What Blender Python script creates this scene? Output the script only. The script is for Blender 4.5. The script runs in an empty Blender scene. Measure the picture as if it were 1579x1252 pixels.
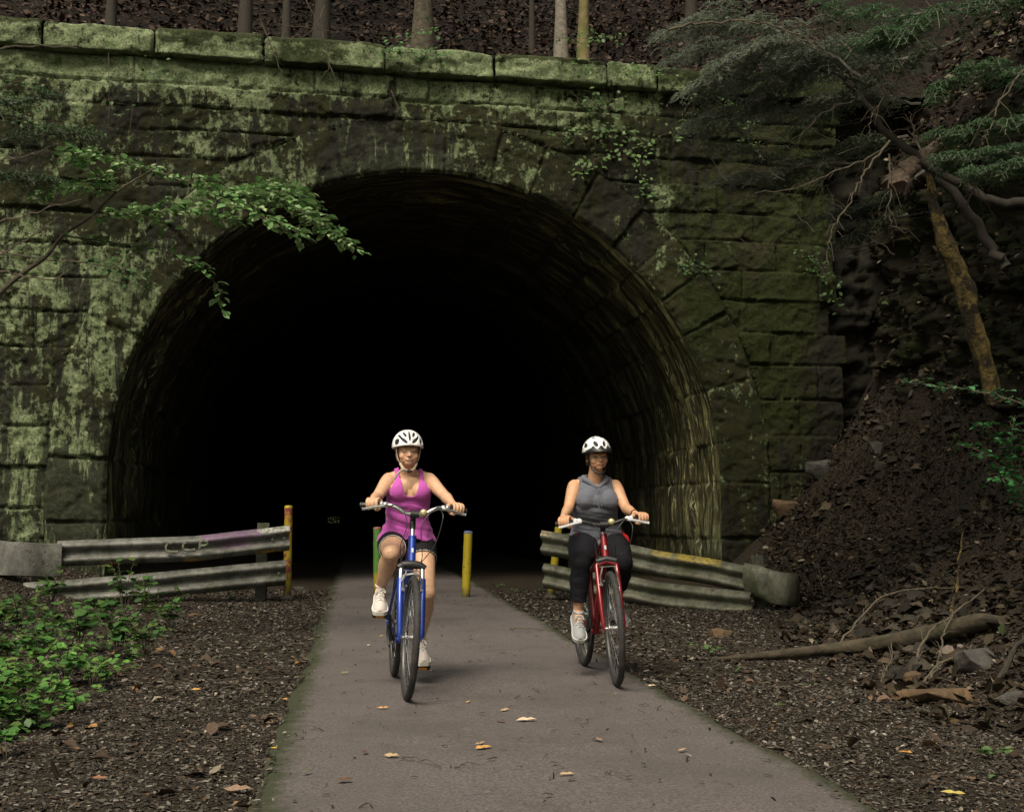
import bpy, bmesh, math, random
import numpy as np
from mathutils import Vector, Matrix, Quaternion
random.seed(7); RNG = np.random.default_rng(7)
R = math.radians
scene = bpy.context.scene
COL = scene.collection

# ------------------------------------------------ camera, sky, sun, exposure
PITCH = R(5.02); F = 1900.0; CAMH = 1.07
cd = bpy.data.cameras.new("camera"); cam = bpy.data.objects.new("camera", cd); COL.objects.link(cam)
cam.location = (0, 0, CAMH); cam.rotation_euler = (R(90) + PITCH, 0, 0)
cd.sensor_fit = 'HORIZONTAL'; cd.sensor_width = 36; cd.lens = 36 * F / 1579
cd.clip_start = 0.05; cd.clip_end = 1500
scene.camera = cam
world = bpy.data.worlds.new("World"); scene.world = world; world.use_nodes = True
_nt = world.node_tree; _bg = _nt.nodes['Background']
_sky = _nt.nodes.new('ShaderNodeTexSky'); _sky.sky_type = 'NISHITA'; _sky.sun_disc = False
SUN_EL, SUN_AZ = R(53), R(200)        # azimuth clockwise from +Y: the light falls from behind and a little left of the camera
_sky.sun_elevation = SUN_EL; _sky.sun_rotation = SUN_AZ
_sky.air_density = 1.0; _sky.dust_density = 4.0; _sky.ozone_density = 1.0
_tint = _nt.nodes.new('ShaderNodeMix'); _tint.data_type = 'RGBA'; _tint.blend_type = 'MULTIPLY'; _tint.inputs[0].default_value = 1.0
_tint.inputs[7].default_value = (1.0, 1.0, .74, 1)      # skylight filtered green-yellow by the forest
_nt.links.new(_sky.outputs[0], _tint.inputs[6]); _nt.links.new(_tint.outputs[2], _bg.inputs[0]); _bg.inputs[1].default_value = 0.05
sl = bpy.data.lights.new("sun", 'SUN'); sl.energy = 1.5; sl.angle = R(28); sl.color = (1.0, .91, .79)
sun = bpy.data.objects.new("sun", sl); COL.objects.link(sun)
_d = Vector((math.sin(SUN_AZ) * math.cos(SUN_EL), math.cos(SUN_AZ) * math.cos(SUN_EL), math.sin(SUN_EL)))
sun.rotation_euler = _d.to_track_quat('Z', 'Y').to_euler()
scene.view_settings.view_transform = 'Standard'; scene.view_settings.look = 'None'
scene.view_settings.exposure = 1.46; scene.view_settings.gamma = 1.0
scene.view_settings.use_curve_mapping = False
scene.cycles.max_bounces = 6; scene.cycles.diffuse_bounces = 3; scene.cycles.transparent_max_bounces = 6

def P(px, py, D):
    """world point seen at photo pixel (px,py) at forward distance D"""
    xc = (px - 789.5) / F; yc = -(py - 626) / F
    d = Vector((xc, math.cos(PITCH) - yc * math.sin(PITCH), math.sin(PITCH) + yc * math.cos(PITCH)))
    return Vector((0, 0, CAMH)) + d * (D / d.y)
def G(px, py, z=0.0):
    a = P(px, py, 1.0) - Vector((0, 0, CAMH)); t = (z - CAMH) / a.z
    return Vector((0, 0, CAMH)) + a * t

# ------------------------------------------------ noise
def _hash(ix, iy, iz, seed):
    h = (ix.astype(np.int64) * 374761393 + iy.astype(np.int64) * 668265263 + iz.astype(np.int64) * 2147483647 + seed * 1274126177) & 0xffffffff
    h = ((h ^ (h >> 13)) * 1274126177) & 0xffffffff
    h = ((h ^ (h >> 16)) * 2246822519) & 0xffffffff
    return ((h ^ (h >> 15)) & 0xffffff) / float(0xffffff)
def vnoise(x, y, z=0.0, seed=0):
    x, y, z = np.broadcast_arrays(np.asarray(x, float), np.asarray(y, float), np.asarray(z, float))
    x0, y0, z0 = np.floor(x), np.floor(y), np.floor(z)
    fx, fy, fz = x - x0, y - y0, z - z0
    fx, fy, fz = [f * f * (3 - 2 * f) for f in (fx, fy, fz)]
    r = 0
    for dx in (0, 1):
        for dy in (0, 1):
            for dz in (0, 1):
                w = (fx if dx else 1 - fx) * (fy if dy else 1 - fy) * (fz if dz else 1 - fz)
                r = r + w * _hash(x0 + dx, y0 + dy, z0 + dz, seed)
    return r * 2 - 1
def fbm(x, y, z=0.0, seed=0, octv=4, gain=.5):
    r = 0; a = 1; f = 1
    for k in range(octv):
        r = r + a * vnoise(np.asarray(x) * f, np.asarray(y) * f, np.asarray(z) * f, seed + k * 17); a *= gain; f *= 2.03
    return r
def sstep(a, b, x):
    t = np.clip((x - a) / (b - a), 0, 1); return t * t * (3 - 2 * t)

# ------------------------------------------------ objects
def tag(o, label=None, cat=None, group=None, kind=None):
    if label: o['label'] = label
    if cat: o['category'] = cat
    if group: o['group'] = group
    if kind: o['kind'] = kind
    return o
def empty(name, loc=(0, 0, 0), rz=0, parent=None):
    o = bpy.data.objects.new(name, None); COL.objects.link(o); o.location = loc; o.rotation_euler = (0, 0, rz)
    o.empty_display_size = .1
    if parent: o.parent = parent
    return o
def link_mesh(name, me, mat=None, parent=None, smooth=True):
    o = bpy.data.objects.new(name, me); COL.objects.link(o)
    if mat is not None:
        for m in (mat if isinstance(mat, (list, tuple)) else [mat]): me.materials.append(m)
    if smooth: me.polygons.foreach_set('use_smooth', np.ones(len(me.polygons), bool))
    if parent: o.parent = parent
    return o
def np_mesh(name, V, Fc, mat=None, parent=None, smooth=True, col=None, attrs=None, midx=None):
    """V (n,3); Fc (m,k) array of quads or tris; col per-vertex rgb(a)"""
    V = np.asarray(V, np.float32); Fc = np.asarray(Fc, np.int32)
    me = bpy.data.meshes.new(name); me.vertices.add(len(V)); me.vertices.foreach_set('co', V.ravel())
    m, k = Fc.shape
    me.loops.add(m * k); me.loops.foreach_set('vertex_index', Fc.ravel())
    me.polygons.add(m); me.polygons.foreach_set('loop_start', np.arange(0, m * k, k, dtype=np.int32))
    if midx is not None: me.polygons.foreach_set('material_index', np.asarray(midx, np.int32))
    me.update(calc_edges=True); me.validate()
    if col is not None: set_col(me, 'col', col)
    for kx, vx in (attrs or {}).items(): set_col(me, kx, vx)
    return link_mesh(name, me, mat, parent, smooth)
def set_col(me, name, c):
    c = np.asarray(c, np.float32)
    if c.shape[1] == 3: c = np.concatenate([c, np.ones((len(c), 1), np.float32)], 1)
    a = me.color_attributes.new(name, 'FLOAT_COLOR', 'POINT'); a.data.foreach_set('color', c.ravel())
def grid_faces(nu, nv, close_u=False):
    """index = i*nv + j"""
    i = np.arange(nu if close_u else nu - 1)[:, None]; j = np.arange(nv - 1)[None, :]
    i2 = (i + 1) % nu
    return np.stack([i * nv + j, i2 * nv + j, i2 * nv + j + 1, i * nv + j + 1], -1).reshape(-1, 4)

class MB:
    """collects shapes (any polygons) into one mesh"""
    def __init__(s): s.v = []; s.f = []
    def add(s, vs, fs):
        n = len(s.v); s.v.extend([tuple(v) for v in vs]); s.f.extend([tuple(n + i for i in f) for f in fs]); return s
    def box(s, c, size, M=None, bev=0):
        x, y, z = [d / 2 for d in size]; M = M or Matrix.Identity(3); c = Vector(c)
        if bev <= 0:
            vs = [c + M @ Vector((sx * x, sy * y, sz * z)) for sx in (-1, 1) for sy in (-1, 1) for sz in (-1, 1)]
            return s.add(vs, [(0, 1, 3, 2), (4, 6, 7, 5), (0, 4, 5, 1), (2, 3, 7, 6), (0, 2, 6, 4), (1, 5, 7, 3)])
        b = min(bev, .49 * min(size)); prof = []
        for k in range(8):
            cx, cy = [(1, -1), (1, 1), (-1, 1), (-1, -1)][k // 2]
            ox, oy = ((0, b) if (k % 2 == 0) == (cx * cy < 0) else (b, 0))
            prof.append((cx * (x - ox), cy * (y - oy)))
        prof.sort(key=lambda q: math.atan2(q[1], q[0]))
        rings = [(-z, (x - b) / x, (y - b) / y), (-z + b, 1, 1), (z - b, 1, 1), (z, (x - b) / x, (y - b) / y)]
        vs = []; fs = []
        for zz, kx, ky in rings: vs += [c + M @ Vector((px * kx, py * ky, zz)) for px, py in prof]
        for r in range(3):
            for k in range(8): fs.append((r * 8 + k, r * 8 + (k + 1) % 8, r * 8 + 8 + (k + 1) % 8, r * 8 + 8 + k))
        fs.append(tuple(range(7, -1, -1))); fs.append(tuple(24 + k for k in range(8)))
        return s.add(vs, fs)
    def tube(s, pts, rad, n=10, caps=True, flat=(1, 1), up=None):
        pts = [Vector(p) for p in pts]; m = len(pts)
        if not hasattr(rad, '__len__'): rad = [rad] * m
        t = [(pts[min(i + 1, m - 1)] - pts[max(i - 1, 0)]).normalized() for i in range(m)]
        u = Vector(up) if up else (Vector((0, 0, 1)) if abs(t[0].z) < .9 else Vector((0, 1, 0)))
        u = (u - t[0] * u.dot(t[0])).normalized(); vs = []; fs = []
        for i in range(m):
            if i > 0:
                q = t[i - 1].rotation_difference(t[i]); u = q @ u; u = (u - t[i] * u.dot(t[i])).normalized()
            w = t[i].cross(u)
            for k in range(n):
                a = 2 * math.pi * k / n
                vs.append(pts[i] + (u * math.cos(a) * flat[0] + w * math.sin(a) * flat[1]) * rad[i])
        for i in range(m - 1):
            for k in range(n):
                fs.append((i * n + k, i * n + (k + 1) % n, (i + 1) * n + (k + 1) % n, (i + 1) * n + k))
        if caps:
            fs.append(tuple(range(n - 1, -1, -1))); fs.append(tuple((m - 1) * n + k for k in range(n)))
        return s.add(vs, fs)
    def lathe(s, prof, c=(0, 0, 0), axis='z', n=24, M=None, closed=False):
        """prof list of (r, h) around the axis"""
        c = Vector(c); vs = []; m = len(prof)
        for r, h in prof:
            for k in range(n):
                a = 2 * math.pi * k / n; ca, sa = math.cos(a) * r, math.sin(a) * r
                v = {'z': Vector((ca, sa, h)), 'x': Vector((h, ca, sa)), 'y': Vector((sa, h, ca))}[axis]
                vs.append(c + (M @ v if M else v))
        fs = []
        for i in range(m if closed else m - 1):
            i2 = (i + 1) % m
            for k in range(n): fs.append((i * n + k, i * n + (k + 1) % n, i2 * n + (k + 1) % n, i2 * n + k))
        if not closed:
            if prof[0][0] > 1e-6: fs.append(tuple(range(n - 1, -1, -1)))
            if prof[-1][0] > 1e-6: fs.append(tuple((m - 1) * n + k for k in range(n)))
        return s.add(vs, fs)
    def ball(s, c, r, n=12, M=None):
        if not hasattr(r, '__len__'): r = (r, r, r)
        c = Vector(c); vs = []; fs = []; h = n // 2
        for i in range(1, h):
            th = math.pi * i / h
            for k in range(n):
                a = 2 * math.pi * k / n
                v = Vector((r[0] * math.sin(th) * math.cos(a), r[1] * math.sin(th) * math.sin(a), r[2] * math.cos(th)))
                vs.append(c + (M @ v if M else v))
        for i in range(h - 2):
            for k in range(n): fs.append((i * n + k, (i + 1) * n + k, (i + 1) * n + (k + 1) % n, i * n + (k + 1) % n))
        a = Vector((0, 0, r[2])); b = Vector((0, 0, -r[2]))
        vs += [c + (M @ a if M else a), c + (M @ b if M else b)]; t = (h - 1) * n
        for k in range(n):
            fs.append((t, k, (k + 1) % n)); fs.append((t + 1, (h - 2) * n + (k + 1) % n, (h - 2) * n + k))
        return s.add(vs, fs)
    def build(s, name, mat=None, parent=None, smooth=True, angle=None):
        me = bpy.data.meshes.new(name); me.from_pydata(s.v, [], s.f); me.update()
        o = link_mesh(name, me, mat, parent, smooth)
        if smooth:
            try: me.set_sharp_from_angle(angle=R(angle or 40))
            except Exception: pass
        return o

# ------------------------------------------------ materials
def new_mat(name):
    m = bpy.data.materials.new(name); m.use_nodes = True; nt = m.node_tree
    return m, nt, nt.nodes['Principled BSDF']
class N:
    """tiny node helper"""
    def __init__(s, nt): s.nt = nt
    def n(s, t, **kw):
        x = s.nt.nodes.new(t)
        for k, v in kw.items(): setattr(x, k, v)
        return x
    def l(s, a, b): s.nt.links.new(a, b)
    def val(s, sock, v):
        if isinstance(v, bpy.types.NodeSocket): s.l(v, sock)
        else: sock.default_value = v
    def noise(s, scale, detail=4, rough=.55, vec=None, dist=0):
        x = s.n('ShaderNodeTexNoise'); x.inputs['Scale'].default_value = scale; x.inputs['Detail'].default_value = detail
        x.inputs['Roughness'].default_value = rough; x.inputs['Distortion'].default_value = dist
        if vec is not None: s.l(vec, x.inputs['Vector'])
        return x.outputs[0]
    def mul(s, a, b): return s.math('MULTIPLY', a, b)
    def add(s, a, b): return s.math('ADD', a, b)
    def math(s, op, a, b=0.0):
        x = s.n('ShaderNodeMath', operation=op); s.val(x.inputs[0], a); s.val(x.inputs[1], b); return x.outputs[0]
    def ramp(s, f, a, b, lo=0.0, hi=1.0):
        x = s.n('ShaderNodeMapRange', interpolation_type='SMOOTHSTEP'); s.val(x.inputs[0], f)
        for i, v in ((1, a), (2, b), (3, lo), (4, hi)): x.inputs[i].default_value = v
        return x.outputs[0]
    def mix(s, f, a, b):
        x = s.n('ShaderNodeMix', data_type='RGBA'); s.val(x.inputs[0], f)
        for i, v in ((6, a), (7, b)):
            if isinstance(v, bpy.types.NodeSocket): s.l(v, x.inputs[i])
            else: x.inputs[i].default_value = (*v[:3], 1)
        return x.outputs[2]
    def coord(s, which='Object', scale=None):
        c = s.n('ShaderNodeTexCoord').outputs[which]
        if scale:
            m = s.n('ShaderNodeMapping'); m.inputs['Scale'].default_value = scale; s.l(c, m.inputs[0]); return m.outputs[0]
        return c
    def attr(s, name): return s.n('ShaderNodeAttribute', attribute_name=name)
    def sep(s, c):
        x = s.n('ShaderNodeSeparateColor'); s.l(c, x.inputs[0]); return x.outputs
    def bump(s, h, strength, dist, bsdf):
        b = s.n('ShaderNodeBump'); b.inputs['Strength'].default_value = strength; b.inputs['Distance'].default_value = dist
        s.l(h, b.inputs['Height']); s.l(b.outputs[0], bsdf.inputs['Normal']); return b

def basic(name, col, rough=.6, metal=0.0, vary=.25, scale=20, bump=0.0, bdist=.002, dirt=None, dirt_at=(.5, .7), dscale=6, coat=0.0, spec=.5):
    """solid colour broken up by noise, with optional dirt/wear patches and a fine bump"""
    m, nt, b = new_mat(name); h = N(nt); co = h.coord()
    n1 = h.noise(scale, 5, .6, co)
    lo = [max(0, c * (1 - vary)) for c in col]; hi = [min(1, c * (1 + vary)) for c in col]
    c = h.mix(h.ramp(n1, .3, .7), lo, hi)
    if dirt is not None:
        f = h.ramp(h.noise(dscale, 8, .7, co), dirt_at[0], dirt_at[1]); c = h.mix(f, c, dirt)
        h.l(h.math('ADD', h.mul(f, .3), rough), b.inputs['Roughness'])
    else: h.l(h.ramp(n1, .2, .8, max(0, rough - .08), min(1, rough + .08)), b.inputs['Roughness'])
    h.l(c, b.inputs['Base Color']); b.inputs['Metallic'].default_value = metal
    b.inputs['Coat Weight'].default_value = coat; b.inputs['Specular IOR Level'].default_value = spec
    if bump: h.bump(h.noise(scale * 2, 6, .65, co), bump, bdist, b)
    return m
def attr_mat(name, rough=.7, bump=0, scale=40, spec=.3, trans=0.0, vary=.25):
    """colour from the mesh's 'col' attribute (the thing's own colour), broken up by noise"""
    m, nt, b = new_mat(name); h = N(nt); a = h.attr('col').outputs['Color']; co = h.coord()
    n1 = h.noise(scale, 4, .6, co)
    x = h.n('ShaderNodeHueSaturation'); h.l(a, x.inputs['Color']); h.l(h.ramp(n1, .3, .7, 1 - vary, 1 + vary), x.inputs['Value'])
    h.l(x.outputs[0], b.inputs['Base Color']); b.inputs['Roughness'].default_value = rough
    b.inputs['Specular IOR Level'].default_value = spec
    if trans:
        t = h.n('ShaderNodeBsdfTranslucent'); h.l(x.outputs[0], t.inputs[0]); mx = h.n('ShaderNodeMixShader'); mx.inputs[0].default_value = trans
        h.l(b.outputs[0], mx.inputs[1]); h.l(t.outputs[0], mx.inputs[2]); h.l(mx.outputs[0], nt.nodes['Material Output'].inputs[0])
    if bump: h.bump(n1, bump, .003, b)
    return m
MLEAF = attr_mat('leaf', .5, 0, 60, .35, .25)
MLITTER = attr_mat('litter', .8, .3, 80, .2)
MBARK = basic('bark', (.060, .047, .032), .9, vary=.5, scale=14, bump=.8, bdist=.02, dirt=(.07, .09, .03), dirt_at=(.5, .75), dscale=4)
MTWIG = basic('twig', (.075, .060, .040), .85, vary=.4, scale=30)
MDARKWOOD = basic('dark wood', (.026, .021, .015), .9, vary=.4, scale=20, bump=.5, bdist=.01)

# ------------------------------------------------ leaves and chips (numpy scatter)
LEAF_V = np.array([(0, 0, 0), (.30, .24, .05), (.66, .25, .06), (1, 0, -.04), (.66, -.25, .06), (.30, -.24, .05), (.33, 0, 0), (.68, 0, .0)], float)
LEAF_F = np.array([(0, 6, 1, 1), (1, 6, 7, 2), (2, 7, 3, 3), (0, 5, 6, 6), (5, 4, 7, 6), (4, 3, 7, 7)])
def tri_fan(f):
    out = []
    for q in f:
        q = list(dict.fromkeys(q)); out.append((q[0], q[1], q[2]))
        if len(q) == 4: out.append((q[0], q[2], q[3]))
    return np.array(out)
LEAF_T = tri_fan(LEAF_F)
CHIP_V = np.array([(-.5, 0, 0), (-.12, .26, .09), (.3, .2, .12), (.5, -.03, .02), (.1, -.27, .1), (-.35, -.2, .05)], float)
CHIP_T = np.array([(0, 5, 1), (5, 4, 1), (4, 2, 1), (4, 3, 2)])
def scatter_mesh(name, pos, ax, nr, size, cols, mat, tv=LEAF_V, tf=LEAF_T, parent=None, width=1.0, bend=None, smooth=False):
    """pos (n,3); ax direction of the leaf; nr rough normal; size (n,)"""
    pos = np.asarray(pos, float); n = len(pos); ax = np.asarray(ax, float); nr = np.asarray(nr, float)
    ax = ax / np.linalg.norm(ax, axis=1, keepdims=True)
    sd = np.cross(nr, ax); sd /= (np.linalg.norm(sd, axis=1, keepdims=True) + 1e-9); nn = np.cross(ax, sd)
    size = np.broadcast_to(np.asarray(size, float), (n,)); w = np.broadcast_to(np.asarray(width, float), (n,))
    t = tv[None]; zz = t[..., 2:3] * (1 if bend is None else np.asarray(bend)[:, None, None])
    V = pos[:, None] + size[:, None, None] * (t[..., 0:1] * ax[:, None] + t[..., 1:2] * w[:, None, None] * sd[:, None] + zz * nn[:, None])
    k = len(tv); Fc = (tf[None] + (np.arange(n) * k)[:, None, None]).reshape(-1, tf.shape[1])
    C = np.repeat(np.asarray(cols, float), k, axis=0)
    return np_mesh(name, V.reshape(-1, 3), Fc, mat, parent, smooth, col=C)
def pick_cols(n, palette, weights=None, var=.25):
    p = np.array(palette, float); w = None if weights is None else np.array(weights, float) / sum(weights)
    c = p[RNG.choice(len(p), n, p=w)]; return np.clip(c * (1 + var * (RNG.random((n, 1)) * 2 - 1)), 0, 1)
def rand_dirs(n):
    v = RNG.normal(size=(n, 3)); return v / np.linalg.norm(v, axis=1, keepdims=True)
# ================================================= GROUND AND BANK
def bank_edge(Y): return np.interp(Y, [-12, 3, 7, 9, 12, 15, 18, 26], [3.0, 2.9, 2.7, 2.6, 3.0, 3.5, 3.9, 4.4])
def pathL(Y): return -.36 - .1265 * np.asarray(Y, float)
def ground_h(X, Y):
    X = np.asarray(X, float); Y = np.asarray(Y, float)
    d = X - bank_edge(Y); dd = np.maximum(d, 0)
    h = .42 * dd ** 1.25 + .35 * sstep(1.2, 3.0, d) * dd
    h = h + sstep(13.5, 18, Y) * .80 * np.maximum(X - 2.8, 0)
    h = np.minimum(h, 8)
    lump = fbm(X * 1.1, Y * 1.1, 0, 3, 4)
    terr = .22 * (np.abs(fbm(X * .9 + Y * .2, Y * .55, 0, 12, 4)) - .25) + .16 * (sstep(.05, .16, fbm(X * .6, Y * .6 + h * .9, 2, 13, 3)) - .5)
    h = h + terr * sstep(.3, 1.6, d) + lump * (.02 + .18 * sstep(0, 2.0, d)) + fbm(X * 5, Y * 5, 0, 9, 3) * (.008 + .03 * sstep(0, 1, d))
    dl = -5.2 - X + .12 * (Y - 12)                         # low rise along the left edge
    h = h + .28 * np.maximum(dl, 0) ** 1.1
    pl = pathL(Y); on = sstep(.55, .12, np.abs(X - pl - 1.12) - 1.12)
    h = h * (1 - on) + (-.012) * on
    h = h - .035 * sstep(.5, 1.5, X - pl - 2.24) * sstep(18, 12, Y) * sstep(.5, -.3, d)
    return h
def gz(x, y): return float(ground_h(np.array([x]), np.array([y]))[0])

def ground_mat():
    m, nt, b = new_mat('forest floor'); h = N(nt); co = h.coord()
    v = h.n('ShaderNodeTexVoronoi'); v.inputs['Scale'].default_value = 38; h.l(co, v.inputs['Vector'])
    c1 = h.mix(h.ramp(h.sep(v.outputs['Color'])[0], .2, .9), (.016, .012, .008), (.056, .044, .031))
    c2 = h.mix(h.ramp(h.noise(1.3, 6, .6, co), .42, .62), c1, (.035, .026, .018))
    h.l(c2, b.inputs['Base Color']); b.inputs['Roughness'].default_value = .9; b.inputs['Specular IOR Level'].default_value = .2
    h.bump(h.add(h.noise(30, 8, .7, co), h.mul(v.outputs['Distance'], .8)), .9, .03, b); return m
M_GROUND = ground_mat()
gx = np.concatenate([np.arange(-40, -9, 1.0), np.arange(-9, 8.4, .07), np.arange(8.6, 14, .5)])
gy = np.concatenate([np.arange(-30, 2, .8), np.arange(2, 19, .08), np.arange(19, 25, .6)])
XX, YY = np.meshgrid(gx, gy, indexing='ij')
ZZ = ground_h(XX, YY)
o = np_mesh('ground', np.stack([XX, YY, ZZ], -1).reshape(-1, 3), grid_faces(len(gx), len(gy)), M_GROUND); tag(o, kind='structure')

# path
def path_mat():
    m, nt, b = new_mat('worn asphalt'); h = N(nt); co = h.coord()
    c = h.mix(h.ramp(h.noise(70, 6, .85, co), .32, .68), (.048, .041, .040), (.182, .156, .152))
    c = h.mix(h.mul(h.ramp(h.noise(1.1, 7, .7, co), .42, .66), .55), c, (.070, .062, .056))
    c = h.mix(h.mul(h.ramp(h.noise(90, 3, .6, co), .60, .70), .5), c, (.20, .175, .17))
    st = h.noise(3.0, 6, .65, h.coord('Object', (1, .18, 1))); c = h.mix(h.mul(h.ramp(st, .55, .75), .45), c, (.062, .054, .050))
    e = h.sep(h.attr('edge').outputs['Color'])
    ef = h.ramp(h.add(e[0], h.mul(h.math('SUBTRACT', h.noise(9, 6, .7, co), .5), .9)), .35, .85)
    c = h.mix(ef, c, (.038, .042, .022)); h.l(c, b.inputs['Base Color'])
    b.inputs['Roughness'].default_value = .82; b.inputs['Specular IOR Level'].default_value = .3
    h.bump(h.add(h.noise(230, 4, .7, co), h.mul(h.noise(14, 4, .5, co), .8)), .55, .006, b); return m
py_ = np.concatenate([np.arange(-6, 20, .08), np.arange(20, 90, 1.0)]); nu = 41; u = np.linspace(0, 1, nu)
UU, PY = np.meshgrid(u, py_, indexing='ij')
PX = pathL(PY) + (2.24 + .05 * sstep(8, 4, PY)) * UU
edgeL = .035 * fbm(PY * 2.2, 0 * PY, 0, 5, 4) ; edgeR = .035 * fbm(PY * 2.2, 0 * PY + 9, 0, 6, 4)
PX = PX + edgeL * np.clip(1 - UU * 6, 0, 1) + edgeR * np.clip(UU * 6 - 5, 0, 1)
PZ = .022 + .012 * (1 - (2 * UU - 1) ** 2) - .03 * (np.abs(2 * UU - 1) > .999) - .00485 * np.maximum(PY - 19.5, 0)
EG = np.clip(1 - np.minimum(UU, 1 - UU) * 2.24 / .26, 0, 1)
o = np_mesh('path', np.stack([PX, PY, PZ], -1).reshape(-1, 3), grid_faces(nu, len(py_)), path_mat(), attrs={'edge': np.stack([EG] * 3, -1).reshape(-1, 3)}); tag(o, kind='structure')

# ================================================= PORTAL
BETA, ALPHA = R(11.46), R(8.5)
O_ = np.array([-1.18, 17.53, 0.0]); S_ = np.array([math.cos(BETA), math.sin(BETA), 0]); A_ = np.array([-math.sin(ALPHA), math.cos(ALPHA), 0])
NW = np.array([math.sin(BETA), -math.cos(BETA), 0]); Z_ = np.array([0, 0, 1.0])
RAD, SPR = 4.375, 1.63; RING = .78; TOP = 7.8
def W(s, z, n=0.0, a=0.0):
    s, z, n, a = [np.asarray(q, float)[..., None] for q in np.broadcast_arrays(s, z, n, a)]
    return O_ + s * S_ + z * Z_ + n * NW + a * A_
def px_to_wall(px, py):
    d = np.array(P(px, py, 1.0) - Vector((0, 0, CAMH))); c = np.array([0, 0, CAMH])
    t = np.dot(O_ - c, NW) / np.dot(d, NW); q = c + t * d - O_; return float(np.dot(q, S_)), float(q[2])

def stone_mat():
    """attribute 'msk': R lichen, G moss, B damp stain; 'tone' per block"""
    m, nt, b = new_mat('weathered stone'); h = N(nt); co = h.coord()
    k = h.sep(h.attr('msk').outputs['Color']); tn = h.sep(h.attr('tone').outputs['Color'])
    base = h.mix(tn[0], (.009, .011, .004), (.026, .030, .011))
    base = h.mix(h.mul(h.ramp(h.noise(7, 8, .7, co), .42, .66), .7), base, (.034, .027, .011))
    big = h.noise(4.2, 9, .76, co); fine = h.noise(17, 8, .78, co); strk = h.noise(13, 6, .7, h.coord('Object', (1, 1, .35)))
    f = h.add(h.mul(h.math('SUBTRACT', big, .5), 2.0), h.add(h.mul(h.math('SUBTRACT', fine, .5), 1.2), h.mul(h.math('SUBTRACT', strk, .5), .9)))
    f = h.add(f, h.mul(h.math('SUBTRACT', k[0], .41), .70))
    lich = h.ramp(f, .0, .09)
    lcol = h.mix(h.ramp(h.noise(9, 6, .65, co), .35, .65), (.115, .155, .072), (.265, .310, .175))
    lcol = h.mix(h.mul(h.ramp(h.noise(34, 6, .75, co), .50, .58), .85), lcol, (.045, .060, .022))
    lcol = h.mix(h.ramp(h.noise(120, 3, .6, co), .60, .70), lcol, (.36, .39, .28))
    c = h.mix(h.mul(lich, .95), base, lcol)
    spk = h.mul(h.ramp(h.noise(48, 3, .55, co), .66, .70), h.ramp(k[0], .15, .6)); c = h.mix(h.mul(spk, .8), c, (.20, .23, .13))
    mo = h.ramp(h.add(h.noise(4, 8, .74, co), h.mul(h.math('SUBTRACT', k[1], .5), .85)), .48, .60)
    mcol = h.mix(h.ramp(h.noise(30, 5, .65, co), .35, .65), (.009, .013, .003), (.030, .038, .007))
    c = h.mix(h.mul(mo, .85), c, mcol)
    damp = h.ramp(h.add(h.noise(6, 6, .66, h.coord('Object', (1, 1, .16))), h.mul(h.math('SUBTRACT', k[2], .5), .55)), .49, .57)
    c = h.mix(h.mul(damp, .88), c, (.010, .009, .005))
    h.l(c, b.inputs['Base Color']); h.l(h.ramp(damp, 0, 1, .88, .62), b.inputs['Roughness']); b.inputs['Specular IOR Level'].default_value = .2
    h.bump(h.add(h.mul(h.noise(34, 9, .75, co), .8), h.mul(lich, .25)), .9, .03, b); return m
M_STONE = stone_mat()

ZC = [-.7, .05, .6, 1.15, 1.7, 2.25, 2.8, 3.33, 3.82, 4.3, 4.75, 5.2, 5.62, 6.03, 6.42, 6.75, 7.07, 7.42]
rs = random.Random(11)
COURSE = []
for i in range(len(ZC) - 1):
    xs = [-12.0]
    while xs[-1] < 8.5: xs.append(xs[-1] + rs.uniform(.65, 1.6) * (1.0 if i < 12 else 1.15))
    COURSE.append(np.array(xs))
def blockfield(s, z, warp=.02):
    """distance to nearest joint and a per-block random number"""
    s = s + warp * fbm(s * 1.5, z * 1.5, 0, 31, 3); z = z + warp * .8 * fbm(s * 1.2, z * 1.2, 5, 32, 3)
    zc = np.array(ZC); i = np.clip(np.searchsorted(zc, z) - 1, 0, len(zc) - 2)
    dz = np.minimum(z - zc[i], zc[i + 1] - z)
    ds = np.zeros_like(s); bid = np.zeros_like(s)
    for k in range(len(COURSE)):
        mk = i == k
        if not mk.any(): continue
        xs = COURSE[k]; j = np.clip(np.searchsorted(xs, s[mk]) - 1, 0, len(xs) - 2)
        ds[mk] = np.minimum(s[mk] - xs[j], xs[j + 1] - s[mk]); bid[mk] = k * 97 + j
    return dz, ds, bid
def rnd(b, seed): return _hash(np.asarray(b), np.asarray(b) * 0, np.asarray(b) * 0, seed)
def relief(dj, b, s, z, vj=None):
    """block relief out of the wall plane: worn faces, thin uneven joints"""
    jr = rnd(b, 8); wj = .012 + .02 * (fbm(s * 1.3, z * 1.3, 2, 47, 3) > 0)
    e = sstep(0, .016 + .03 * jr * sstep(.2, .8, fbm(s, z, 1, 49, 2)), dj - .007 + .010 * fbm(s * 9, z * 9, 0, 45, 3))
    out = (rnd(b, 1) - .5) * .055 + .016 * fbm(s * 5.5, z * 6.5, 0, 40, 5, .66) + .020 * fbm(s * .9, z * .9, 3, 41, 3) - .022 * sstep(.15, .5, fbm(s * 2.6, z * 3.4, 1, 46, 5))
    tilt = (rnd(b, 12) - .5) * .05 * np.sin(s * 1.7 + 9 * jr)
    return e * (.045 + out + tilt) + (1 - e) * (.030 + .4 * out - .050 * sstep(-1.1, .4, fbm(s * 1.1, z * 2.2, 6, 48, 3)))
def spall(s, z): return -.05 * sstep(.25, .6, fbm(s * .8, z * .9, 8, 60, 4))
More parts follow.
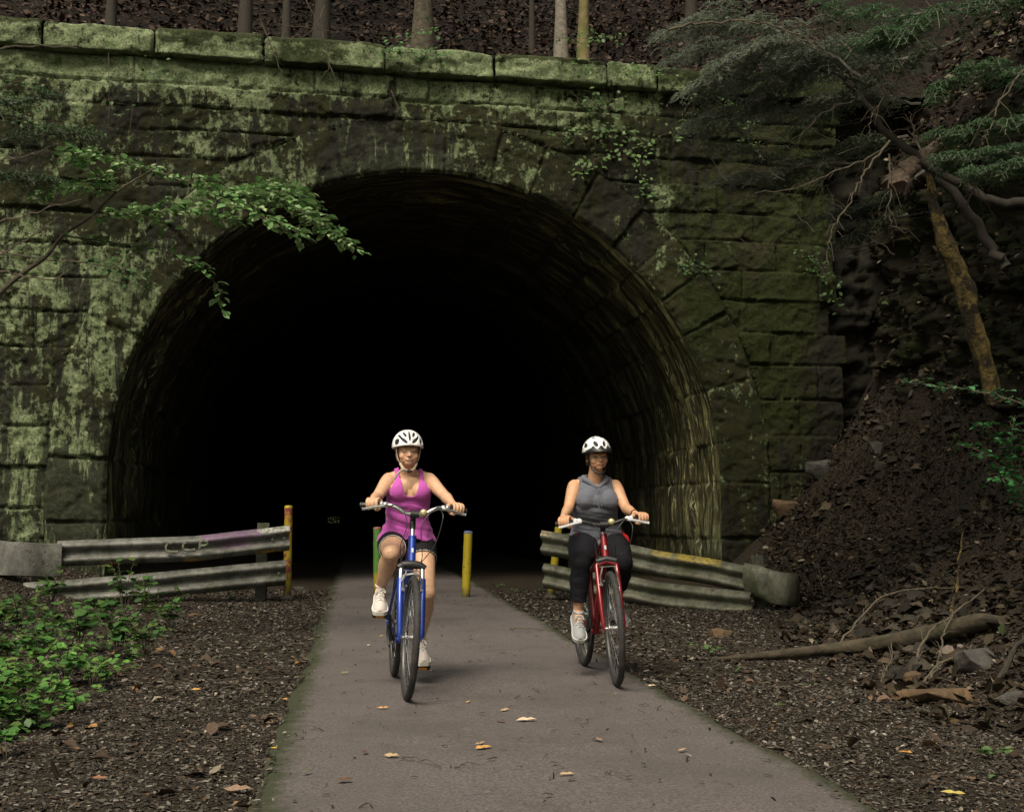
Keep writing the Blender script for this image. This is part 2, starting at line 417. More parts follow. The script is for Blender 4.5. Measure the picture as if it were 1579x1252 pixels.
def masks(s, z, b):
    n = fbm(s * .55, z * .7, 0, 70, 4)
    lich = .36 + .34 * n + .30 * (rnd(b, 3) - .5)
    lich = lich + .42 * sstep(6.95, 7.1, z) * sstep(4.4, 3.0, s) + .20 * sstep(4.8, 6.0, z) * sstep(-4.5, -2.5, s) * sstep(3.4, 2.0, s)
    lich = lich + .30 * sstep(-3.6, -4.8, s) * sstep(5.2, 4.4, z) * sstep(.4, 1.4, z)
    lich = lich - .22 * sstep(-3.0, -4.6, s) * sstep(4.6, 5.6, z) * sstep(6.9, 6.3, z) - .45 * sstep(2.8, 4.4, s)
    moss = .24 + .30 * fbm(s * .6, z * .6, 4, 71, 3) + .36 * sstep(2.4, 4.2, s) + .12 * sstep(7.2, 7.7, z)
    moss = moss - .38 * sstep(2.6, .8, z) * sstep(3.5, 4.5, s)
    damp = .40 + .26 * fbm(s * .8, z * .35, 9, 72, 4) + .10 * sstep(2.5, .8, z) - .16 * sstep(6.8, 7.1, z) + .06 * sstep(3, 5, s)
    return np.clip(np.stack([lich, moss, damp], -1), 0, 1)

portal = empty('stone_portal', tuple(O_)); tag(portal, 'mossy cut stone portal wall with a wide round arch around the dark tunnel mouth', 'tunnel portal')
def in_portal(o):                                    # meshes are built in world space: keep them there
    o.parent = portal; o.matrix_parent_inverse = Matrix.Translation(Vector(O_)).inverted(); return o
# wall face
sg = np.arange(-10, 6.75, .022); zg = np.arange(-.6, 7.52, .022)
SS, ZG = np.meshgrid(sg, zg, indexing='ij')
rr = np.hypot(SS, np.maximum(ZG - SPR, 0)); rr = np.where(ZG < SPR, np.abs(SS), rr)
dz, ds, bid = blockfield(SS, ZG)
dj = np.minimum(np.minimum(dz, ds * 1.6 + .004), np.abs(rr - (RAD + RING)) * 2 + .003)
nrm = relief(dj, bid, SS, ZG) + spall(SS, ZG)
mk = masks(SS, ZG, bid)
tone = rnd(bid, 5)
# ragged right-hand end: toothed block ends
endx = 6.15 + .28 * rnd(np.searchsorted(np.array(ZC), ZG), 4) + .12 * sstep(4, 2, ZG)
nrm = nrm - .9 * sstep(0, .05, SS - endx)
V = W(SS, ZG, nrm).reshape(-1, 3); Fc = grid_faces(len(sg), len(zg))
keep = (rr.reshape(-1)[Fc] > RAD + RING - .03).all(1)
in_portal(np_mesh('wall_face', V, Fc[keep], M_STONE, attrs={'msk': mk.reshape(-1, 3), 'tone': np.stack([tone] * 3, -1).reshape(-1, 3)}))
# arch ring, in polar strips (arc length t from left foot to right foot)
LF = SPR + .6; ARC = math.pi * RAD; TT = 2 * LF + ARC
def arch_pt(t, r):
    """t: distance along the intrados, r: radius -> (s, z)"""
    a = np.clip((t - LF) / RAD, 0, math.pi)
    s = -np.cos(a) * r; z = SPR + np.sin(a) * r
    z = np.where(t < LF, t - .6, np.where(t > LF + ARC, TT - t - .6, z)); return s, z
tg = np.linspace(0, TT, 820); rg = np.linspace(RAD, RAD + RING + .02, 40)
TG, RG = np.meshgrid(tg, rg, indexing='ij'); SA, ZA = arch_pt(TG, RG)
vs_ = [0.0]; rs2 = random.Random(5)
while vs_[-1] < TT: vs_.append(vs_[-1] + rs2.uniform(.50, .92))
vs_ = np.array(vs_)
def vous(t):
    j = np.clip(np.searchsorted(vs_, t) - 1, 0, len(vs_) - 2); return np.minimum(t - vs_[j], vs_[j + 1] - t) , j
dv, jv = vous(TG + .012 * fbm(SA * 3, ZA * 3, 0, 2, 3)); djv = np.minimum(dv * .8, np.minimum(RAD + RING - RG, 1))
nr2 = relief(np.maximum(djv, 0), jv + 5000, SA, ZA) * .85 + .02 + .5 * spall(SA, ZA)
nr2 = nr2 - .045 * sstep(.06, 0, RG - RAD)
mk2 = masks(SA, ZA, jv + 5000)
mk2[..., 0] = np.clip(mk2[..., 0] + .12 + .18 * sstep(.6, -1, ZA * 0 + 0) * 0 + .10 * sstep(5.2, 3.5, ZA) * sstep(6, 3, np.abs(SA)) - .22 * sstep(.4, 1.0, SA) * sstep(5.0, 5.8, ZA) - .18 * sstep(1.7, 1.0, np.abs(SA + .3)) * sstep(5.9, 6.1, ZA), 0, 1)
mk2[..., 2] = np.clip(mk2[..., 2] + .22 * sstep(2.3, 1.0, ZA), 0, 1)
mk2[..., 1] = np.clip(mk2[..., 1] - .2, 0, 1)
in_portal(np_mesh('arch_ring', W(SA, ZA, nr2).reshape(-1, 3), grid_faces(len(tg), len(rg)), M_STONE, attrs={'msk': mk2.reshape(-1, 3), 'tone': np.stack([rnd(jv + 5000, 5)] * 3, -1).reshape(-1, 3)}))
edge_n = nr2[:, 0]
# barrel (lining): near part detailed, then rough to the far end
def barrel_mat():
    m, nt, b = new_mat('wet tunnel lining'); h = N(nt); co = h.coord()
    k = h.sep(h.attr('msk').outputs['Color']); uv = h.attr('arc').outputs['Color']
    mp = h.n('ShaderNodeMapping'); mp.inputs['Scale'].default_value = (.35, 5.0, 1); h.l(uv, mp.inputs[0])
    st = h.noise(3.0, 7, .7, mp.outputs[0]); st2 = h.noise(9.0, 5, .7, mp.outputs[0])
    near = k[1]; c = h.mix(h.ramp(st, .45, .64), h.mix(near, (.005, .0045, .002), (.020, .019, .008)), h.mix(near, (.05, .045, .02), (.19, .18, .075)))  # paler at the mouth, darker inward: daylight falloff put into the base colour
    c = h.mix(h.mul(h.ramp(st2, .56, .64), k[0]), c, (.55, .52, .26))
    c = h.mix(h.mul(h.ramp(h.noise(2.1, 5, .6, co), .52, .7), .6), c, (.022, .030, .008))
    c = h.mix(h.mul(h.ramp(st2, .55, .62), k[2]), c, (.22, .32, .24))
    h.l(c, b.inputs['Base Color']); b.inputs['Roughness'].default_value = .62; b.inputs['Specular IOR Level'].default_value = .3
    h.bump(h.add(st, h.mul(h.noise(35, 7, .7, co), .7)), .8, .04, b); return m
ag = np.concatenate([np.arange(0, 7, .035), np.arange(7, 9, .1), np.arange(9, 20, .5), np.array([20, 30, 60, 120, 200, 300.])])
T2, AG = np.meshgrid(tg, ag, indexing='ij')
en = np.repeat(edge_n[:, None], len(ag), 1)
vj, vjj = vous(T2)
rowlen = .82; row = np.floor((AG - .0) / rowlen); dra = np.minimum(AG - row * rowlen, (row + 1) * rowlen - AG)
dj3 = np.minimum(vj + .0, dra + .004)
bb = vjj * 53 + row * 7
rel = (.6 + .4 * sstep(0, .04, dj3 - .004)) * (.03 + .11 * (rnd(bb, 2) - .3) * sstep(.2, 1, AG)) + .045 * fbm(T2 * .8, AG * 2.2, 0, 14, 4) + .03 * fbm(T2 * .5, AG * 7, 0, 15, 3)
jt = .05 * fbm(T2 * 2.5, 0 * T2, 0, 19, 4)
rel = rel + .10 * sstep(1.02, 1.07, AG + jt) + .07 * sstep(2.05, 2.10, AG + jt) + .08 * sstep(3.4, 3.45, AG - jt) + .06 * sstep(5.0, 5.05, AG + jt)      # rings stepping inwards behind the face stones
rel = np.where(AG < .001, 0, rel * sstep(0, .15, AG))
S3, Z3 = arch_pt(T2, RAD - rel + .0)
fl = (AG < .001)
V3 = W(S3, Z3 - 1.45 * AG / 300, np.where(fl, en, 0), AG)
side = sstep(1.5, 4.3, S3)  # right flank painted paler, as lit from outside; masks below also fade with depth
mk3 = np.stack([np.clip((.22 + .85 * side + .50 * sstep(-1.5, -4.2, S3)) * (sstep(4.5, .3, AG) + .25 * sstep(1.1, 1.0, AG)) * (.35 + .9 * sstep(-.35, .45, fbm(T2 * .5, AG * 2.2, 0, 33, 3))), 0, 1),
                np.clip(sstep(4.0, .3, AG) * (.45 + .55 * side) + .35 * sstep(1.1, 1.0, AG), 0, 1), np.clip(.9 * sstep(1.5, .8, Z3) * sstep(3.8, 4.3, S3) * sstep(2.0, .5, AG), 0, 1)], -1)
arc = np.stack([T2, AG, 0 * AG], -1)
nrow = len(ag)
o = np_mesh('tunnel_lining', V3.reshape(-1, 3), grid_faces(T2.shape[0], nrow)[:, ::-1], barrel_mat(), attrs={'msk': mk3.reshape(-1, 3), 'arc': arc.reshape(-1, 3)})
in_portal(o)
# coping course: long projecting slabs with worn faces
cmb = []; x = -10.0; rs3 = random.Random(3); Vs, Fs, Ms, Ts, base_i = [], [], [], [], 0
sc = px_to_wall(592, 80)[0]; joints = [-10.2, -8.9, px_to_wall(68, 40)[0], px_to_wall(240, 50)[0], px_to_wall(408, 60)[0], sc, px_to_wall(760, 90)[0], px_to_wall(932, 100)[0], px_to_wall(1010, 110)[0], px_to_wall(1120, 120)[0], 5.4, 6.5]
for j in range(len(joints) - 1):
    a, b_ = joints[j] + .009, joints[j + 1] - .009
    L = b_ - a; prof = [(-.9, 7.80), (.0, 7.80), (.12, 7.80), (.175, 7.795), (.195, 7.775)] + [(.20, 7.775 - k * .030) for k in range(1, 11)] + [(.20, 7.445), (.19, 7.430), (.10, 7.425), (-.9, 7.425)]
    npn = len(prof); ns = max(8, int(L / .03)); su = np.linspace(0, 1, ns)
    SU, KK = np.meshgrid(su, np.arange(npn), indexing='ij'); pn = np.array(prof)[:, 0][KK]; pz = np.array(prof)[:, 1][KK]
    s_ = a + SU * L; endd = np.minimum(SU, 1 - SU) * L
    jit = rs3.uniform(-.05, .05); dzj = rs3.uniform(-.02, .02)
    wear = sstep(.1, .4, fbm(s_ * 2.2, pz * 5, j, 21, 4)) * .035
    nn_ = pn + (jit - wear + .018 * fbm(s_ * 5, pz * 6, j, 22, 4, .6) - .05 * sstep(.035, 0, endd)) * (pn > .05)
    zz_ = pz + dzj * (pn < .3) + .014 * fbm(s_ * 3, 0 * s_, j, 23, 4) * (pz > 7.7) - .02 * sstep(.05, 0, endd) * (pz > 7.7)
    V = W(s_, zz_, nn_).reshape(-1, 3); Fc = grid_faces(ns, npn)[:, ::-1]
    e0 = [(0, k, k + 1, k + 1) for k in range(1, npn - 1)]
    Vs.append(V); Fs.append(Fc + base_i); base_i += len(V)
    lm = .86 + .12 * fbm(s_ * .6, pz, j, 24, 3) - .5 * sstep(3.2, 4.4, s_); ms = .40 + .3 * fbm(s_ * .6, pz, j, 25, 3) + .3 * sstep(7.70, 7.79, pz) + .3 * sstep(3.2, 4.2, s_)
    Ms.append(np.clip(np.stack([lm, ms, .30 + 0 * lm], -1), 0, 1).reshape(-1, 3)); Ts.append(np.full((len(V), 3), rs3.random()))
in_portal(np_mesh('coping', np.concatenate(Vs), np.concatenate(Fs), M_STONE, attrs={'msk': np.concatenate(Ms), 'tone': np.concatenate(Ts)}))
# rubble and earth packed behind the face stones
bs, bz = np.meshgrid(np.arange(-10, 13, .06), np.arange(-.6, 9.0, .06), indexing='ij')
bn = -.16 + .03 * fbm(bs * 2, bz * 2, 0, 55, 4) + .06 * fbm(bs * 5, bz * 8, 0, 57, 5, .65) * sstep(6.1, 6.4, bs) - .30 * sstep(5.9, 6.3, bs) - .25 * sstep(6.3, 9, bs) + (.18 * fbm(bs, bz * 2, 0, 56, 5) + .16 * (rnd(np.floor(bz / .31 + .3 * np.sin(bs)) * 31 + np.floor(bs / .55), 77) - .5)) * sstep(6.1, 6.5, bs)
brr = np.where(bz < SPR, np.abs(bs), np.hypot(bs, bz - SPR)); bn = np.where(bz > 7.6, bn - .5 * (bz - 7.6), bn)
bk = (brr.reshape(-1)[grid_faces(*bs.shape)] > RAD + .25).all(1) & ((bs.reshape(-1)[grid_faces(*bs.shape)] > 5.6).all(1) | (bz.reshape(-1)[grid_faces(*bs.shape)] < 7.7).all(1))
bm_ = np.stack([0 * bs, .25 + 0 * bs, .75 + 0 * bs], -1).reshape(-1, 3)
in_portal(np_mesh('backing', W(bs, bz, bn).reshape(-1, 3), grid_faces(*bs.shape)[bk], M_STONE, attrs={'msk': bm_, 'tone': np.zeros((bs.size, 3))}))
M_DIRT = basic('tunnel dirt', (.05, .042, .036), .9, vary=.4, scale=3, bump=.5, bdist=.02)
fl_v = W(np.array([-4.5, 4.5, -4.5, 4.5]), np.array([-.08, -.08, -1.5, -1.5]), 0, np.array([4.0, 4.0, 299, 299]))
o = np_mesh('tunnel_floor', fl_v, [(0, 1, 3, 2)], M_DIRT); tag(o, kind='structure')
# the far end: blocked up except for a small barred opening with daylight on leaves behind it
FAR = 296.0
q0, q1 = P(503, 797, 310), P(523, 806.5, 310)
def to_loc(p):
    p = np.array(p) - O_; M = np.stack([S_, Z_, A_], 1); return np.linalg.solve(M, p)
c0, c1 = to_loc(q0), to_loc(q1); fs0, fs1 = sorted((c0[0], c1[0])); fz0, fz1 = sorted((c0[1], c1[1]))
mb = MB()
for (a0, a1, b0, b1) in ((-6, fs0, -3, 8), (fs1, 6, -3, 8), (fs0, fs1, fz1, 8), (fs0, fs1, -3, fz0)):
    vs = [tuple(W(x_, z_, 0, FAR + dd)) for dd in (0, .4) for x_, z_ in ((a0, b0), (a1, b0), (a1, b1), (a0, b1))]
    mb.add(vs, [(0, 1, 2, 3), (7, 6, 5, 4), (0, 4, 5, 1), (1, 5, 6, 2), (2, 6, 7, 3), (3, 7, 4, 0)])
in_portal(mb.build('end_wall', M_DIRT, None, False))
mb = MB()
for k in range(6):
    x_ = fs0 + (fs1 - fs0) * (k + .5 + .25 * math.sin(k * 7)) / 6
    mb.tube([tuple(W(x_, fz0 - .05, 0, FAR + .2)), tuple(W(x_, fz1 + .05, 0, FAR + .2))], .13, 6)
in_portal(mb.build('barred_grille', M_DIRT, None))

n = 700; fs_ = RNG.uniform(fs0 - 2, fs1 + 2, n); fz_ = RNG.uniform(fz0 - 1.5, fz1 + 2.5, n); fa_ = FAR + RNG.uniform(2, 4, n)
o = scatter_mesh('far_bush', W(fs_, fz_, 0, fa_), rand_dirs(n), rand_dirs(n), np.full(n, .7), pick_cols(n, [(.30, .30, .01), (.40, .34, .01)], None, .3), MLEAF); tag(o, 'yellow-green leaves seen through the small opening at the far end of the tunnel', 'bush', kind='stuff')
# ================================================= HILLSIDE ABOVE, ROCK CLIFF AT THE RIGHT
def litter_ground_mat(name, a, b2):
    m, nt, b = new_mat(name); h = N(nt); co = h.coord()
    v = h.n('ShaderNodeTexVoronoi'); v.inputs['Scale'].default_value = 16; h.l(co, v.inputs['Vector'])
    c1 = h.mix(h.ramp(h.sep(v.outputs['Color'])[0], .2, .9), a, b2)
    c2 = h.mix(h.ramp(h.noise(.9, 6, .6, co), .45, .65), c1, (.022, .018, .012))
    h.l(c2, b.inputs['Base Color']); b.inputs['Roughness'].default_value = .92; b.inputs['Specular IOR Level'].default_value = .15
    h.bump(h.add(h.noise(14, 8, .75, co), v.outputs['Distance']), 1, .06, b); return m
M_HILL = litter_ground_mat('hill leaf litter', (.008, .005, .003), (.026, .017, .012))
def hill_z(s, a):
    s = np.asarray(s, float); a = np.asarray(a, float)
    return 7.62 + .10 * sstep(0, .5, a) + .66 * np.maximum(a - .3, 0) + .16 * fbm(s * .5, a * .5, 0, 80, 4) * sstep(.2, 1.5, a) + .9 * sstep(3.5, 8, s) * sstep(0, 3, a) - .05 * np.maximum(a - 10, 0) ** 1.2
sgh = np.arange(-22, 22, .16); agh = np.concatenate([np.arange(-.1, 8, .14), np.arange(8, 34, .6)])
SH, AH = np.meshgrid(sgh, agh, indexing='ij')
o = np_mesh('hillside', W(SH, hill_z(SH, AH), 0, AH).reshape(-1, 3), grid_faces(len(sgh), len(agh)), M_HILL); tag(o, kind='structure')
# litter on the hill
n = 15000; s_ = RNG.uniform(-8, 7.5, n); a_ = RNG.uniform(.05, 7, n) ; zz = hill_z(s_, a_) + .02
pos = W(s_, zz, 0, a_); ax = rand_dirs(n) * (1, 1, .45) + np.array([0, 0, .0]); nr = rand_dirs(n) * .6 + np.array([0, -.5, .8])
cols = pick_cols(n, [(.056, .036, .027), (.034, .021, .016), (.019, .013, .010), (.095, .065, .050), (.046, .027, .017)], [4, 4, 4, 1, 1])
o = scatter_mesh('hill_leaf_litter', pos, ax, nr, RNG.uniform(.06, .14, n), cols, MLITTER, width=1.1, bend=RNG.uniform(.5, 3.5, n)); tag(o, 'brown fallen leaves covering the steep slope above the portal wall', 'leaf litter', kind='stuff')

# rock cliff: sheet along a curve, from the wall's right end forward
ck = [np.array(W(6.9, 0, -.6))[:2], np.array(W(6.3, 0, -.05))[:2], np.array((5.15, 17.9)), np.array((5.35, 16.4)), np.array((5.9, 14.2)), np.array((6.5, 12)), np.array((7.3, 9)), np.array((8.2, 5)), np.array((9, 0)), np.array((9.8, -8))]
ck = np.array(ck); cl = np.concatenate([[0], np.cumsum(np.linalg.norm(np.diff(ck, axis=0), axis=1))])
tc = np.concatenate([np.arange(0, 10.5, .035), np.arange(10.5, cl[-1], .3)]); vc = np.arange(0, 9.6, .03)
CX = np.interp(tc, cl, ck[:, 0]); CY = np.interp(tc, cl, ck[:, 1])
for _ in range(30): CX[1:-1] = (CX[:-2] + CX[2:]) / 2 * .5 + CX[1:-1] * .5; CY[1:-1] = (CY[:-2] + CY[2:]) / 2 * .5 + CY[1:-1] * .5
tx = np.gradient(CX); ty = np.gradient(CY); L_ = np.hypot(tx, ty); nx, ny = -(-ty) / L_ * -1, -(tx) / L_ * -1   # normal towards the path (left)
nx, ny = -np.abs(ty / L_), -np.abs(tx / L_) * .6
TC, VC = np.meshgrid(tc, vc, indexing='ij')
zb = .2; Z = zb + VC
# strata: layers of varying thickness sticking out by varying amounts, broken into blocks
edges = [0]; r5 = random.Random(21)
while edges[-1] < 11: edges.append(edges[-1] + r5.choice([.07, .11, .16, .24, .34]) * r5.uniform(.8, 1.3))
edges = np.array(edges); tw = Z + .10 * fbm(TC * .5, Z * .3, 0, 90, 3) + .05 * TC
li = np.clip(np.searchsorted(edges, tw) - 1, 0, len(edges) - 2); de = np.minimum(tw - edges[li], edges[li + 1] - tw)
blk = np.floor(TC * (1.1 + 1.4 * rnd(li, 3)) + 9 * rnd(li, 4)); db = np.abs((TC * (1.1 + 1.4 * rnd(li, 3)) + 9 * rnd(li, 4)) % 1 - .5)
out = .22 * (rnd(li, 6) - .5) + .14 * fbm(TC * 1.7, li * .7, 0, 99, 4) + .20 * (rnd(li * 131 + blk, 7) - .5) + .16 * (rnd(np.floor(TC * 3.1 + 5 * rnd(li, 9)) + li * 77, 10) - .5)
out = out * sstep(-.01, .006, de) - .07 * (1 - sstep(0, .012, de)) - .05 * sstep(.47, .5, db) + .09 * fbm(TC * 3, Z * 6, 0, 91, 5, .6) + .35 * fbm(TC * .5, Z * .5, 0, 92, 3)
lean = .10 * VC + .55 * np.maximum(VC - 5.6, 0) ** 1.1 - 1.3 * sstep(4.4, 3.2, VC) * (1 - VC / 4.4) * 0
out = out * sstep(.2, .9, VC) * (1 - .5 * sstep(5.6, 7.0, VC)) - lean
und = -.75 * sstep(1.5, 2.0, VC) * sstep(5.3, 4.6, VC) * sstep(1.9, .6, TC)       # dark hollow beside the wall end
out = out + und
PXc = CX[:, None] + nx[:, None] * out; PYc = CY[:, None] + ny[:, None] * out
def cliff_mat():
    m, nt, b = new_mat('layered rock'); h = N(nt); co = h.coord('Object', (1, 1, 3.2))
    g = h.sep(h.attr('msk').outputs['Color'])
    c = h.mix(h.ramp(h.noise(1.8, 7, .68, co), .35, .7), (.012, .010, .006), (.036, .031, .018))
    c = h.mix(h.mul(h.ramp(h.noise(9, 5, .7, co), .55, .7), .6), c, (.055, .050, .036))
    c = h.mix(h.mul(h.ramp(h.add(h.noise(1.4, 7, .7, h.coord()), h.mul(g[0], .3)), .62, .78), .85), c, (.018, .026, .005))
    c = h.mix(h.ramp(g[1], .3, .7), c, (.020, .014, .010))
    h.l(c, b.inputs['Base Color']); b.inputs['Roughness'].default_value = .88; b.inputs['Specular IOR Level'].default_value = .2
    h.bump(h.noise(6, 9, .75, co), .9, .06, b); return m
g = np.stack([.5 * np.ones_like(Z) + .4 * sstep(5.3, 6.5, VC), sstep(5.5, 6.6, VC) * .9 + .0 * Z, 0 * Z], -1)
o = np_mesh('rock_cliff', np.stack([PXc, PYc, Z], -1).reshape(-1, 3), grid_faces(len(tc), len(vc)), cliff_mat(), None, False, attrs={'msk': g.reshape(-1, 3)}); tag(o, kind='structure')
def cliff_pt(t, v, lift=.03):
    i = int(np.clip(np.searchsorted(tc, t), 0, len(tc) - 1)); j = int(np.clip(v / .03, 0, len(vc) - 1))
    return Vector((PXc[i, j] - .8 * lift, PYc[i, j] - .4 * lift, Z[i, j] + lift * .5))
# slope above the cliff
tu = np.arange(0, len(tc), 5); ww = np.concatenate([np.arange(0, 7, .3), np.arange(7, 30, 1.5)])
U3, W3 = np.meshgrid(tu, ww, indexing='ij')
tX = PXc[:, -1][U3] + .9 * W3 * .9; tY = PYc[:, -1][U3] + .35 * W3; tZ = Z[:, -1][U3] - .05 + .75 * W3 + .3 * fbm(tX * .5, tY * .5, 0, 95, 4)
o = np_mesh('upper_slope', np.stack([tX, tY, tZ], -1).reshape(-1, 3), grid_faces(len(tu), len(ww)), M_HILL); tag(o, kind='structure')

# ================================================= LITTER ON THE VERGES
def litter(n, xr, yr, size, pal, wts, mask=None, tv=CHIP_V, tf=CHIP_T, flat=.25, wid=(.5, 1.2), nm='litter', mat=None, hfun=None, lift=.35, lab=None, cat=None, bend=None):
    x = RNG.uniform(*xr, n); y = yr[0] + (yr[1] - yr[0]) * RNG.random(n) ** 1.0
    if mask is not None: k = mask(x, y); x, y = x[k], y[k]
    n = len(x); sz = RNG.uniform(size[0], size[1], n) ** 1.0; uu = (x - pathL(y)) / 2.24; z = np.where((uu > -.004) & (uu < 1.004), .024 + .012 * (1 - (2 * uu - 1) ** 2), ground_h(x, y)) + sz * lift * RNG.uniform(.05, .6, n)
    ax = rand_dirs(n) * (1, 1, flat); nr = rand_dirs(n) * flat * 1.4 + np.array([0, 0, 1.0])
    o = scatter_mesh(nm, np.stack([x, y, z], -1), ax, nr, sz, pick_cols(n, pal, wts, .35), mat or MLITTER, tv, tf, width=RNG.uniform(*wid, n), bend=bend if bend is None else RNG.uniform(*bend, n))
    tag(o, lab, cat, kind='stuff'); return o
def off_path(x, y, m=.0): e = .06 * vnoise(y * 3, x * 0, 0, 77) + m; return (x < pathL(y) + .02 - e) | (x > pathL(y) + 2.24 + e)
PAL = [(.040, .033, .026), (.070, .060, .049), (.110, .096, .080), (.022, .018, .014), (.165, .145, .122), (.080, .050, .028), (.24, .21, .18)]
WT = [6, 6, 3, 5, 1.2, 1.3, .5]
def vis(x, y): return (np.abs(x) < y * .46 + .3) & off_path(x, y)
litter(105000, (-3.5, 3.5), (3.6, 8), (.010, .034), PAL, WT, vis, nm='wood_chips_near', lab='small brown and grey chips and leaf scraps covering the verges nearest the camera', cat='leaf litter')
litter(100000, (-7.5, 6.5), (7.5, 17.6), (.018, .056), PAL, WT, lambda x, y: vis(x, y) & ((x < bank_edge(y) + .5 + .5 * vnoise(x, y, 0, 8))), nm='wood_chips_far', lab='small brown and grey leaf scraps covering the verges towards the tunnel', cat='leaf litter')
litter(70000, (2, 8.6), (6.5, 19.2), (.018, .060), [(.017, .014, .009), (.028, .022, .014), (.044, .036, .024), (.010, .008, .005), (.08, .066, .046)], [5, 5, 2.5, 3, .6], lambda x, y: vis(x, y) & (x > bank_edge(y) + .1 + .5 * vnoise(x, y, 0, 8)), nm='bank_crumbs', lab='dark earth crumbs and bark scraps covering the right bank', cat='leaf litter')
LPAL = [(.11, .07, .048), (.06, .04, .028), (.19, .12, .065), (.27, .15, .06), (.045, .03, .02), (.24, .20, .15), (.05, .09, .03)]
LWT = [5, 5, 1, .35, 5, 1.0, .3]
BPAL = [(.040, .030, .018), (.022, .016, .010), (.072, .053, .034), (.066, .042, .020), (.025, .018, .013), (.15, .12, .095), (.03, .045, .015)]
litter(1100, (-4.2, 4.2), (3.8, 10), (.035, .10), LPAL, LWT, vis, LEAF_V, LEAF_T, .3, (.8, 1.5), 'fallen_leaves_near', lab='curled fallen leaves strewn over the verges beside the path', cat='leaf litter', bend=(-2, 4), lift=.3)
litter(22000, (2.2, 8.5), (6, 19.2), (.05, .11), BPAL, LWT, lambda x, y: (x > bank_edge(y) - .5 + .5 * vnoise(x, y, 0, 4)) & (fbm(x * .8, y * .8, 0, 44, 3) > -.45) & (np.abs(x) < y * .46 + .3), LEAF_V, LEAF_T, .5, (.8, 1.5), 'bank_leaves', lab='curled brown fallen leaves lying on the dirt bank at the right', cat='leaf litter', bend=(-2, 4), lift=.4)
litter(9000, (-3, 2), (3.6, 16), (.010, .032), PAL, WT, lambda x, y: (~off_path(x, y, -.0)) & (np.minimum(x - pathL(y), pathL(y) + 2.24 - x) < .05 + .16 * RNG.random(len(x)) ** 2 + .10 * (vnoise(y * 1.3, x * 0, 0, 5) > .3)), nm='edge_chips', lab='fine chips drifted onto both edges of the asphalt path', cat='leaf litter')
ROCK_V = np.array([(-.5, 0, 0), (.45, .1, .05), (0, .42, .02), (-.05, -.4, .05), (.1, .05, .34), (-.2, 0, .28)], float); ROCK_T = np.array([(0, 3, 5), (3, 4, 5), (3, 1, 4), (1, 2, 4), (2, 5, 4), (2, 0, 5)])
litter(1500, (2.2, 8), (8, 19), (.05, .26), [(.030, .026, .020), (.050, .042, .033), (.020, .017, .013), (.062, .046, .030)], [3, 2, 3, 1], lambda x, y: (x > bank_edge(y) - .2) & (fbm(x * .9, y * .9, 0, 61, 3) > .0), ROCK_V, ROCK_T, .3, (.7, 1.3), 'rubble', lab='angular stone rubble spilled down the dirt bank', cat='rubble', lift=.1)
# crumbs, needles and twig bits on the asphalt
litter(1900, (-3, 3), (3.8, 16), (.012, .060), [(.022, .016, .013), (.045, .033, .026), (.22, .18, .14), (.10, .07, .045)], [7, 5, .7, 1.2], lambda x, y: ~off_path(x, y), wid=(.06, .5), nm='path_crumbs', lab='twig bits and leaf crumbs scattered on the asphalt path', cat='leaf debris', lift=.3)
# leaves and crumbs resting on the ledges of the cliff
PC = np.stack([PXc, PYc, Z], -1); gu = np.gradient(PC, axis=0); gv = np.gradient(PC, axis=1); nn_c = np.cross(gu, gv); nn_c /= np.linalg.norm(nn_c, axis=-1, keepdims=True) + 1e-9; up_c = np.abs(nn_c[..., 2])
cand = np.argwhere((up_c > .45) & (PYc > 6)); cand = cand[RNG.choice(len(cand), min(9000, len(cand)), replace=False)]; P1 = PC[cand[:, 0], cand[:, 1]] + RNG.normal(size=(len(cand), 3)) * .03 + np.array([-.03, -.02, .02]); n = len(P1)
o = scatter_mesh('ledge_leaves', P1, rand_dirs(n) * (1, 1, .4), rand_dirs(n) * .5 + np.array([-.3, -.2, 1]), RNG.uniform(.03, .12, n) , pick_cols(n, BPAL, None, .3), MLITTER, width=1.2, bend=RNG.uniform(.5, 3, n)); tag(o, 'brown leaves and crumbs lying on the ledges of the rock cliff', 'leaf litter', kind='stuff')
# leaves lodged on the cliff top and the slope above it
n = 9000; ti = RNG.integers(0, len(tu), n); wi = RNG.uniform(-2.6, 5, n); P0 = np.zeros((n, 3))
for q_ in range(n):
    i_ = tu[ti[q_]]
    if wi[q_] < 0: j_ = int(len(vc) - 1 + wi[q_] / .03 * .9); P0[q_] = (PXc[i_, max(j_, 0)], PYc[i_, max(j_, 0)], Z[i_, max(j_, 0)] + .02)
    else:
        k_ = min(len(ww) - 2, int(np.searchsorted(ww, wi[q_]))); P0[q_] = (tX[ti[q_], k_], tY[ti[q_], k_], tZ[ti[q_], k_] + .03); P0[q_, :2] += RNG.normal(size=2) * .12
P0 = P0[P0[:, 1] > 5]; n = len(P0)
o = scatter_mesh('slope_leaves', P0, rand_dirs(n) * (1, 1, .5), rand_dirs(n) * .6 + np.array([-.4, -.2, .8]), RNG.uniform(.07, .15, n), pick_cols(n, BPAL, None, .3), MLITTER, width=1.2, bend=RNG.uniform(.5, 3, n)); tag(o, 'brown fallen leaves lodged on top of the rock cliff', 'leaf litter', kind='stuff')
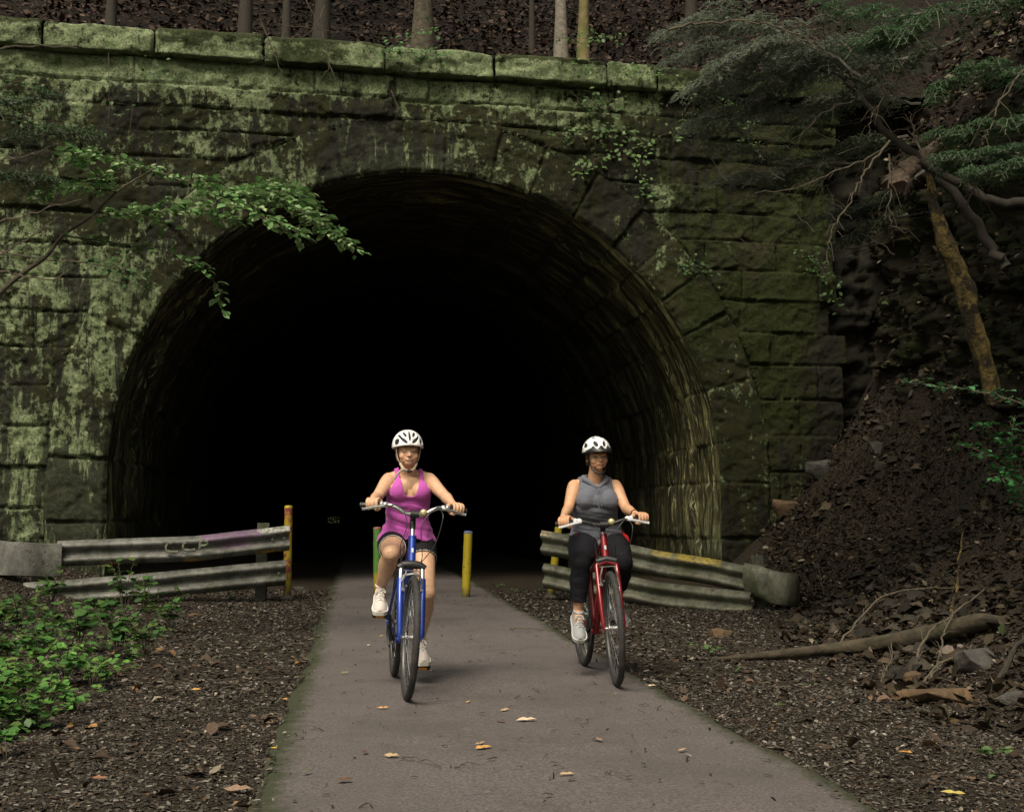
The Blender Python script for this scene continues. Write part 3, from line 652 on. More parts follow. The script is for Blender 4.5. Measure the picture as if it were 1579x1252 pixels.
# ================================================= GUARDRAILS AND POSTS
def rail_mat(name, base, moss, paint=None):
    m, nt, b = new_mat(name); h = N(nt); co = h.coord()
    c = h.mix(h.ramp(h.noise(5, 8, .75, h.coord('Object', (1, 1, .5))), .38, .62), [x * .45 for x in base], base)
    c = h.mix(h.mul(h.ramp(h.noise(2.2, 7, .75, co), .5, .66), .8), c, moss)
    c = h.mix(h.mul(h.ramp(h.noise(14, 7, .75, co), .54, .64), .75), c, (.040, .026, .014))
    a = h.attr('col'); c = h.mix(h.mul(a.outputs['Alpha'], h.ramp(h.noise(24, 6, .75, co), .40, .55)), c, a.outputs['Color'])
    h.l(c, b.inputs['Base Color']); b.inputs['Metallic'].default_value = .25; b.inputs['Roughness'].default_value = .6
    h.bump(h.noise(30, 6, .7, co), .35, .006, b); return m
M_RAIL_L = rail_mat('galvanised rail', (.165, .165, .15), (.034, .040, .018))
M_RAIL_R = rail_mat('mossy galvanised rail', (.16, .16, .12), (.040, .052, .014))
WPROF = [(.0, .155), (.018, .152), (.045, .125), (.078, .098), (.080, .085), (.078, .068), (.045, .040), (.004, .018), (.0, .0), (.004, -.018), (.045, -.040), (.078, -.068), (.080, -.085), (.078, -.098), (.045, -.125), (.018, -.152), (.0, -.155)]
def sweep_rail(path_pts, name, mat, parent, paint=None, prof=WPROF, step=.06, scale=1.0, dents=1.0, seed=1):
    """path_pts: list of (Vector centre of the beam); beam faces the camera (-Y)"""
    pts = np.array([list(p) for p in path_pts]); L = np.concatenate([[0], np.cumsum(np.linalg.norm(np.diff(pts, axis=0), axis=1))])
    t = np.arange(0, L[-1] + 1e-6, step); q = np.stack([np.interp(t, L, pts[:, k]) for k in range(3)], -1)
    tan = np.gradient(q, axis=0); tan /= np.linalg.norm(tan, axis=1, keepdims=True)
    out = np.cross(tan, np.array([0, 0, 1.0])); out /= np.linalg.norm(out, axis=1, keepdims=True)
    if out[:, 1].mean() > 0: out = -out
    pr = np.array(prof); full = np.concatenate([pr, (pr - np.array([.004, 0]))[::-1]])   # a front and a back skin
    K = len(full); T, KK = np.meshgrid(np.arange(len(t)), np.arange(K), indexing='ij')
    oo = full[:, 0][KK] * scale; zz = full[:, 1][KK] * scale
    dn = dents * (.022 * fbm(t[T] * 1.4, zz * 3, 0, seed, 3) ); dz = dents * .016 * fbm(t[T] * .9, zz * 0, 0, seed + 5, 3)
    V = q[T] + out[T] * (oo + dn)[..., None] + np.array([0, 0, 1.0]) * (zz + dz)[..., None]
    Fc = grid_faces(len(t), K); ends = []
    wrap = np.stack([np.arange(len(t) - 1) * K + K - 1, (np.arange(len(t) - 1) + 1) * K + K - 1, (np.arange(len(t) - 1) + 1) * K, np.arange(len(t) - 1) * K], -1)
    h2 = K // 2
    for base in (0, (len(t) - 1) * K):
        for k in range(h2 - 1): ends.append((base + k, base + k + 1, base + K - 2 - k, base + K - 1 - k))
    Fc = np.concatenate([Fc, wrap, np.array(ends)])
    c = np.zeros((len(t), K, 4))
    for (t0, t1, z0, z1, colr, al) in (paint or []):
        tt = t[T] / L[-1]; w = sstep(t0 - .03, t0, tt) * sstep(t1 + .03, t1, tt) * sstep(z0 - .01, z0, zz / scale) * sstep(z1 + .01, z1, zz / scale) * al
        k = w > c[..., 3]; c[k] = np.concatenate([np.broadcast_to(colr, (k.sum(), 3)), w[k][:, None]], 1)
    o = np_mesh(name, V.reshape(-1, 3), Fc, mat, parent, True, col=c.reshape(-1, 4))
    try: o.data.set_sharp_from_angle(angle=R(50))
    except Exception: pass
    return o
M_POST = basic('old steel post', (.08, .08, .062), .7, .2, .3, 12, .4, .004, dirt=(.06, .065, .03), dscale=7)
def ibeam(mb, x, y, z0, z1, w=.15, d=.10, ry=0, lean=0):
    M = Matrix.Rotation(ry, 3, 'Z') @ Matrix.Rotation(lean, 3, 'Y'); c = Vector((x, y, (z0 + z1) / 2))
    mb.box(c + M @ Vector((0, -d / 2, 0)), (w, .010, z1 - z0), M); mb.box(c + M @ Vector((0, d / 2, 0)), (w, .010, z1 - z0), M)
    mb.box(c, (.010, d - .012, z1 - z0 - .002), M)
# ---- left
gl = empty('guardrail', tuple(P(240, 900, 15.2))); tag(gl, 'grey double guardrail left of the path with purple paint and pale letters on top beam', 'guardrail', 'guardrails closing off the tunnel mouth')
def keep_world(o, par): o.parent = par; o.matrix_parent_inverse = Matrix.Translation(par.location).inverted(); return o
def mid(px, y0, y1, D): return P(px, (y0 + y1) / 2, D)
up = [mid(88, 837, 873, 14.9), mid(150, 834, 870, 15.0), mid(215, 830, 867, 15.05), mid(300, 828, 863, 15.15), mid(330, 825, 861, 15.2), mid(450, 811, 848, 15.5)]
purple = (.20, .09, .22); white = (.55, .55, .5); orange = (.55, .33, .06)
keep_world(sweep_rail(up, 'upper_beam', M_RAIL_L, None, [(.62, .86, .05, .16, purple, .75), (.70, .80, -.05, .05, purple, .5), (.86, .99, .10, .16, white, .8), (.55, .60, -.16, -.12, orange, .7), (.86, .93, -.15, -.11, orange, .8), (.2, .24, -.16, -.12, orange, .6)], seed=3), gl)
low = [mid(36, 903, 935, 14.7), mid(150, 893, 925, 14.9), mid(250, 885, 918, 15.05), mid(350, 876, 908, 15.25), mid(447, 867, 900, 15.45)]
keep_world(sweep_rail(low, 'lower_beam', M_RAIL_L, None, seed=4), gl)
FL = [(.0, .20), (.025, .19), (.04, .12), (.045, .0), (.04, -.12), (.025, -.19), (.0, -.20)]
c0 = mid(92, 836, 880, 14.86)
tp = [c0 + Vector((.04, -.02, 0)), c0 + Vector((-.15, -.05, -.01)), mid(40, 832, 886, 14.7), mid(12, 830, 890, 14.62), mid(0, 830, 891, 14.70), mid(-9, 830, 891, 14.85), mid(-8, 830, 891, 15.0), mid(2, 830, 891, 15.08)]
keep_world(sweep_rail(tp, 'flared_end', M_RAIL_L, None, prof=FL, dents=2.2, step=.04, seed=9), gl)
for px, D, yt, yb in ((61, 14.95, 838, 935), (405, 15.6, 806, 925)):
    mb = MB(); q = P(px, yt, D); ibeam(mb, q.x, q.y, gz(q.x, q.y) - .1, q.z, .13, .10, 0, .02); keep_world(mb.build('steel_post', M_POST, None, False), gl)
for px, py, D in ((52, 850, 14.62), (69, 850, 14.66), (52, 872, 14.62), (73, 871, 14.66), (420, 832, 15.36), (438, 830, 15.38), (60, 917, 14.72), (430, 884, 15.36)):
    mb = MB(); mb.ball(P(px, py, D), (.018, .012, .018), 8); keep_world(mb.build('bolt', M_POST, None), gl)
# pale sprayed letters on the upper beam (as on the rail)
M_SPRAY = basic('pale spray paint', (.15, .165, .12), .8, vary=.5, scale=60, dirt=(.06, .06, .05), dirt_at=(.45, .6), dscale=25)
def stroke(pts, D, w=.010):
    mb = MB(); mb.tube([P(x, y, d) for x, y, d in pts], w, 5, True, (1, .5)); return mb
letters = MB()
def SL(pl, D): letters.tube([P(a, b, D) for a, b in pl], .017, 6)
SL([(266, 837), (259, 838), (256, 843), (257, 849), (264, 851), (275, 850.5)], 14.98)
SL([(290, 836), (284, 838), (282, 843), (284, 847.5), (291, 848.5), (301, 847.5)], 15.00)
SL([(308, 848), (308.5, 842), (309, 835)], 15.02); SL([(309, 835), (315, 833.5), (320, 835), (320, 839), (315, 841), (309.5, 841)], 15.02)
ol = letters.build('painted_letters', M_SPRAY); keep_world(ol, gl)
# ---- right
gr = empty('guardrail', tuple(P(1010, 920, 15))); tag(gr, 'mossy double guardrail right of the path ending in a curled plate in the dirt bank', 'guardrail', 'guardrails closing off the tunnel mouth')
yel = (.42, .30, .03)
up = [mid(836, 817, 852, 15.7), mid(900, 827, 865, 15.5), mid(975, 840, 880, 15.2), mid(1040, 852, 893, 14.9), mid(1100, 862, 903, 14.6), mid(1160, 874, 917, 14.35)]
keep_world(sweep_rail(up, 'upper_beam', M_RAIL_R, None, [(.56, .62, .10, .16, yel, .7), (.68, .85, .09, .16, yel, .85), (.0, .03, .10, .16, (.5, .4, .25), .8)], seed=13), gr)
low = [mid(839, 872, 907, 15.65), mid(905, 884, 918, 15.4), mid(975, 890, 928, 15.1), mid(1005, 896, 935, 14.95), mid(1060, 905, 941, 14.7), mid(1165, 919, 956, 14.2)]
keep_world(sweep_rail(low, 'lower_beam', M_RAIL_R, None, seed=14), gr)
e0 = mid(1150, 872, 915, 14.32)
tp = [e0, mid(1175, 876, 921, 14.2), mid(1195, 881, 930, 14.1), mid(1210, 882, 935, 14.05), mid(1222, 882, 936, 14.12), mid(1227, 881, 935, 14.27), mid(1223, 880, 933, 14.42), mid(1210, 879, 930, 14.5), mid(1196, 878, 927, 14.45)]
keep_world(sweep_rail(tp, 'curled_end', M_RAIL_R, None, prof=FL, dents=1.8, scale=.95, seed=19, step=.03), gr)
for px, D, yt in ((1170, 14.5, 856), (884, 15.75, 822)):
    mb = MB(); q = P(px, yt, D); ibeam(mb, q.x, q.y, gz(q.x, q.y) - .1, q.z, .11, .10, .1, -.06); keep_world(mb.build('steel_post', M_POST, None, False), gr)

# ---- painted posts
def post_mat(name, c1, c2, at, spec=(.10, .09, .03), wear=.60):
    m, nt, b = new_mat(name); h = N(nt); co = h.coord(); x = h.n('ShaderNodeSeparateXYZ'); h.l(co, x.inputs[0])
    f = h.ramp(h.add(x.outputs[2], h.mul(h.math('SUBTRACT', h.noise(9, 6, .7, co), .5), .22)), at - .01, at + .01)
    c = h.mix(f, c1, c2); c = h.mix(h.ramp(h.noise(14, 7, .75, co), wear, wear + .06), c, spec)
    c = h.mix(h.ramp(h.add(x.outputs[2], h.mul(h.noise(7, 6, .7, co), -.25)), .12, -.10), c, (.055, .05, .02))
    h.l(c, b.inputs['Base Color']); b.inputs['Roughness'].default_value = .6; h.bump(h.noise(20, 6, .7, co), .4, .008, b); return m
def bollard(px, ytop, ybot, D, r, mat, label, lean=(0, 0), marks=None, zoff=0):
    b = P(px, ybot, D); g = gz(b.x, b.y); h = P(px, ytop, D).z - g
    o = empty('bollard', (b.x, b.y, g)); tag(o, label, 'bollard', 'painted steel posts across the tunnel mouth'); o.rotation_euler = (lean[0], lean[1], random.random())
    mb = MB(); pr = [(r * (1 + .03 * math.sin(k * 2.1)), -.15 + (h + .13) * k / 12) for k in range(13)] + [(r * .93, h), (r * .6, h + .008), (0.0001, h + .01)]
    mb.lathe(pr, n=20); mb.build('shaft', mat, o)
    mb = MB(); mb.lathe([(r * 1.9, -.02), (r * 1.75, .012), (r * 1.3, .03), (r * 1.02, .035)], n=16); mb.build('footing', M_DIRT, o)
    if marks: marks(o, h, r)
    return o
Y1, Y2 = (.36, .28, .008), (.3, .22, .02)
def cap(colr):
    def f(o, h, r):
        mb = MB(); mb.lathe([(r * 1.03, h - .018), (r * 1.03, h - .003), (r * .9, h + .012), (.0001, h + .016)], n=20); mb.build('cap', basic('cap paint', colr, .6, vary=.4), o)
    return f
bollard(718, 820, 921, 15.75, .055, post_mat('chipped yellow paint', Y1, Y1, 5, (.03, .03, .02), .585), 'chipped yellow post with a blue top standing on the path between the two riders', (-.01, .04), cap((.10, .13, .28)))
bollard(582, 814, 918, 15.9, .052, post_mat('green over yellow paint', (.28, .22, .012), (.08, .20, .03), .33, (.10, .14, .04), .66), 'green post with a yellow foot behind the elbow of the rider in pink', (0, -.01), cap((.25, .12, .08)))
bollard(443, 781, 906, 15.95, .052, post_mat('yellow and maroon paint', (.34, .27, .010), (.34, .23, .012), .6, (.22, .02, .05), .50), 'tall yellow post with maroon smears at the inner end of the left guardrail', (0, .0), cap((.5, .38, .02)))
bollard(849, 812, 921, 16.3, .05, post_mat('plain yellow paint', Y1, Y1, 5, (.2, .17, .02), .68), 'yellow post leaning behind the inner end of the right guardrail', (0, .12))
# ================================================= BICYCLES
def paint(name, col, rough=.28, metal=.35):
    m, nt, b = new_mat(name); h = N(nt); co = h.coord()
    c = h.mix(h.mul(h.ramp(h.noise(30, 6, .7, co), .58, .72), .35), col, [x * .4 + .03 for x in col]); h.l(c, b.inputs['Base Color'])
    b.inputs['Metallic'].default_value = metal; h.l(h.ramp(h.noise(14, 5, .6, co), .3, .7, rough, rough + .18), b.inputs['Roughness']); b.inputs['Coat Weight'].default_value = .6; b.inputs['Coat Roughness'].default_value = .12
    return m
M_BLUE = paint('blue enamel', (.012, .045, .32)); M_RED = paint('red enamel', (.20, .006, .012))
M_BLACK = basic('black plastic', (.018, .018, .020), .45, vary=.3, scale=60, spec=.5)
M_RUBBER = basic('tyre rubber', (.024, .023, .023), .75, vary=.3, scale=50, bump=.3, bdist=.001, dirt=(.060, .055, .05), dirt_at=(.5, .7), dscale=12)
M_ALU = basic('polished alloy', (.62, .62, .62), .28, .9, .12, 60)
M_SILVER = basic('satin alloy', (.45, .45, .46), .4, .7, .15, 60)
M_RIM = basic('dark rim alloy', (.10, .10, .10), .45, .6, .2, 60)
M_WHITEPL = basic('pale grey plastic', (.62, .62, .64), .4, .1, .1, 60)
M_ORANGE = basic('orange reflector', (.75, .25, .02), .3, vary=.1)
M_BELL = basic('brass-coloured bell', (.55, .48, .25), .35, .4, .15, 40)
M_CABLE = basic('black cable', (.02, .02, .02), .5)
M_REDREF = basic('red reflector', (.5, .02, .01), .3)
BBZ = .272
AX0 = Vector((0, -.5575, .330)); AXU = Vector((0, math.cos(R(71)), math.sin(R(71))))      # steering axis
def crv(pts, n=8):
    """Catmull-Rom through points (tuples of any length)"""
    p = [np.array(q, float) for q in pts]; p = [2 * p[0] - p[1]] + p + [2 * p[-1] - p[-2]]; out = []
    for i in range(1, len(p) - 2):
        for k in range(n):
            t = k / n; out.append(.5 * ((2 * p[i]) + (-p[i - 1] + p[i + 1]) * t + (2 * p[i - 1] - 5 * p[i] + 4 * p[i + 1] - p[i + 2]) * t * t + (-p[i - 1] + 3 * p[i] - 3 * p[i + 1] + p[i + 2]) * t ** 3))
    out.append(p[-2]); return out
def make_wheel(root, c, rear, rot=0.0, M=None, tyre_r=.021):
    w = empty('wheel', c, 0, root); 
    if M is not None: w.rotation_euler = M.to_euler()
    Rr = .345 - tyre_r
    mb = MB(); prof = []
    for k in range(20):
        a = 2 * math.pi * k / 20; rr_ = tyre_r * (1 + .04 * (k % 2) * (math.cos(a) > .3)); prof.append((Rr + rr_ * math.cos(a), rr_ * math.sin(a) * .95))
    mb.lathe(prof, axis='x', n=96, closed=True); mb.build('tyre', M_RUBBER, w, angle=80)
    mb = MB(); mb.lathe([(Rr - .012, -.012), (Rr - .030, -.010), (Rr - .034, 0), (Rr - .030, .010), (Rr - .012, .012), (Rr - .016, 0)], axis='x', n=72, closed=True); mb.build('rim', M_RIM, w)
    mb = MB(); hw = .048 if not rear else .060
    mb.lathe([(.004, -hw - .012), (.009, -hw - .010), (.009, -hw + .01), (.027, -hw + .018), (.027, -hw + .024), (.016, -hw + .03), (.015, hw - .03), (.027, hw - .024), (.027, hw - .018), (.009, hw - .01), (.009, hw + .010), (.004, hw + .012)], axis='x', n=18)
    mb.build('hub', M_ALU, w)
    mb = MB()
    for k in range(32):
        s_ = 1 if k % 2 else -1; a = 2 * math.pi * k / 32 + rot; a2 = a + (.45 if (k // 2) % 2 else -.45)
        mb.tube([(s_ * (hw - .02), .026 * math.sin(a2), .026 * math.cos(a2)), (0, (Rr - .03) * math.sin(a), (Rr - .03) * math.cos(a))], .0013, 4, False)
    mb.build('spokes', M_ALU, w)
    mb = MB(); a = .7 + rot; mb.box((.008, .2 * math.sin(a), .2 * math.cos(a)), (.008, .03, .06), Matrix.Rotation(-a, 3, 'X'), .003); mb.build('wheel_reflector', M_WHITEPL, w)
    return w
def make_bike(name, frame_mat, label, origin, heading, lean, steer, crank_a, fork_style, bar_mat, step=False, bell=(.05, .012), stem_h=.125):
    root = empty(name, origin, 0); root.rotation_euler = (0, R(lean), R(heading)); tag(root, label, 'bicycle', 'bicycles ridden out of the tunnel')
    BB = Vector((0, 0, BBZ)); RA = Vector((0, .44, .345)); FA = Vector((0, -.60, .345))
    h0 = AX0 + AXU * .455; h1 = AX0 + AXU * .60; seatc = Vector((0, .15, .68))
    mb = MB(); mb.tube([h0, h1], [.023, .022], 18)
    mb.lathe([(.026, 0), (.026, .012)], c=h0 - AXU * .012, n=18, M=AXU.to_track_quat('Z', 'Y').to_matrix()); mb.lathe([(.025, 0), (.025, .012)], c=h1, n=18, M=AXU.to_track_quat('Z', 'Y').to_matrix())
    dt = [h0 + AXU * .03, BB + Vector((0, -.01, .01))]
    mb.tube([dt[0], (dt[0] + dt[1]) / 2, dt[1]], [.022, .026, .024] if step else [.019, .021, .02], 16)
    mb.tube([h1 - AXU * .03, seatc + Vector((0, -.01, -.03))], .017, 14)
    mb.tube([BB, seatc + Vector((0, .015, .05))], .0165, 14)
    mb.lathe([(.021, -.034), (.021, .034)], c=BB, axis='x', n=18)
    for s_ in (-1, 1):
        mb.tube([BB + Vector((s_ * .022, .02, 0)), Vector((s_ * .045, .2, .32)), Vector((s_ * .062, .42, .343))], [.011, .010, .008], 8)
        mb.tube([seatc + Vector((s_ * .014, .0, .02)), Vector((s_ * .045, .28, .52)), Vector((s_ * .062, .43, .36))], [.008, .008, .008], 8)
        mb.box(RA + Vector((s_ * .062, 0, 0)), (.005, .035, .045))
    fr = mb.build('frame', frame_mat, root)
    mb = MB(); hm = h0.lerp(h1, .5); mb.box(hm + Vector((0, -.0235, 0)), (.016, .004, .030), Matrix.Rotation(R(-19), 3, 'X'), .002); mb.build('head_badge', M_ALU, fr)
    # saddle and post
    mb = MB(); mb.tube([seatc + Vector((0, .013, .03)), Vector((0, .205, .785))], .0135, 12); mb.build('seat_post', M_ALU, root)
    mb = MB(); V = []; ny = 14; nc = 16
    for i in range(ny):
        t = i / (ny - 1); y = .05 + .27 * t; w = .018 + .062 * sstep(.30, .95, t); th = .018 + .018 * t
        w = float(w) * (1 if t < .97 else .85); e = math.sqrt(max(0, 1 - (2 * t - 1) ** 8))
        for k in range(nc):
            a = 2 * math.pi * k / nc; V.append((w * math.cos(a) * max(e, .3), y, .815 - .008 * math.sin(math.pi * t) + float(th) * math.sin(a) * (1 if math.sin(a) > 0 else .8) * max(e, .3)))
    mb.add(V, [(i * nc + k, i * nc + (k + 1) % nc, (i + 1) * nc + (k + 1) % nc, (i + 1) * nc + k) for i in range(ny - 1) for k in range(nc)] + [tuple(range(nc)), tuple((ny - 1) * nc + k for k in range(nc - 1, -1, -1))])
    mb.build('saddle', M_BLACK, root)
    # rear wheel and drivetrain
    make_wheel(root, RA, True, .1)
    mb = MB()
    cr = []
    for k in range(96):
        a = 2 * math.pi * k / 96; r_ = .092 + (.003 if k % 2 else -.001); cr.append((r_, a))
    for xo in (-.046, -.043):
        pass
    vs = [(-.046, r_ * math.sin(a), r_ * math.cos(a)) for r_, a in cr] + [(-.043, r_ * math.sin(a), r_ * math.cos(a)) for r_, a in cr] + [(-.046, .070 * math.sin(a), .070 * math.cos(a)) for r_, a in cr] + [(-.043, .070 * math.sin(a), .070 * math.cos(a)) for r_, a in cr]
    fs = []
    for k in range(96):
        j = (k + 1) % 96; fs += [(k, j, 96 + j, 96 + k), (k, 192 + k, 192 + j, j), (96 + k, 96 + j, 288 + j, 288 + k), (192 + k, 288 + k, 288 + j, 192 + j)]
    vs = [tuple(BB + Vector(v)) for v in vs]; mb.add(vs, fs)
    for k in range(5):
        a = k * 2 * math.pi / 5 + .3; mb.tube([BB + Vector((-.044, 0, 0)), BB + Vector((-.044, .075 * math.sin(a), .075 * math.cos(a)))], .006, 6)
    mb.build('chainring', M_BLACK, root)
    mb = MB()
    for s_ in (1, -1):
        mb.tube([BB + Vector((-.0445, 0, s_ * .093)), RA + Vector((-.040, 0, s_ * .042))], .0035, 5, up=(1, 0, 0), flat=(1, .6))
    for r_, x in ((.042, -.040), (.038, -.036), (.032, -.032)): mb.lathe([(r_, x), (r_, x + .002), (.012, x + .002), (.012, x)], c=RA, axis='x', n=24, closed=True)
    mb.build('chain_and_sprockets', M_RUBBER, root)
    mb = MB(); mb.tube([RA + Vector((-.052, .0, -.02)), RA + Vector((-.05, .01, -.075)), RA + Vector((-.045, -.01, -.12)), RA + Vector((-.042, -.03, -.15))], [.010, .013, .010, .007], 8); mb.lathe([(.018, -.004), (.018, .004)], c=RA + Vector((-.04, -.012, -.085)), axis='x', n=12); mb.lathe([(.018, -.004), (.018, .004)], c=RA + Vector((-.04, -.03, -.145)), axis='x', n=12); mb.build('derailleur', M_BLACK, root)
    # chain guard disc and cranks;  image-left crank at angle crank_a (0 = forward, 90 = up)
    peds = []
    for s_ in (-1, 1):
        a = R(crank_a) + (0 if s_ < 0 else math.pi)
        e = BB + Vector((s_ * .082, -.165 * math.cos(a), .165 * math.sin(a)))
        mb = MB(); mb.tube([BB + Vector((s_ * .058, 0, 0)), BB.lerp(e, .5) + Vector((s_ * .035, 0, 0)), e], [.016, .012, .013], 10, flat=(1, .7)); mb.build('crank', M_BLACK if s_ < 0 else M_SILVER, root)
        pc = e + Vector((s_ * .062, 0, 0)); peds.append(pc)
        pd = empty('pedal', pc, 0, root); tl = R(18 if crank_a > 0 else 22); pd.rotation_euler = (tl, 0, 0)
        mb = MB(); mb.tube([(-s_ * .06, 0, 0), (s_ * .045, 0, 0)], .007, 8)
        for yy in (-.038, .038): mb.box((0, yy, 0), (.088, .010, .020), None, .003)
        for xx in (-.044, -.015, .015, .044): mb.box((xx, 0, 0), (.006, .068, .014))
        mb.build('pedal_body', M_BLACK, pd)
        mb = MB(); mb.box((0, -.0445, 0), (.05, .004, .013), None, .001); mb.build('reflector', M_ORANGE, pd)
    # steered assembly
    Ms = Matrix.Rotation(R(steer), 3, AXU)
    def st(v): return AX0 + Ms @ (Vector(v) - AX0)
    wf = make_wheel(root, st(FA), False, .25, Ms)
    crown = AX0 + AXU * .425
    sus = fork_style == 'sus'
    fk = MB(); lowr = .020 if sus else .015
    for s_ in (-1, 1):
        top = crown + Vector((s_ * .062, -.012, -.01)); mid_ = crown.lerp(FA, .35) + Vector((s_ * .064, -.012, 0)); end = FA + Vector((s_ * .062, -.004, .0))
        fk.tube([st(mid_ + (top - mid_) * (.55 if sus else 1)), st(mid_), st(end + Vector((0, 0, .03))), st(end)], [lowr, lowr, lowr * .85, lowr * .7], 14)
        fk.box(st(end + Vector((s_ * .0, .0, -.004))), (.008, .026, .034), Ms, .003)
    if not sus: fk.tube([st(crown + Vector((-.062, -.012, -.01))), st(crown + Vector((0, -.008, .012))), st(crown + Vector((.062, -.012, -.01)))], .019, 12)
    fork = fk.build('fork', frame_mat, root)
    mb = MB()
    if sus:
        for s_ in (-1, 1):
            top = crown + Vector((s_ * .062, -.012, .0)); mid_ = crown.lerp(FA, .35) + Vector((s_ * .064, -.012, 0)); mb = MB(); mb.tube([st(top), st(top.lerp(mid_, .5))], .0135, 12); mb.build('stanchion', M_ALU, fork)
        mb = MB()
        mb.tube([st(crown + Vector((-.078, -.012, -.005))), st(crown + Vector((-.05, -.012, .012))), st(crown + Vector((0, -.004, .016))), st(crown + Vector((.05, -.012, .012))), st(crown + Vector((.078, -.012, -.005)))], [.019, .022, .026, .022, .019], 12)
        mb.build('fork_crown', M_BLACK, fork); mb = MB()
        arcp = crown.lerp(FA, .16); mb.tube([st(arcp + Vector((-.062, -.03, -.03))), st(arcp + Vector((-.045, -.038, .015))), st(arcp + Vector((0, -.04, .026))), st(arcp + Vector((.045, -.038, .015))), st(arcp + Vector((.062, -.03, -.03)))], .0085, 8); mb.build('fork_arch', M_ALU, fork)
    else:
        mb.tube([st(crown + Vector((-.062, -.014, .012))), st(crown + Vector((0, -.012, .028))), st(crown + Vector((.062, -.014, .012)))], .020, 12); mb.build('fork_crown', M_BLACK, fork)
    # brake: two arms, noodle, pads
    mb = MB(); b0 = crown.lerp(FA, .27)
    for s_ in (-1, 1):
        pv = b0 + Vector((s_ * .050, -.045, -.02)); mb.tube([st(pv), st(pv + Vector((s_ * .004, -.012, .05))), st(pv + Vector((-s_ * .012, -.012, .105)))], [.008, .006, .005], 8)
        mb.lathe([(.010, -.012), (.010, .012)], c=st(pv), axis='y', n=10); mb.box(st(pv + Vector((-s_ * .018, .012, .02))), (.012, .05, .010), None, .002)
    tp = b0 + Vector((0, -.06, .088)); mb.tube([st(tp + Vector((-.055, 0, 0))), st(tp + Vector((.05, 0, 0)))], .0028, 6)
    mb.build('brake_arms', M_ALU, fork)
    # stem, bar
    s0 = h1 + AXU * .012; s1 = h1 + AXU * stem_h; bc = s1 + Vector((0, -.075, .022))
    mb = MB(); mb.tube([s0, s0 + AXU * min(.05, stem_h * .5)], .0135, 12); mb.build('steerer', M_ALU, root)
    mb = MB(); mb.tube([st(s0 + AXU * min(.045, stem_h * .4)), st(s1 - AXU * .01)], [.017, .018], 12); mb.tube([st(s1 - AXU * .015), st(s1.lerp(bc, .5) + Vector((0, 0, .004))), st(bc)], [.018, .016, .017], 12); mb.lathe([(.0205, -.026), (.0205, .026)], c=st(bc), axis='x', n=16); mb.build('stem', M_BLACK, root)
    gy_, gz_ = .055, (.040 if sus else .022); hbw = .31 if sus else .29
    bar = [(-hbw, bc.y + gy_ + .015, bc.z + gz_ - .004), (-.20, bc.y + gy_ - .02, bc.z + gz_ + .004), (-.13, bc.y + .008, bc.z + gz_ + .002), (-.06, bc.y, bc.z + .006), (-.03, bc.y, bc.z)]
    bar = bar + [(-x, y, z) for x, y, z in bar[::-1]]; bp = [st(q) for q in crv(bar, 6)]
    mb = MB(); mb.tube(bp, .0115, 10); hb = mb.build('handlebar', bar_mat, root)
    grips = []
    for s_ in (-1, 1):
        q = [Vector(b_) for b_ in (bar[:2] if s_ < 0 else bar[-2:][::-1])]; g0 = st(q[0]); g1 = st(q[0].lerp(q[1], 1.0)); gm = g0.lerp(g1, .98)
        d = (g1 - g0).normalized(); grips.append((g0, g1))
        mb = MB(); pr = [(.012, -.004), (.0185, -.003), (.0185, .004)] + [(.0160 + .0012 * (k % 2), .006 + k * .011) for k in range(9)] + [(.0190, .106), (.012, .110)]
        mb.lathe(pr, c=g0, n=16, M=d.to_track_quat('Z', 'Y').to_matrix()); mb.build('grip', M_BLACK, hb)
        # shifter pod and brake lever
        a0 = g0 + d * .122; mb = MB(); mb.ball(a0 + Vector((0, -.006, .003)), (.016, .020, .019), 12); mb.ball(a0 + d * .024 + Vector((0, -.008, .004)), (.020, .020, .014), 12); mb.build('shifter', M_WHITEPL if not sus else M_SILVER, hb)
        mb = MB(); l0 = a0 + Vector((0, -.028, -.004)); lv = [l0 + d * .035, l0 + d * .01 + Vector((0, -.014, -.002)), l0 - d * .035 + Vector((0, -.020, -.008)), l0 - d * .085 + Vector((0, -.018, -.016)), l0 - d * .118 + Vector((0, -.026, -.018))]
        mb.tube([tuple(q_) for q_ in crv([tuple(q_) for q_ in lv], 4)], [.010] * 4 + [.008] * 9 + [.0075] * 3 + [.009], 8, flat=(1, .7)); mb.build('brake_lever', M_ALU if sus else M_WHITEPL, hb)
    # bell (round, facing forward)
    mb = MB(); bq = st(bc + Vector((bell[0], -.018, bell[1]))); mb.lathe([(.0001, -.022), (.012, -.021), (.019, -.015), (.0215, -.006), (.0215, 0), (.008, .002), (.006, .012)], c=bq, axis='y', n=24); mb.build('bell', M_BELL, hb)
    # cables
    def cab(pts): m_ = MB(); m_.tube([tuple(v) for v in crv([tuple(p) for p in pts], 8)], .0026, 6); m_.build('cable', M_CABLE, root)
    gl_, gr_ = grips; L0 = gl_[0].lerp(gl_[1], 1.25) + Vector((.02, -.035, 0)); R0 = gr_[0].lerp(gr_[1], 1.25) + Vector((-.02, -.035, 0))
    cab([L0, L0 + Vector((.07, -.035, -.01)), bc + Vector((-.045, -.075, -.06)), crown + Vector((-.075, -.05, .12)), crown + Vector((-.065, -.06, .03)), st(tp + Vector((-.055, 0, .0)))])
    cab([R0, R0 + Vector((-.05, -.05, -.015)), bc + Vector((.04, -.08, -.07)), h0 + Vector((.055, -.045, .03)), h0 + Vector((.03, .03, -.05))])
    cab([R0 + Vector((.0, 0, -.01)), R0 + Vector((.01, -.05, -.06)), bc + Vector((.13, -.05, -.16)), h0 + Vector((.07, -.01, .02)), h0 + Vector((.025, .05, -.03))])
    return root, peds, grips, st
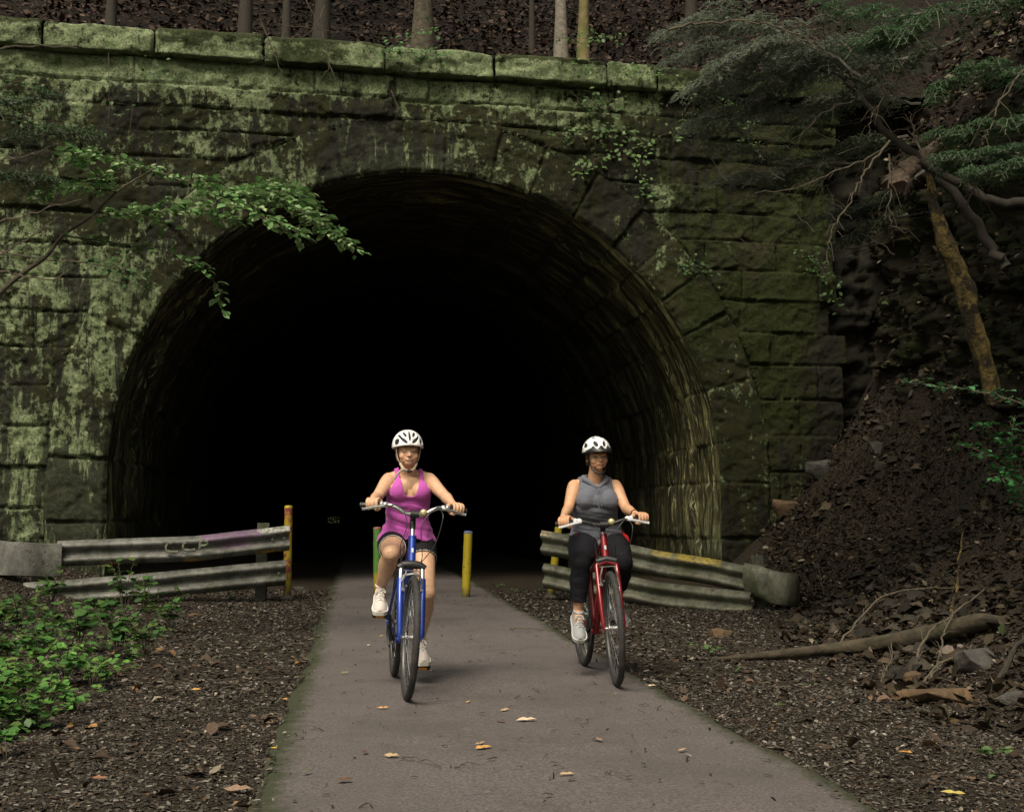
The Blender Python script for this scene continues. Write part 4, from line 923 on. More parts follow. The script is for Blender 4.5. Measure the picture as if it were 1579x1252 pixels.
def frame_of(origin, heading, lean=0):
    return Matrix.Translation(Vector(origin)) @ Matrix.Rotation(R(heading), 4, 'Z') @ Matrix.Rotation(R(lean), 4, 'Y')
zp = .034
OL, HL, LL = (-.691, 7.622, zp), 9.5, 3.0
OR, HR, LR = (.556, 8.20, zp), 7.4, -1.6
bikeL, pedL, gripL, stL = make_bike('bicycle', M_BLUE, 'blue bicycle with a suspension fork ridden by the woman in the pink tank top', OL, HL, LL, 1.0, 70, 'sus', M_ALU)
bikeR, pedR, gripR, stR = make_bike('bicycle', M_RED, 'dark red bicycle with black handlebar ridden by the woman in the grey hooded top', OR, HR, LR, -4.3, -10, 'rigid', M_BLACK, True, (.045, .016), .055)
# ================================================= PEOPLE
def PL(Mf, px, py, yl):
    """local coordinates (in frame Mf) of the point on the ray of photo pixel (px,py) whose local y is yl"""
    Mi = Mf.inverted(); a = Mi @ P(px, py, 1.0); b = Mi @ P(px, py, 20.0); t = (yl - a.y) / (b.y - a.y); return a.lerp(b, t)
def limb(mb, pts, rad, n=20, flat=(1, 1), up=None, sub=6):
    """rounded tapered limb: spline through pts with radii"""
    q = [tuple(p) + (r,) for p, r in zip(pts, rad)]; c = crv(q, sub); P_ = [Vector(k[:3]) for k in c]; r_ = [float(k[3]) for k in c]
    d0 = (P_[0] - P_[1]).normalized(); d1 = (P_[-1] - P_[-2]).normalized(); f = min(flat)
    pre = [P_[0] + d0 * r_[0] * f * math.sin(a) for a in (R(88), R(65), R(40), R(18))]; prr = [r_[0] * math.cos(a) for a in (R(88), R(65), R(40), R(18))]
    po = [P_[-1] + d1 * r_[-1] * f * math.sin(a) for a in (R(18), R(40), R(65), R(88))]; por = [r_[-1] * math.cos(a) for a in (R(18), R(40), R(65), R(88))]
    mb.tube(pre + P_ + po, prr + r_ + por, n, True, flat, up); return mb
def loft(mb, secs, n=32, sub=5, power=2.2):
    """secs: (x,y,z,rx,ry,tilt) horizontal-ish superellipse slices"""
    c = crv(secs, sub); vs = []; m = len(c)
    for (x, y, z, rx, ry, tl) in c:
        for k in range(n):
            a = 2 * math.pi * k / n; ca, sa = math.cos(a), math.sin(a); rr_ = (abs(ca) ** power + abs(sa) ** power) ** (-1 / power)
            yy = ry * rr_ * sa; vs.append((x + rx * rr_ * ca, y + yy * math.cos(tl), z + yy * math.sin(tl)))
    fs = [(i * n + k, i * n + (k + 1) % n, (i + 1) * n + (k + 1) % n, (i + 1) * n + k) for i in range(m - 1) for k in range(n)]
    fs += [tuple(range(n - 1, -1, -1)), tuple((m - 1) * n + k for k in range(n))]; mb.add(vs, fs); return mb
def remesh(mb, voxel, smooth=4, factor=.5):
    me = bpy.data.meshes.new('tmp'); me.from_pydata(mb.v, [], mb.f); me.update()
    bm = bmesh.new(); bm.from_mesh(me); bmesh.ops.recalc_face_normals(bm, faces=bm.faces); bm.to_mesh(me); bm.free()
    o = bpy.data.objects.new('tmp', me); COL.objects.link(o)
    r = o.modifiers.new('r', 'REMESH'); r.mode = 'VOXEL'; r.voxel_size = voxel; r.adaptivity = 0
    if smooth: s = o.modifiers.new('s', 'SMOOTH'); s.factor = factor; s.iterations = smooth
    dg = bpy.context.evaluated_depsgraph_get(); dg.update(); m2 = bpy.data.meshes.new_from_object(o.evaluated_get(dg))
    V = np.empty(len(m2.vertices) * 3); m2.vertices.foreach_get('co', V); V = V.reshape(-1, 3)
    n = len(m2.polygons); lt = np.empty(n, int); m2.polygons.foreach_get('loop_total', lt); ls = np.empty(n, int); m2.polygons.foreach_get('loop_start', ls)
    lv = np.empty(len(m2.loops), int); m2.loops.foreach_get('vertex_index', lv); q = ls[lt == 4]; Fq = lv[q[:, None] + np.arange(4)]
    bpy.data.objects.remove(o); bpy.data.meshes.remove(me); bpy.data.meshes.remove(m2)
    return V, Fq
def vnormals(V, Fc):
    a, b, c, d = [V[Fc[:, k]] for k in range(4)]; fn = np.cross(c - a, d - b); Nn = np.zeros_like(V)
    for k in range(4): np.add.at(Nn, Fc[:, k], fn)
    return Nn / (np.linalg.norm(Nn, axis=1, keepdims=True) + 1e-12)
def cut(V, Fc, keepv):
    k = keepv[Fc].all(1); Fc = Fc[k]; u, inv = np.unique(Fc, return_inverse=True); return V[u], inv.reshape(-1, 4), u
def relax_border(V, Fc, it=6):
    """smooth the open border of a cut cloth so that hems run clean"""
    e = np.concatenate([Fc[:, [0, 1]], Fc[:, [1, 2]], Fc[:, [2, 3]], Fc[:, [3, 0]]]); es = np.sort(e, 1); key = es[:, 0].astype(np.int64) * (len(V) + 1) + es[:, 1]
    u, idx, cnt = np.unique(key, return_index=True, return_counts=True); be = es[idx[cnt == 1]]
    V = V.copy()
    for _ in range(it):
        s = np.zeros_like(V); c = np.zeros(len(V)); np.add.at(s, be[:, 0], V[be[:, 1]]); np.add.at(s, be[:, 1], V[be[:, 0]]); np.add.at(c, be[:, 0], 1); np.add.at(c, be[:, 1], 1)
        m = c > 0; V[m] = .5 * V[m] + .5 * s[m] / c[m][:, None]
    return V
def solid(o, th):
    m = o.modifiers.new('thickness', 'SOLIDIFY'); m.thickness = th; m.offset = 1.0; return o

def hand(mb, wrist, bar_c, bar_d, s_, fr=.0082, lever=False):
    """fist closed round a bar. bar_c: bar point under the palm's middle, bar_d: unit vector along the bar towards its outer end;
    s_ = -1 image left. Forward is -y."""
    d = bar_d.normalized(); fw = Vector((0, -1, 0)); fw = (fw - d * fw.dot(d)).normalized(); upv = Vector((0, 0, 1)); upv = (upv - d * upv.dot(d) - fw * upv.dot(fw)).normalized()
    def q(a, f, u_): return bar_c + d * a + fw * f + upv * u_
    offs = [-.031, -.0105, .0095, .028]; lens = [.95, 1.03, 1.0, .84]; rr_ = [fr * 1.03, fr * 1.05, fr, fr * .9]
    # palm: from the wrist to the knuckles, lying over the bar's back and top
    for a_, l_, r_ in zip(offs, lens, rr_):
        kn = q(a_, -.004, .037 - .003 * abs(a_) / .03)
        limb(mb, [wrist.lerp(q(a_ * .7, -.06, .026), .55) + Vector((0, 0, .002)), q(a_ * .85, -.045, .028), kn], [.016, .0145, .0115], 12, sub=4)
        f1 = q(a_ * 1.02, .027 * l_, .026); f2 = q(a_ * 1.02, .0345 * l_, .001); f3 = q(a_ * 1.0, .021 * l_, -.021)
        limb(mb, [kn, f1, f2, f3], [r_ * 1.22, r_ * 1.12, r_ * 1.0, r_ * .88], 12, sub=5)
    # thumb leaves the palm's inner side and passes under the bar
    limb(mb, [q(-.036, -.050, .018), q(-.046, -.026, .006), q(-.040, .000, -.022), q(-.026, .020, -.029)], [.0150, .0125, .0105, .0090], 12, sub=5)
    limb(mb, [wrist, q(.0, -.045, .012)], [.024, .021], 14, (1.0, .8))
HS = .94
def head_parts(mb, c, Mh, jaw=1.0):
    def q(x, y, z): return c + Mh @ (Vector((x, y, z)) * HS)
    def el(x, y, z, r): mb.ball(q(x, y, z), tuple(k * HS for k in r), 20, Mh)
    el(0, .018, .012, (.0735, .090, .088)); el(0, -.026, -.024, (.0625, .060, .066)); el(0, -.034, -.050, (.0485 * jaw, .052, .048)); el(0, -.058, -.079, (.026 * jaw, .025, .023))
    for s_ in (-1, 1):
        el(s_ * .035 * jaw, -.055, -.038, (.024, .021, .025)); el(s_ * .028 * jaw, -.034, -.062, (.025, .036, .026))
        el(s_ * .072, .012, -.022, (.008, .017, .027)); el(s_ * .026, -.072, .010, (.026, .013, .010))
        el(s_ * .030, -.0695, -.011, (.0135, .0125, .011))
    limb(mb, [q(0, -.080, .0), q(0, -.090, -.020), q(0, -.098, -.032)], [.0065, .0075, .0092], 12); el(-.009, -.090, -.035, (.007, .008, .006)); el(.009, -.090, -.035, (.007, .008, .006))
    el(0, -.082, -.0575, (.023, .009, .0052)); el(0, -.081, -.066, (.020, .009, .0058))
def skin_cols(V, c, Mh, base, lip, brow, iris, teeth=False, lash=(.05, .035, .025)):
    L = (V - np.array(c)) @ np.array(Mh) / HS                  # into head space
    col = np.tile(np.array(base, float), (len(V), 1))
    col *= (1 + .05 * fbm(V[:, 0] * 25, V[:, 1] * 25, V[:, 2] * 25, 3, 3))[:, None]
    near = np.linalg.norm(L, axis=1) < .2; fr = near & (L[:, 1] < -.045)
    def put(mask, cc, a=1.0): col[mask] = col[mask] * (1 - a) + np.array(cc) * a
    x, z = L[:, 0], L[:, 2]
    for s_ in (-1, 1):
        xx = s_ * x
        put(fr & (((xx - .036) / .022) ** 2 + ((z + .040) / .018) ** 2 < 1), np.array(base) * (1.04, .90, .87), .35)
        put(fr & (np.abs(z - (.0105 + .004 * np.cos((xx - .03) / .018))) < .0036) & (xx > .013) & (xx < .047), brow, .65)
        e = ((xx - .030) / .0150) ** 2 + ((z + .0115) / .0052) ** 2
        put(fr & (e < 1.0) , (.24, .19, .16)); put(fr & ((xx - .030) ** 2 + (z + .0110) ** 2 < .0058 ** 2) & (e < 1.1), iris)
        put(fr & (np.abs(z + .0115 - .0052 * np.sqrt(np.clip(1 - ((xx - .030) / .0165) ** 2, 0, 1))) < .0017) & (np.abs(xx - .030) < .0165), lash, .8)
        put(fr & (((x - s_ * .0075) / .0030) ** 2 + ((z + .0405) / .0018) ** 2 < 1), np.array(base) * .45)
    put(fr & (np.abs(x) < .0250) & (np.abs(z + .0615) < .0088 * (1 - (x / .0275) ** 2)), lip, .75)
    put(fr & (np.abs(x) < .021) & (np.abs(z + .0612) < .0014), np.array(lip) * .35)
    if teeth: put(fr & (np.abs(x) < .019) & (np.abs(z + .0610) < .0034 * (1 - (x / .021) ** 2)), (.10, .04, .035)); put(fr & (np.abs(x) < .015) & (np.abs(z + .0600) < .0018), (.55, .50, .44))
    return np.clip(col, 0, 1)
def skin_mat():
    m, nt, b = new_mat('skin'); h = N(nt); a = h.attr('col').outputs['Color']; x = h.n('ShaderNodeHueSaturation'); h.l(a, x.inputs['Color']); h.l(h.ramp(h.noise(45, 5, .6, h.coord()), .3, .7, .9, 1.08), x.inputs['Value'])
    h.l(x.outputs[0], b.inputs['Base Color']); b.inputs['Roughness'].default_value = .48; b.inputs['Specular IOR Level'].default_value = .4
    b.inputs['Subsurface Weight'].default_value = .12; b.inputs['Subsurface Radius'].default_value = (.012, .004, .002); b.inputs['Subsurface Scale'].default_value = 1.0
    h.bump(h.noise(120, 3, .5, h.coord()), .12, .001, b); return m
M_SKIN = skin_mat()
def cloth(name, col, rough=.9, heather=.0, weave=500, sheen=.15):
    m, nt, b = new_mat(name); h = N(nt); co = h.coord()
    c = h.mix(h.ramp(h.noise(520, 3, .7, co), .35, .65), [x * (1 - heather) for x in col], [min(1, x * (1 + heather)) for x in col]); c = h.mix(h.ramp(h.noise(5, 4, .5, co), .3, .7), [x * .85 for x in col], c) if heather < .2 else c
    h.l(c, b.inputs['Base Color']); b.inputs['Roughness'].default_value = rough; b.inputs['Specular IOR Level'].default_value = .2; b.inputs['Sheen Weight'].default_value = sheen if sum(col) > .1 else 0.0
    h.bump(h.noise(weave, 2, .5, co), .25, .0008, b); return m
M_HELM = basic('white helmet shell', (.80, .80, .82), .3, vary=.03, coat=.4)
M_HELMIN = basic('helmet foam', (.02, .02, .022), .8)
M_HAIRL = basic('light brown hair', (.12, .065, .030), .6, vary=.5, scale=90, bump=.6, bdist=.003)
M_HAIRD = basic('dark brown hair', (.035, .020, .012), .55, vary=.5, scale=90, bump=.6, bdist=.003)

def helmet(parent, c, Mh, kind):
    """shell over the skull with vents cut right through, black foam inside"""
    h = empty('helmet', (0, 0, 0), 0, parent)
    def surf(th, ph, k=1.0):
        # ph azimuth (0 = front), th polar from the top
        x = math.sin(th) * math.sin(ph); y = -math.sin(th) * math.cos(ph); z = math.cos(th)
        rx, ry, rz = .100, .137, .108
        p_ = Vector((x * rx * k, y * ry * k + .014, z * rz * k + .016)); return p_ * HS
    nt_, np_ = 72, 200; th = np.linspace(.001, 1, nt_); V = []
    rim = lambda ph: 1.60 + .14 * math.cos(ph) * -1 + (.10 if kind == 'a' else .06) * math.cos(2 * ph) * -.4
    for i in range(nt_):
        for j in range(np_):
            ph = 2 * math.pi * j / np_; t = th[i] * rim(ph); p_ = surf(t, ph)
            if kind == 'a':     # raised ribs between the vents
                rb = .004 * math.cos(ph * 8) * math.sin(min(t, 1.5)) ; p_ = p_ * (1 + rb / .11)
            V.append(p_)
    Vn = np.array([list(v) for v in V]); Vn_ = Vn / HS; x, y, z = Vn_[:, 0], Vn_[:, 1], Vn_[:, 2] - .016
    ax = np.abs(x); 
    def slot(cx, cz, hx, hz, rot, front=True):
        m_ = (y < .03) if front else (y > .03)
        u_ = (ax - cx) * math.cos(rot) + (z - cz) * math.sin(rot); w_ = -(ax - cx) * math.sin(rot) + (z - cz) * math.cos(rot)
        return m_ & ((np.abs(u_ / hx)) ** 2.0 + (np.abs(w_ / hz)) ** 2.2 < 1)
    if kind == 'a':
        hole = slot(0, .070, .0085, .032, 0) | slot(.030, .078, .0070, .018, R(-28)) | slot(.038, .040, .0085, .028, R(-48)) | slot(.080, .028, .010, .019, R(22)) | slot(.060, .062, .0055, .014, R(-35))
        hole |= slot(0, .05, .009, .04, 0, False) | slot(.04, .05, .010, .034, R(20), False) | slot(.078, .03, .010, .026, R(25), False)
    else:
        hole = slot(.032, .058, .0125, .020, R(-18)) | slot(.030, .099, .012, .0040, R(-12)) | slot(.088, .046, .007, .015, R(15))
        hole |= slot(0, .05, .010, .03, 0, False) | slot(.045, .05, .012, .03, R(20), False)
    Vw = (np.array(Mh) @ Vn.T).T + np.array(c); Fc = grid_faces(nt_, np_); F2 = []
    Fw = np.stack([np.arange(nt_ - 1) * np_ + np_ - 1, np.arange(nt_ - 1) * np_, (np.arange(nt_ - 1) + 1) * np_, (np.arange(nt_ - 1) + 1) * np_ + np_ - 1], -1)
    Fc = np.concatenate([Fc, Fw]); v2, f2, u_ = cut(Vw, Fc, ~hole); v2 = relax_border(v2, f2, 5)
    o = np_mesh('shell', v2, f2, M_HELM, h); solid(o, .007).modifiers[0].offset = -1
    bv = [ (np.array(Mh) @ np.array(list(surf(th[i] * (rim(2 * math.pi * j / 64) + .02), 2 * math.pi * j / 64, .93)))) + np.array(c) for i in range(0, nt_, 3) for j in range(64)]
    g = grid_faces(nt_ // 3, 64); gw = np.stack([np.arange(nt_ // 3 - 1) * 64 + 63, np.arange(nt_ // 3 - 1) * 64, (np.arange(nt_ // 3 - 1) + 1) * 64, (np.arange(nt_ // 3 - 1) + 1) * 64 + 63], -1)
    o = np_mesh('foam_liner', np.array(bv), np.concatenate([g, gw]), M_HELMIN, h); solid(o, .016).modifiers[0].offset = -1
    # rim band
    mb = MB(); pts = [c + Mh @ surf(rim(2 * math.pi * j / 48) + .015, 2 * math.pi * j / 48, .985) for j in range(49)]
    mb.tube(pts, .0062 if kind == 'a' else .0055, 6, False); mb.build('rim_band', M_HELM if kind == 'a' else M_HELMIN, h)
    if kind == 'b':           # dark visor with a notched upper edge
        vv = []; ff = []; nn = 41
        for j in range(nn):
            ph = R(-62 + 124 * j / (nn - 1)); t1 = rim(ph) + .02; notch = .19 + .12 * math.cos(ph * 11.4) * (1 if abs(ph) < .75 else 0) - .10 * float(sstep(.7, 1.05, abs(ph)))
            a = surf(t1, ph, 1.02) + Vector((0, -.030 * math.cos(ph) ** 2, -.010)); b_ = surf(t1 - .05, ph, 1.045); d_ = surf(t1 - notch, ph, 1.035)
            e_ = surf(t1, ph, .97)
            vv += [c + Mh @ a, c + Mh @ b_, c + Mh @ d_]
        for j in range(nn - 1): ff += [(j * 3, j * 3 + 3, j * 3 + 4, j * 3 + 1), (j * 3 + 1, j * 3 + 4, j * 3 + 5, j * 3 + 2)]
        mb = MB(); mb.add(vv, ff); o = mb.build('visor', M_BLACK, h); solid(o, .004)
    return h
def shoe(name, parent, ankle, toe_dir, mat, sole_mat, lace_mat, s_, L=.245):
    """trainer: toe_dir unit vector heel->toe; ankle joint above the heel"""
    f = toe_dir.normalized(); r = Vector((1, 0, 0)); r = (r - f * r.dot(f)).normalized(); u_ = r.cross(f); u_ = u_ if u_.z > 0 else -u_
    sh = empty(name, tuple(ankle), 0, parent)
    def q(a, b, c_): return f * a + r * b + u_ * c_
    # length stations from the heel (-.06) to the toe (.185): half width, height, sole
    st_ = [(-.068, .018, .050), (-.060, .030, .085), (-.035, .036, .098), (0, .037, .096), (.035, .037, .080), (.070, .040, .062), (.105, .045, .050), (.140, .044, .041), (.165, .036, .034), (.180, .020, .024)]
    n = 16; vs = []
    st2 = crv(st_, 3)
    for a, w, hh in st2:
        for k in range(n):
            t = 2 * math.pi * k / n; cx = math.cos(t); sx = math.sin(t)
            zz = (hh * sx if sx > 0 else .014 * sx); vs.append(q(a, w * (abs(cx) ** .75) * (1 if cx > 0 else -1) * (1 - .38 * max(sx, 0) ** 1.5), -.088 + .018 + zz))
    m = len(st2); mb = MB(); mb.add(vs, [(i * n + k, i * n + (k + 1) % n, (i + 1) * n + (k + 1) % n, (i + 1) * n + k) for i in range(m - 1) for k in range(n)] + [tuple(range(n - 1, -1, -1)), tuple((m - 1) * n + k for k in range(n))])
    mb.build('upper', mat, sh)
    vs = []; n2 = 4
    for a, w, hh in st2:
        ww = w + .004; tz = .010 * max(0, (a - .11) / .07) ** 2
        for (bx, bz) in ((-ww, .0), (ww, .0), (ww * .95, -.026), (-ww * .95, -.026)): vs.append(q(a + .003, bx, -.088 + .020 + bz + tz))
    mb = MB(); mb.add(vs, [(i * 4 + k, i * 4 + (k + 1) % 4, (i + 1) * 4 + (k + 1) % 4, (i + 1) * 4 + k) for i in range(m - 1) for k in range(4)] + [(3, 2, 1, 0), tuple((m - 1) * 4 + k for k in range(4))])
    mb.build('sole', sole_mat, sh, angle=35)
    mb = MB()
    for k in range(5):
        a = .035 + k * .016; hh = np.interp(a, [x_[0] for x_ in st_], [x_[2] for x_ in st_]); sg_ = 1 if k % 2 else -1
        mb.tube([q(a, -.024 * sg_, -.072 + hh * .86), q(a + .006, 0, -.066 + hh * 1.0), q(a + .012, .024 * sg_, -.073 + hh * .84)], .0028, 5)
    for sg_ in (-1, 1): mb.tube([tuple(v_) for v_ in crv([tuple(q(.034, 0, .016)), tuple(q(.045, sg_ * .022, .018)), tuple(q(.060, sg_ * .030, .004)), tuple(q(.046, sg_ * .014, .010))], 4)], .0026, 5)
    mb.build('laces', lace_mat, sh)
    mb = MB(); mb.lathe([(.030, .0), (.034, .006), (.034, .014), (.029, .018)], n=18, c=u_ * .008 - f * .006, M=u_.to_track_quat('Z', 'Y').to_matrix()); mb.build('collar', mat, sh)
    return sh
def rider(label, Mf, J, head_tilt, skin, hairmat, clothes, helm, kind, group='cyclists riding out of the tunnel'):
    root = empty('person', (0, 0, 0)); root.matrix_world = Mf; tag(root, label, 'person', group)
    mb = MB(); V_ = Vector
    hip, ch, nb, hd = J['hip'], J['chest'], J['neck'], J['head']; bust = J.get('bust', 1.0); wd = J.get('wide', 1.0)
    secs = [(hip.x, hip.y + .02, hip.z - .085, .10 * wd, .075, 0), (hip.x, hip.y + .01, hip.z - .02, .165 * wd, .118, 0), (hip.x, hip.y - .01, hip.z + .06, .155 * wd, .112, .1),
            (hip.x * .6 + ch.x * .4, hip.y * .6 + ch.y * .4, hip.z * .6 + ch.z * .4 + .01, .126 * wd, .095, .15), (ch.x, ch.y + .005, ch.z - .05, .132 * wd, .100, .25), (ch.x, ch.y, ch.z + .03, .142 * wd, .102, .25),
            (ch.x * .5 + nb.x * .5, ch.y * .35 + nb.y * .65, nb.z - .055, .135 * wd, .075, .3), (nb.x, nb.y, nb.z - .01, .070, .058, .35)]
    torso = MB(); loft(torso, secs); busts = []
    for s_ in (-1, 1): busts.append((V_((ch.x + s_ * .066 * wd, ch.y - .078, ch.z + .002)), (.060 * bust, .055 * bust, .060 * bust)))
    mb.v += torso.v; mb.f += torso.f
    for c_, r_ in busts: mb.ball(c_, r_, 20)
    mb.ball(V_((ch.x, ch.y - .052, ch.z + .040)), (.085, .052, .060), 20)
    limb(mb, [nb + V_((0, .01, -.03)), nb.lerp(hd, .42), hd + V_((0, .022, -.05))], [.054, .0455, .046], 20)
    for s_, k in ((-1, 'L'), (1, 'R')):
        sh, el, wr, kn, an = J['sh' + k], J['el' + k], J['wr' + k], J['kn' + k], J['an' + k]
        limb(mb, [nb + V_((s_ * .02, .01, -.012)), nb.lerp(sh, .55) + V_((0, .008, .006)), sh + V_((0, 0, .002))], [.034, .036, .040], 16)        # trapezius
        dl = (el - sh); limb(mb, [sh, sh + dl * .22, sh + dl * .55, el - dl * .08, el], [.047, .047, .040, .034, .034], 20)
        df = (wr - el); limb(mb, [el, el + df * .25, el + df * .6, wr], [.034, .037, .030, .0225], 20, (1, .92))
        limb(mb, [ch + V_((s_ * .085 * wd, .0, .03)), sh + V_((-s_ * .01, -.005, -.02))], [.055, .044], 16)
        hp = hip + V_((s_ * .085 * wd, 0, -.01)); dt_ = kn - hp
        limb(mb, [hp, hp + dt_ * .3, hp + dt_ * .65, kn - dt_ * .10, kn], [.092 * wd, .086 * wd, .070 * wd, .056, .054], 24)
        ds_ = an - kn; back = V_((0, .018, 0))
        limb(mb, [kn, kn + ds_ * .12 + back * .3, kn + ds_ * .34 + back, kn + ds_ * .65 + back * .4, an + V_((0, .008, .02)), an], [.053, .050, .055, .041, .031, .032], 24)
        limb(mb, [an, an + J['toe' + k] * .03 + V_((0, 0, -.045))], [.031, .028], 14)
        g0, g1 = J['grip' + k]; gd = (g0 - g1).normalized(); hand(mb, wr, J['hc' + k], gd, s_)
    Mh = Matrix.Rotation(R(head_tilt[2]), 3, 'Z') @ Matrix.Rotation(R(head_tilt[0]), 3, 'X') @ Matrix.Rotation(R(head_tilt[1]), 3, 'Y')
    head_parts(mb, hd, Mh, J.get('jaw', 1.0))
    V, Fc = remesh(mb, .0034, 5, .5)
    col = skin_cols(V, hd, Mh, *skin)
    o = np_mesh('body', V, Fc, M_SKIN, root, col=col)
    # hair: cap under the helmet, sides, tail
    hb = MB(); 
    def q(x, y, z): return hd + Mh @ (V_((x, y, z)) * HS)
    hb.ball(q(0, .026, .010), (.076, .090, .080), 24, Mh)
    for s_ in (-1, 1):
        limb(hb, [q(s_ * .066, -.018, .030), q(s_ * .0735, -.008, .0), q(s_ * .071, .012, -.030), q(s_ * .062, .040, -.062)], J.get('hair_side', [.013, .012, .015, .018]), 12)
    limb(hb, [q(0, .095, -.01), q(0, .125, -.06), q(.01, .12, -.14), q(.015, .10, -.20)], [.030, .034, .028, .012], 14)
    Vh, Fh = remesh(hb, .005, 3); Lh = (Vh - np.array(hd)) @ np.array(Mh)
    kp = ~((Lh[:, 1] < -.020) & (np.abs(Lh[:, 0]) < .060)) & ~(Lh[:, 1] < -.045); Vh, Fh, _ = cut(Vh, Fh, kp)
    Vh = Vh + vnormals(Vh, Fh) * (.0018 * fbm(Lh[_][:, 0] * 160, Lh[_][:, 1] * 60, Lh[_][:, 2] * 25, 2, 3))[:, None]
    np_mesh('hair', Vh, Fh, hairmat, root)
    helmet(root, hd + Mh @ V_((0, .004, .009)), Mh, helm)
    return root, torso, busts, secs, Mh, q
def to_person(Mf, Mb, p): return Mf.inverted() @ (Mb @ Vector(p))

# ---------------------------------------------------------------- left rider
MfL = frame_of((OL[0], OL[1], 0), HL); MbL = frame_of(OL, HL, LL)
def jL(px, py, y): return PL(MfL, px, py, y)
gpl = [[to_person(MfL, MbL, p) for p in g] for g in gripL]
ppl = [to_person(MfL, MbL, p) for p in pedL]
J = dict(hip=Vector((.060, .20, .895)), chest=jL(630, 758, .095), neck=jL(630, 729, .085), head=jL(629, 694, .005), bust=.95, wide=.97, jaw=1.10, hair_side=[.009, .010, .010, .012],
         shL=jL(600, 740, .10), shR=jL(661, 740, .10), elL=jL(581, 767, -.085), elR=jL(686, 765, -.08), knL=jL(603, 853, -.215), knR=jL(658, 915, -.09))
for k, g in (('L', gpl[0]), ('R', gpl[1])):
    J['grip' + k] = g; J['hc' + k] = g[0].lerp(g[1], .60 if k == 'L' else .50)
    J['wr' + k] = J['hc' + k] + Vector((.006 if k == 'L' else -.010, .088, .030))
J['toeL'] = Vector((-.06, -.88, -.42)).normalized(); J['toeR'] = Vector((.06, -.93, -.32)).normalized()
for k, p in (('L', ppl[0]), ('R', ppl[1])):
    t = J['toe' + k]; u_ = Vector((0, t.z, -t.y)).normalized() ; u_ = u_ if u_.z > 0 else -u_
    J['an' + k] = p + u_ * .112 - t * .115
skinL = ((.58, .35, .225), (.50, .20, .16), (.20, .12, .06), (.08, .06, .045), True)
personL, torsoL, bustL, secsL, MhL, qL = rider('woman in a magenta tank top and black shorts riding the blue bicycle, helmet strap dangling', MfL, J, (4, 0, 2), skinL, M_HAIRL, None, 'a', 'a')
print('L thigh', (J['knL'] - J['hip']).length, (J['anL'] - J['knL']).length, (J['knR'] - J['hip']).length, (J['anR'] - J['knR']).length, 'arm', (J['elL'] - J['shL']).length, (J['wrL'] - J['elL']).length, (J['elR'] - J['shR']).length, (J['wrR'] - J['elR']).length)
M_PINK = cloth('magenta heather jersey', (.47, .09, .40), .85, .30)
M_SHORT = cloth('black shorts fabric', (.010, .010, .012), .8, .1); M_TRIM = cloth('white trim', (.70, .70, .72), .8)
M_SHOEW = cloth('pale pink-white mesh', (.62, .55, .52), .8, .08); M_SOLE = basic('white rubber sole', (.72, .69, .64), .6, vary=.1, dirt=(.30, .26, .22), dirt_at=(.55, .75), dscale=30); M_LACE = cloth('white lace', (.72, .70, .68), .8)
def torso_cloth(secs, busts, grow, zlo, zhi, flare, J, wd=1.0):
    mb = MB(); s2 = []
    for (x, y, z, rx, ry, tl) in secs[:-1]:
        f = np.clip((zhi - z) / (zhi - zlo), 0, 1) ** 2 * flare; s2.append((x, y, z, rx + grow + f, ry + grow + f * .9, tl))
    x, y, z, rx, ry, tl = secs[-1]; s2.append((x, y, z + .012, rx + grow + .01, ry + grow + .008, tl)); loft(mb, s2)
    for c_, r_ in busts: mb.ball(c_ + Vector((0, -.001, 0)), tuple(k + grow + .001 for k in r_), 20)
    mb.ball(Vector((J['chest'].x, J['chest'].y - .053, J['chest'].z + .040)), (.085 + grow, .052 + grow, .060 + grow), 20)
    a, b_ = busts[0][0], busts[1][0]; limb(mb, [a + Vector((0, -.006, -.01)), b_ + Vector((0, -.006, -.01))], [busts[0][1][0] * .86, busts[0][1][0] * .86], 16)
    for s_, k in ((-1, 'L'), (1, 'R')):
        sh = J['sh' + k]; nb = J['neck']; ch = J['chest']
        limb(mb, [nb + Vector((s_ * .02, .01, -.010)), nb.lerp(sh, .55) + Vector((0, .008, .006)), sh + Vector((0, 0, .002))], [.034 + grow, .036 + grow, .040 + grow], 16)
        limb(mb, [ch + Vector((s_ * .085 * wd, .0, .03)), sh + Vector((-s_ * .01, -.005, -.02))], [.055 + grow, .044 + grow], 16)
    return mb
mb = torso_cloth(secsL, bustL, .006, .82, 1.15, .013, J, .97)
V, Fc = remesh(mb, .0042, 14)
cx = J['chest'].x; nk = J['neck']; x = V[:, 0] - cx; y = V[:, 1]; z = V[:, 2]; front = y < J['chest'].y + .01
zsc = J['chest'].z
neckline = np.where(front, zsc - .030 + (np.abs(x) / .048) ** 4 * .060, nk.z - .05)
strap = np.abs(x); ax_edge = .125 - .037 * sstep(zsc - .005, zsc + .075, z)
armh = (strap < ax_edge) | (z < zsc - .004)
hem = .915 - .020 * sstep(.04, .16, np.abs(x)) + .006 * np.sin(x * 55)
inneck = (z < neckline) | (strap > np.where(front, .061, .058))
keep = inneck & armh & (z > hem) & (strap < .20)
V0, F0, u0 = cut(V, Fc, keep); V0 = relax_border(V0, F0, 10); Nn = vnormals(V0, F0)
f_ = (.008 * fbm(V0[:, 0] * 9, V0[:, 1] * 9, V0[:, 2] * 5, 5, 3) + .010 * np.sin(V0[:, 0] * 60 + 4 * fbm(V0[:, 0] * 6, V0[:, 1] * 6, V0[:, 2] * 6, 7, 2)) * sstep(1.03, .90, V0[:, 2])
      + .010 * fbm(V0[:, 0] * 10 + V0[:, 2] * 22, V0[:, 1] * 4, V0[:, 2] * 14, 8, 2) * sstep(1.22, 1.12, V0[:, 2]))
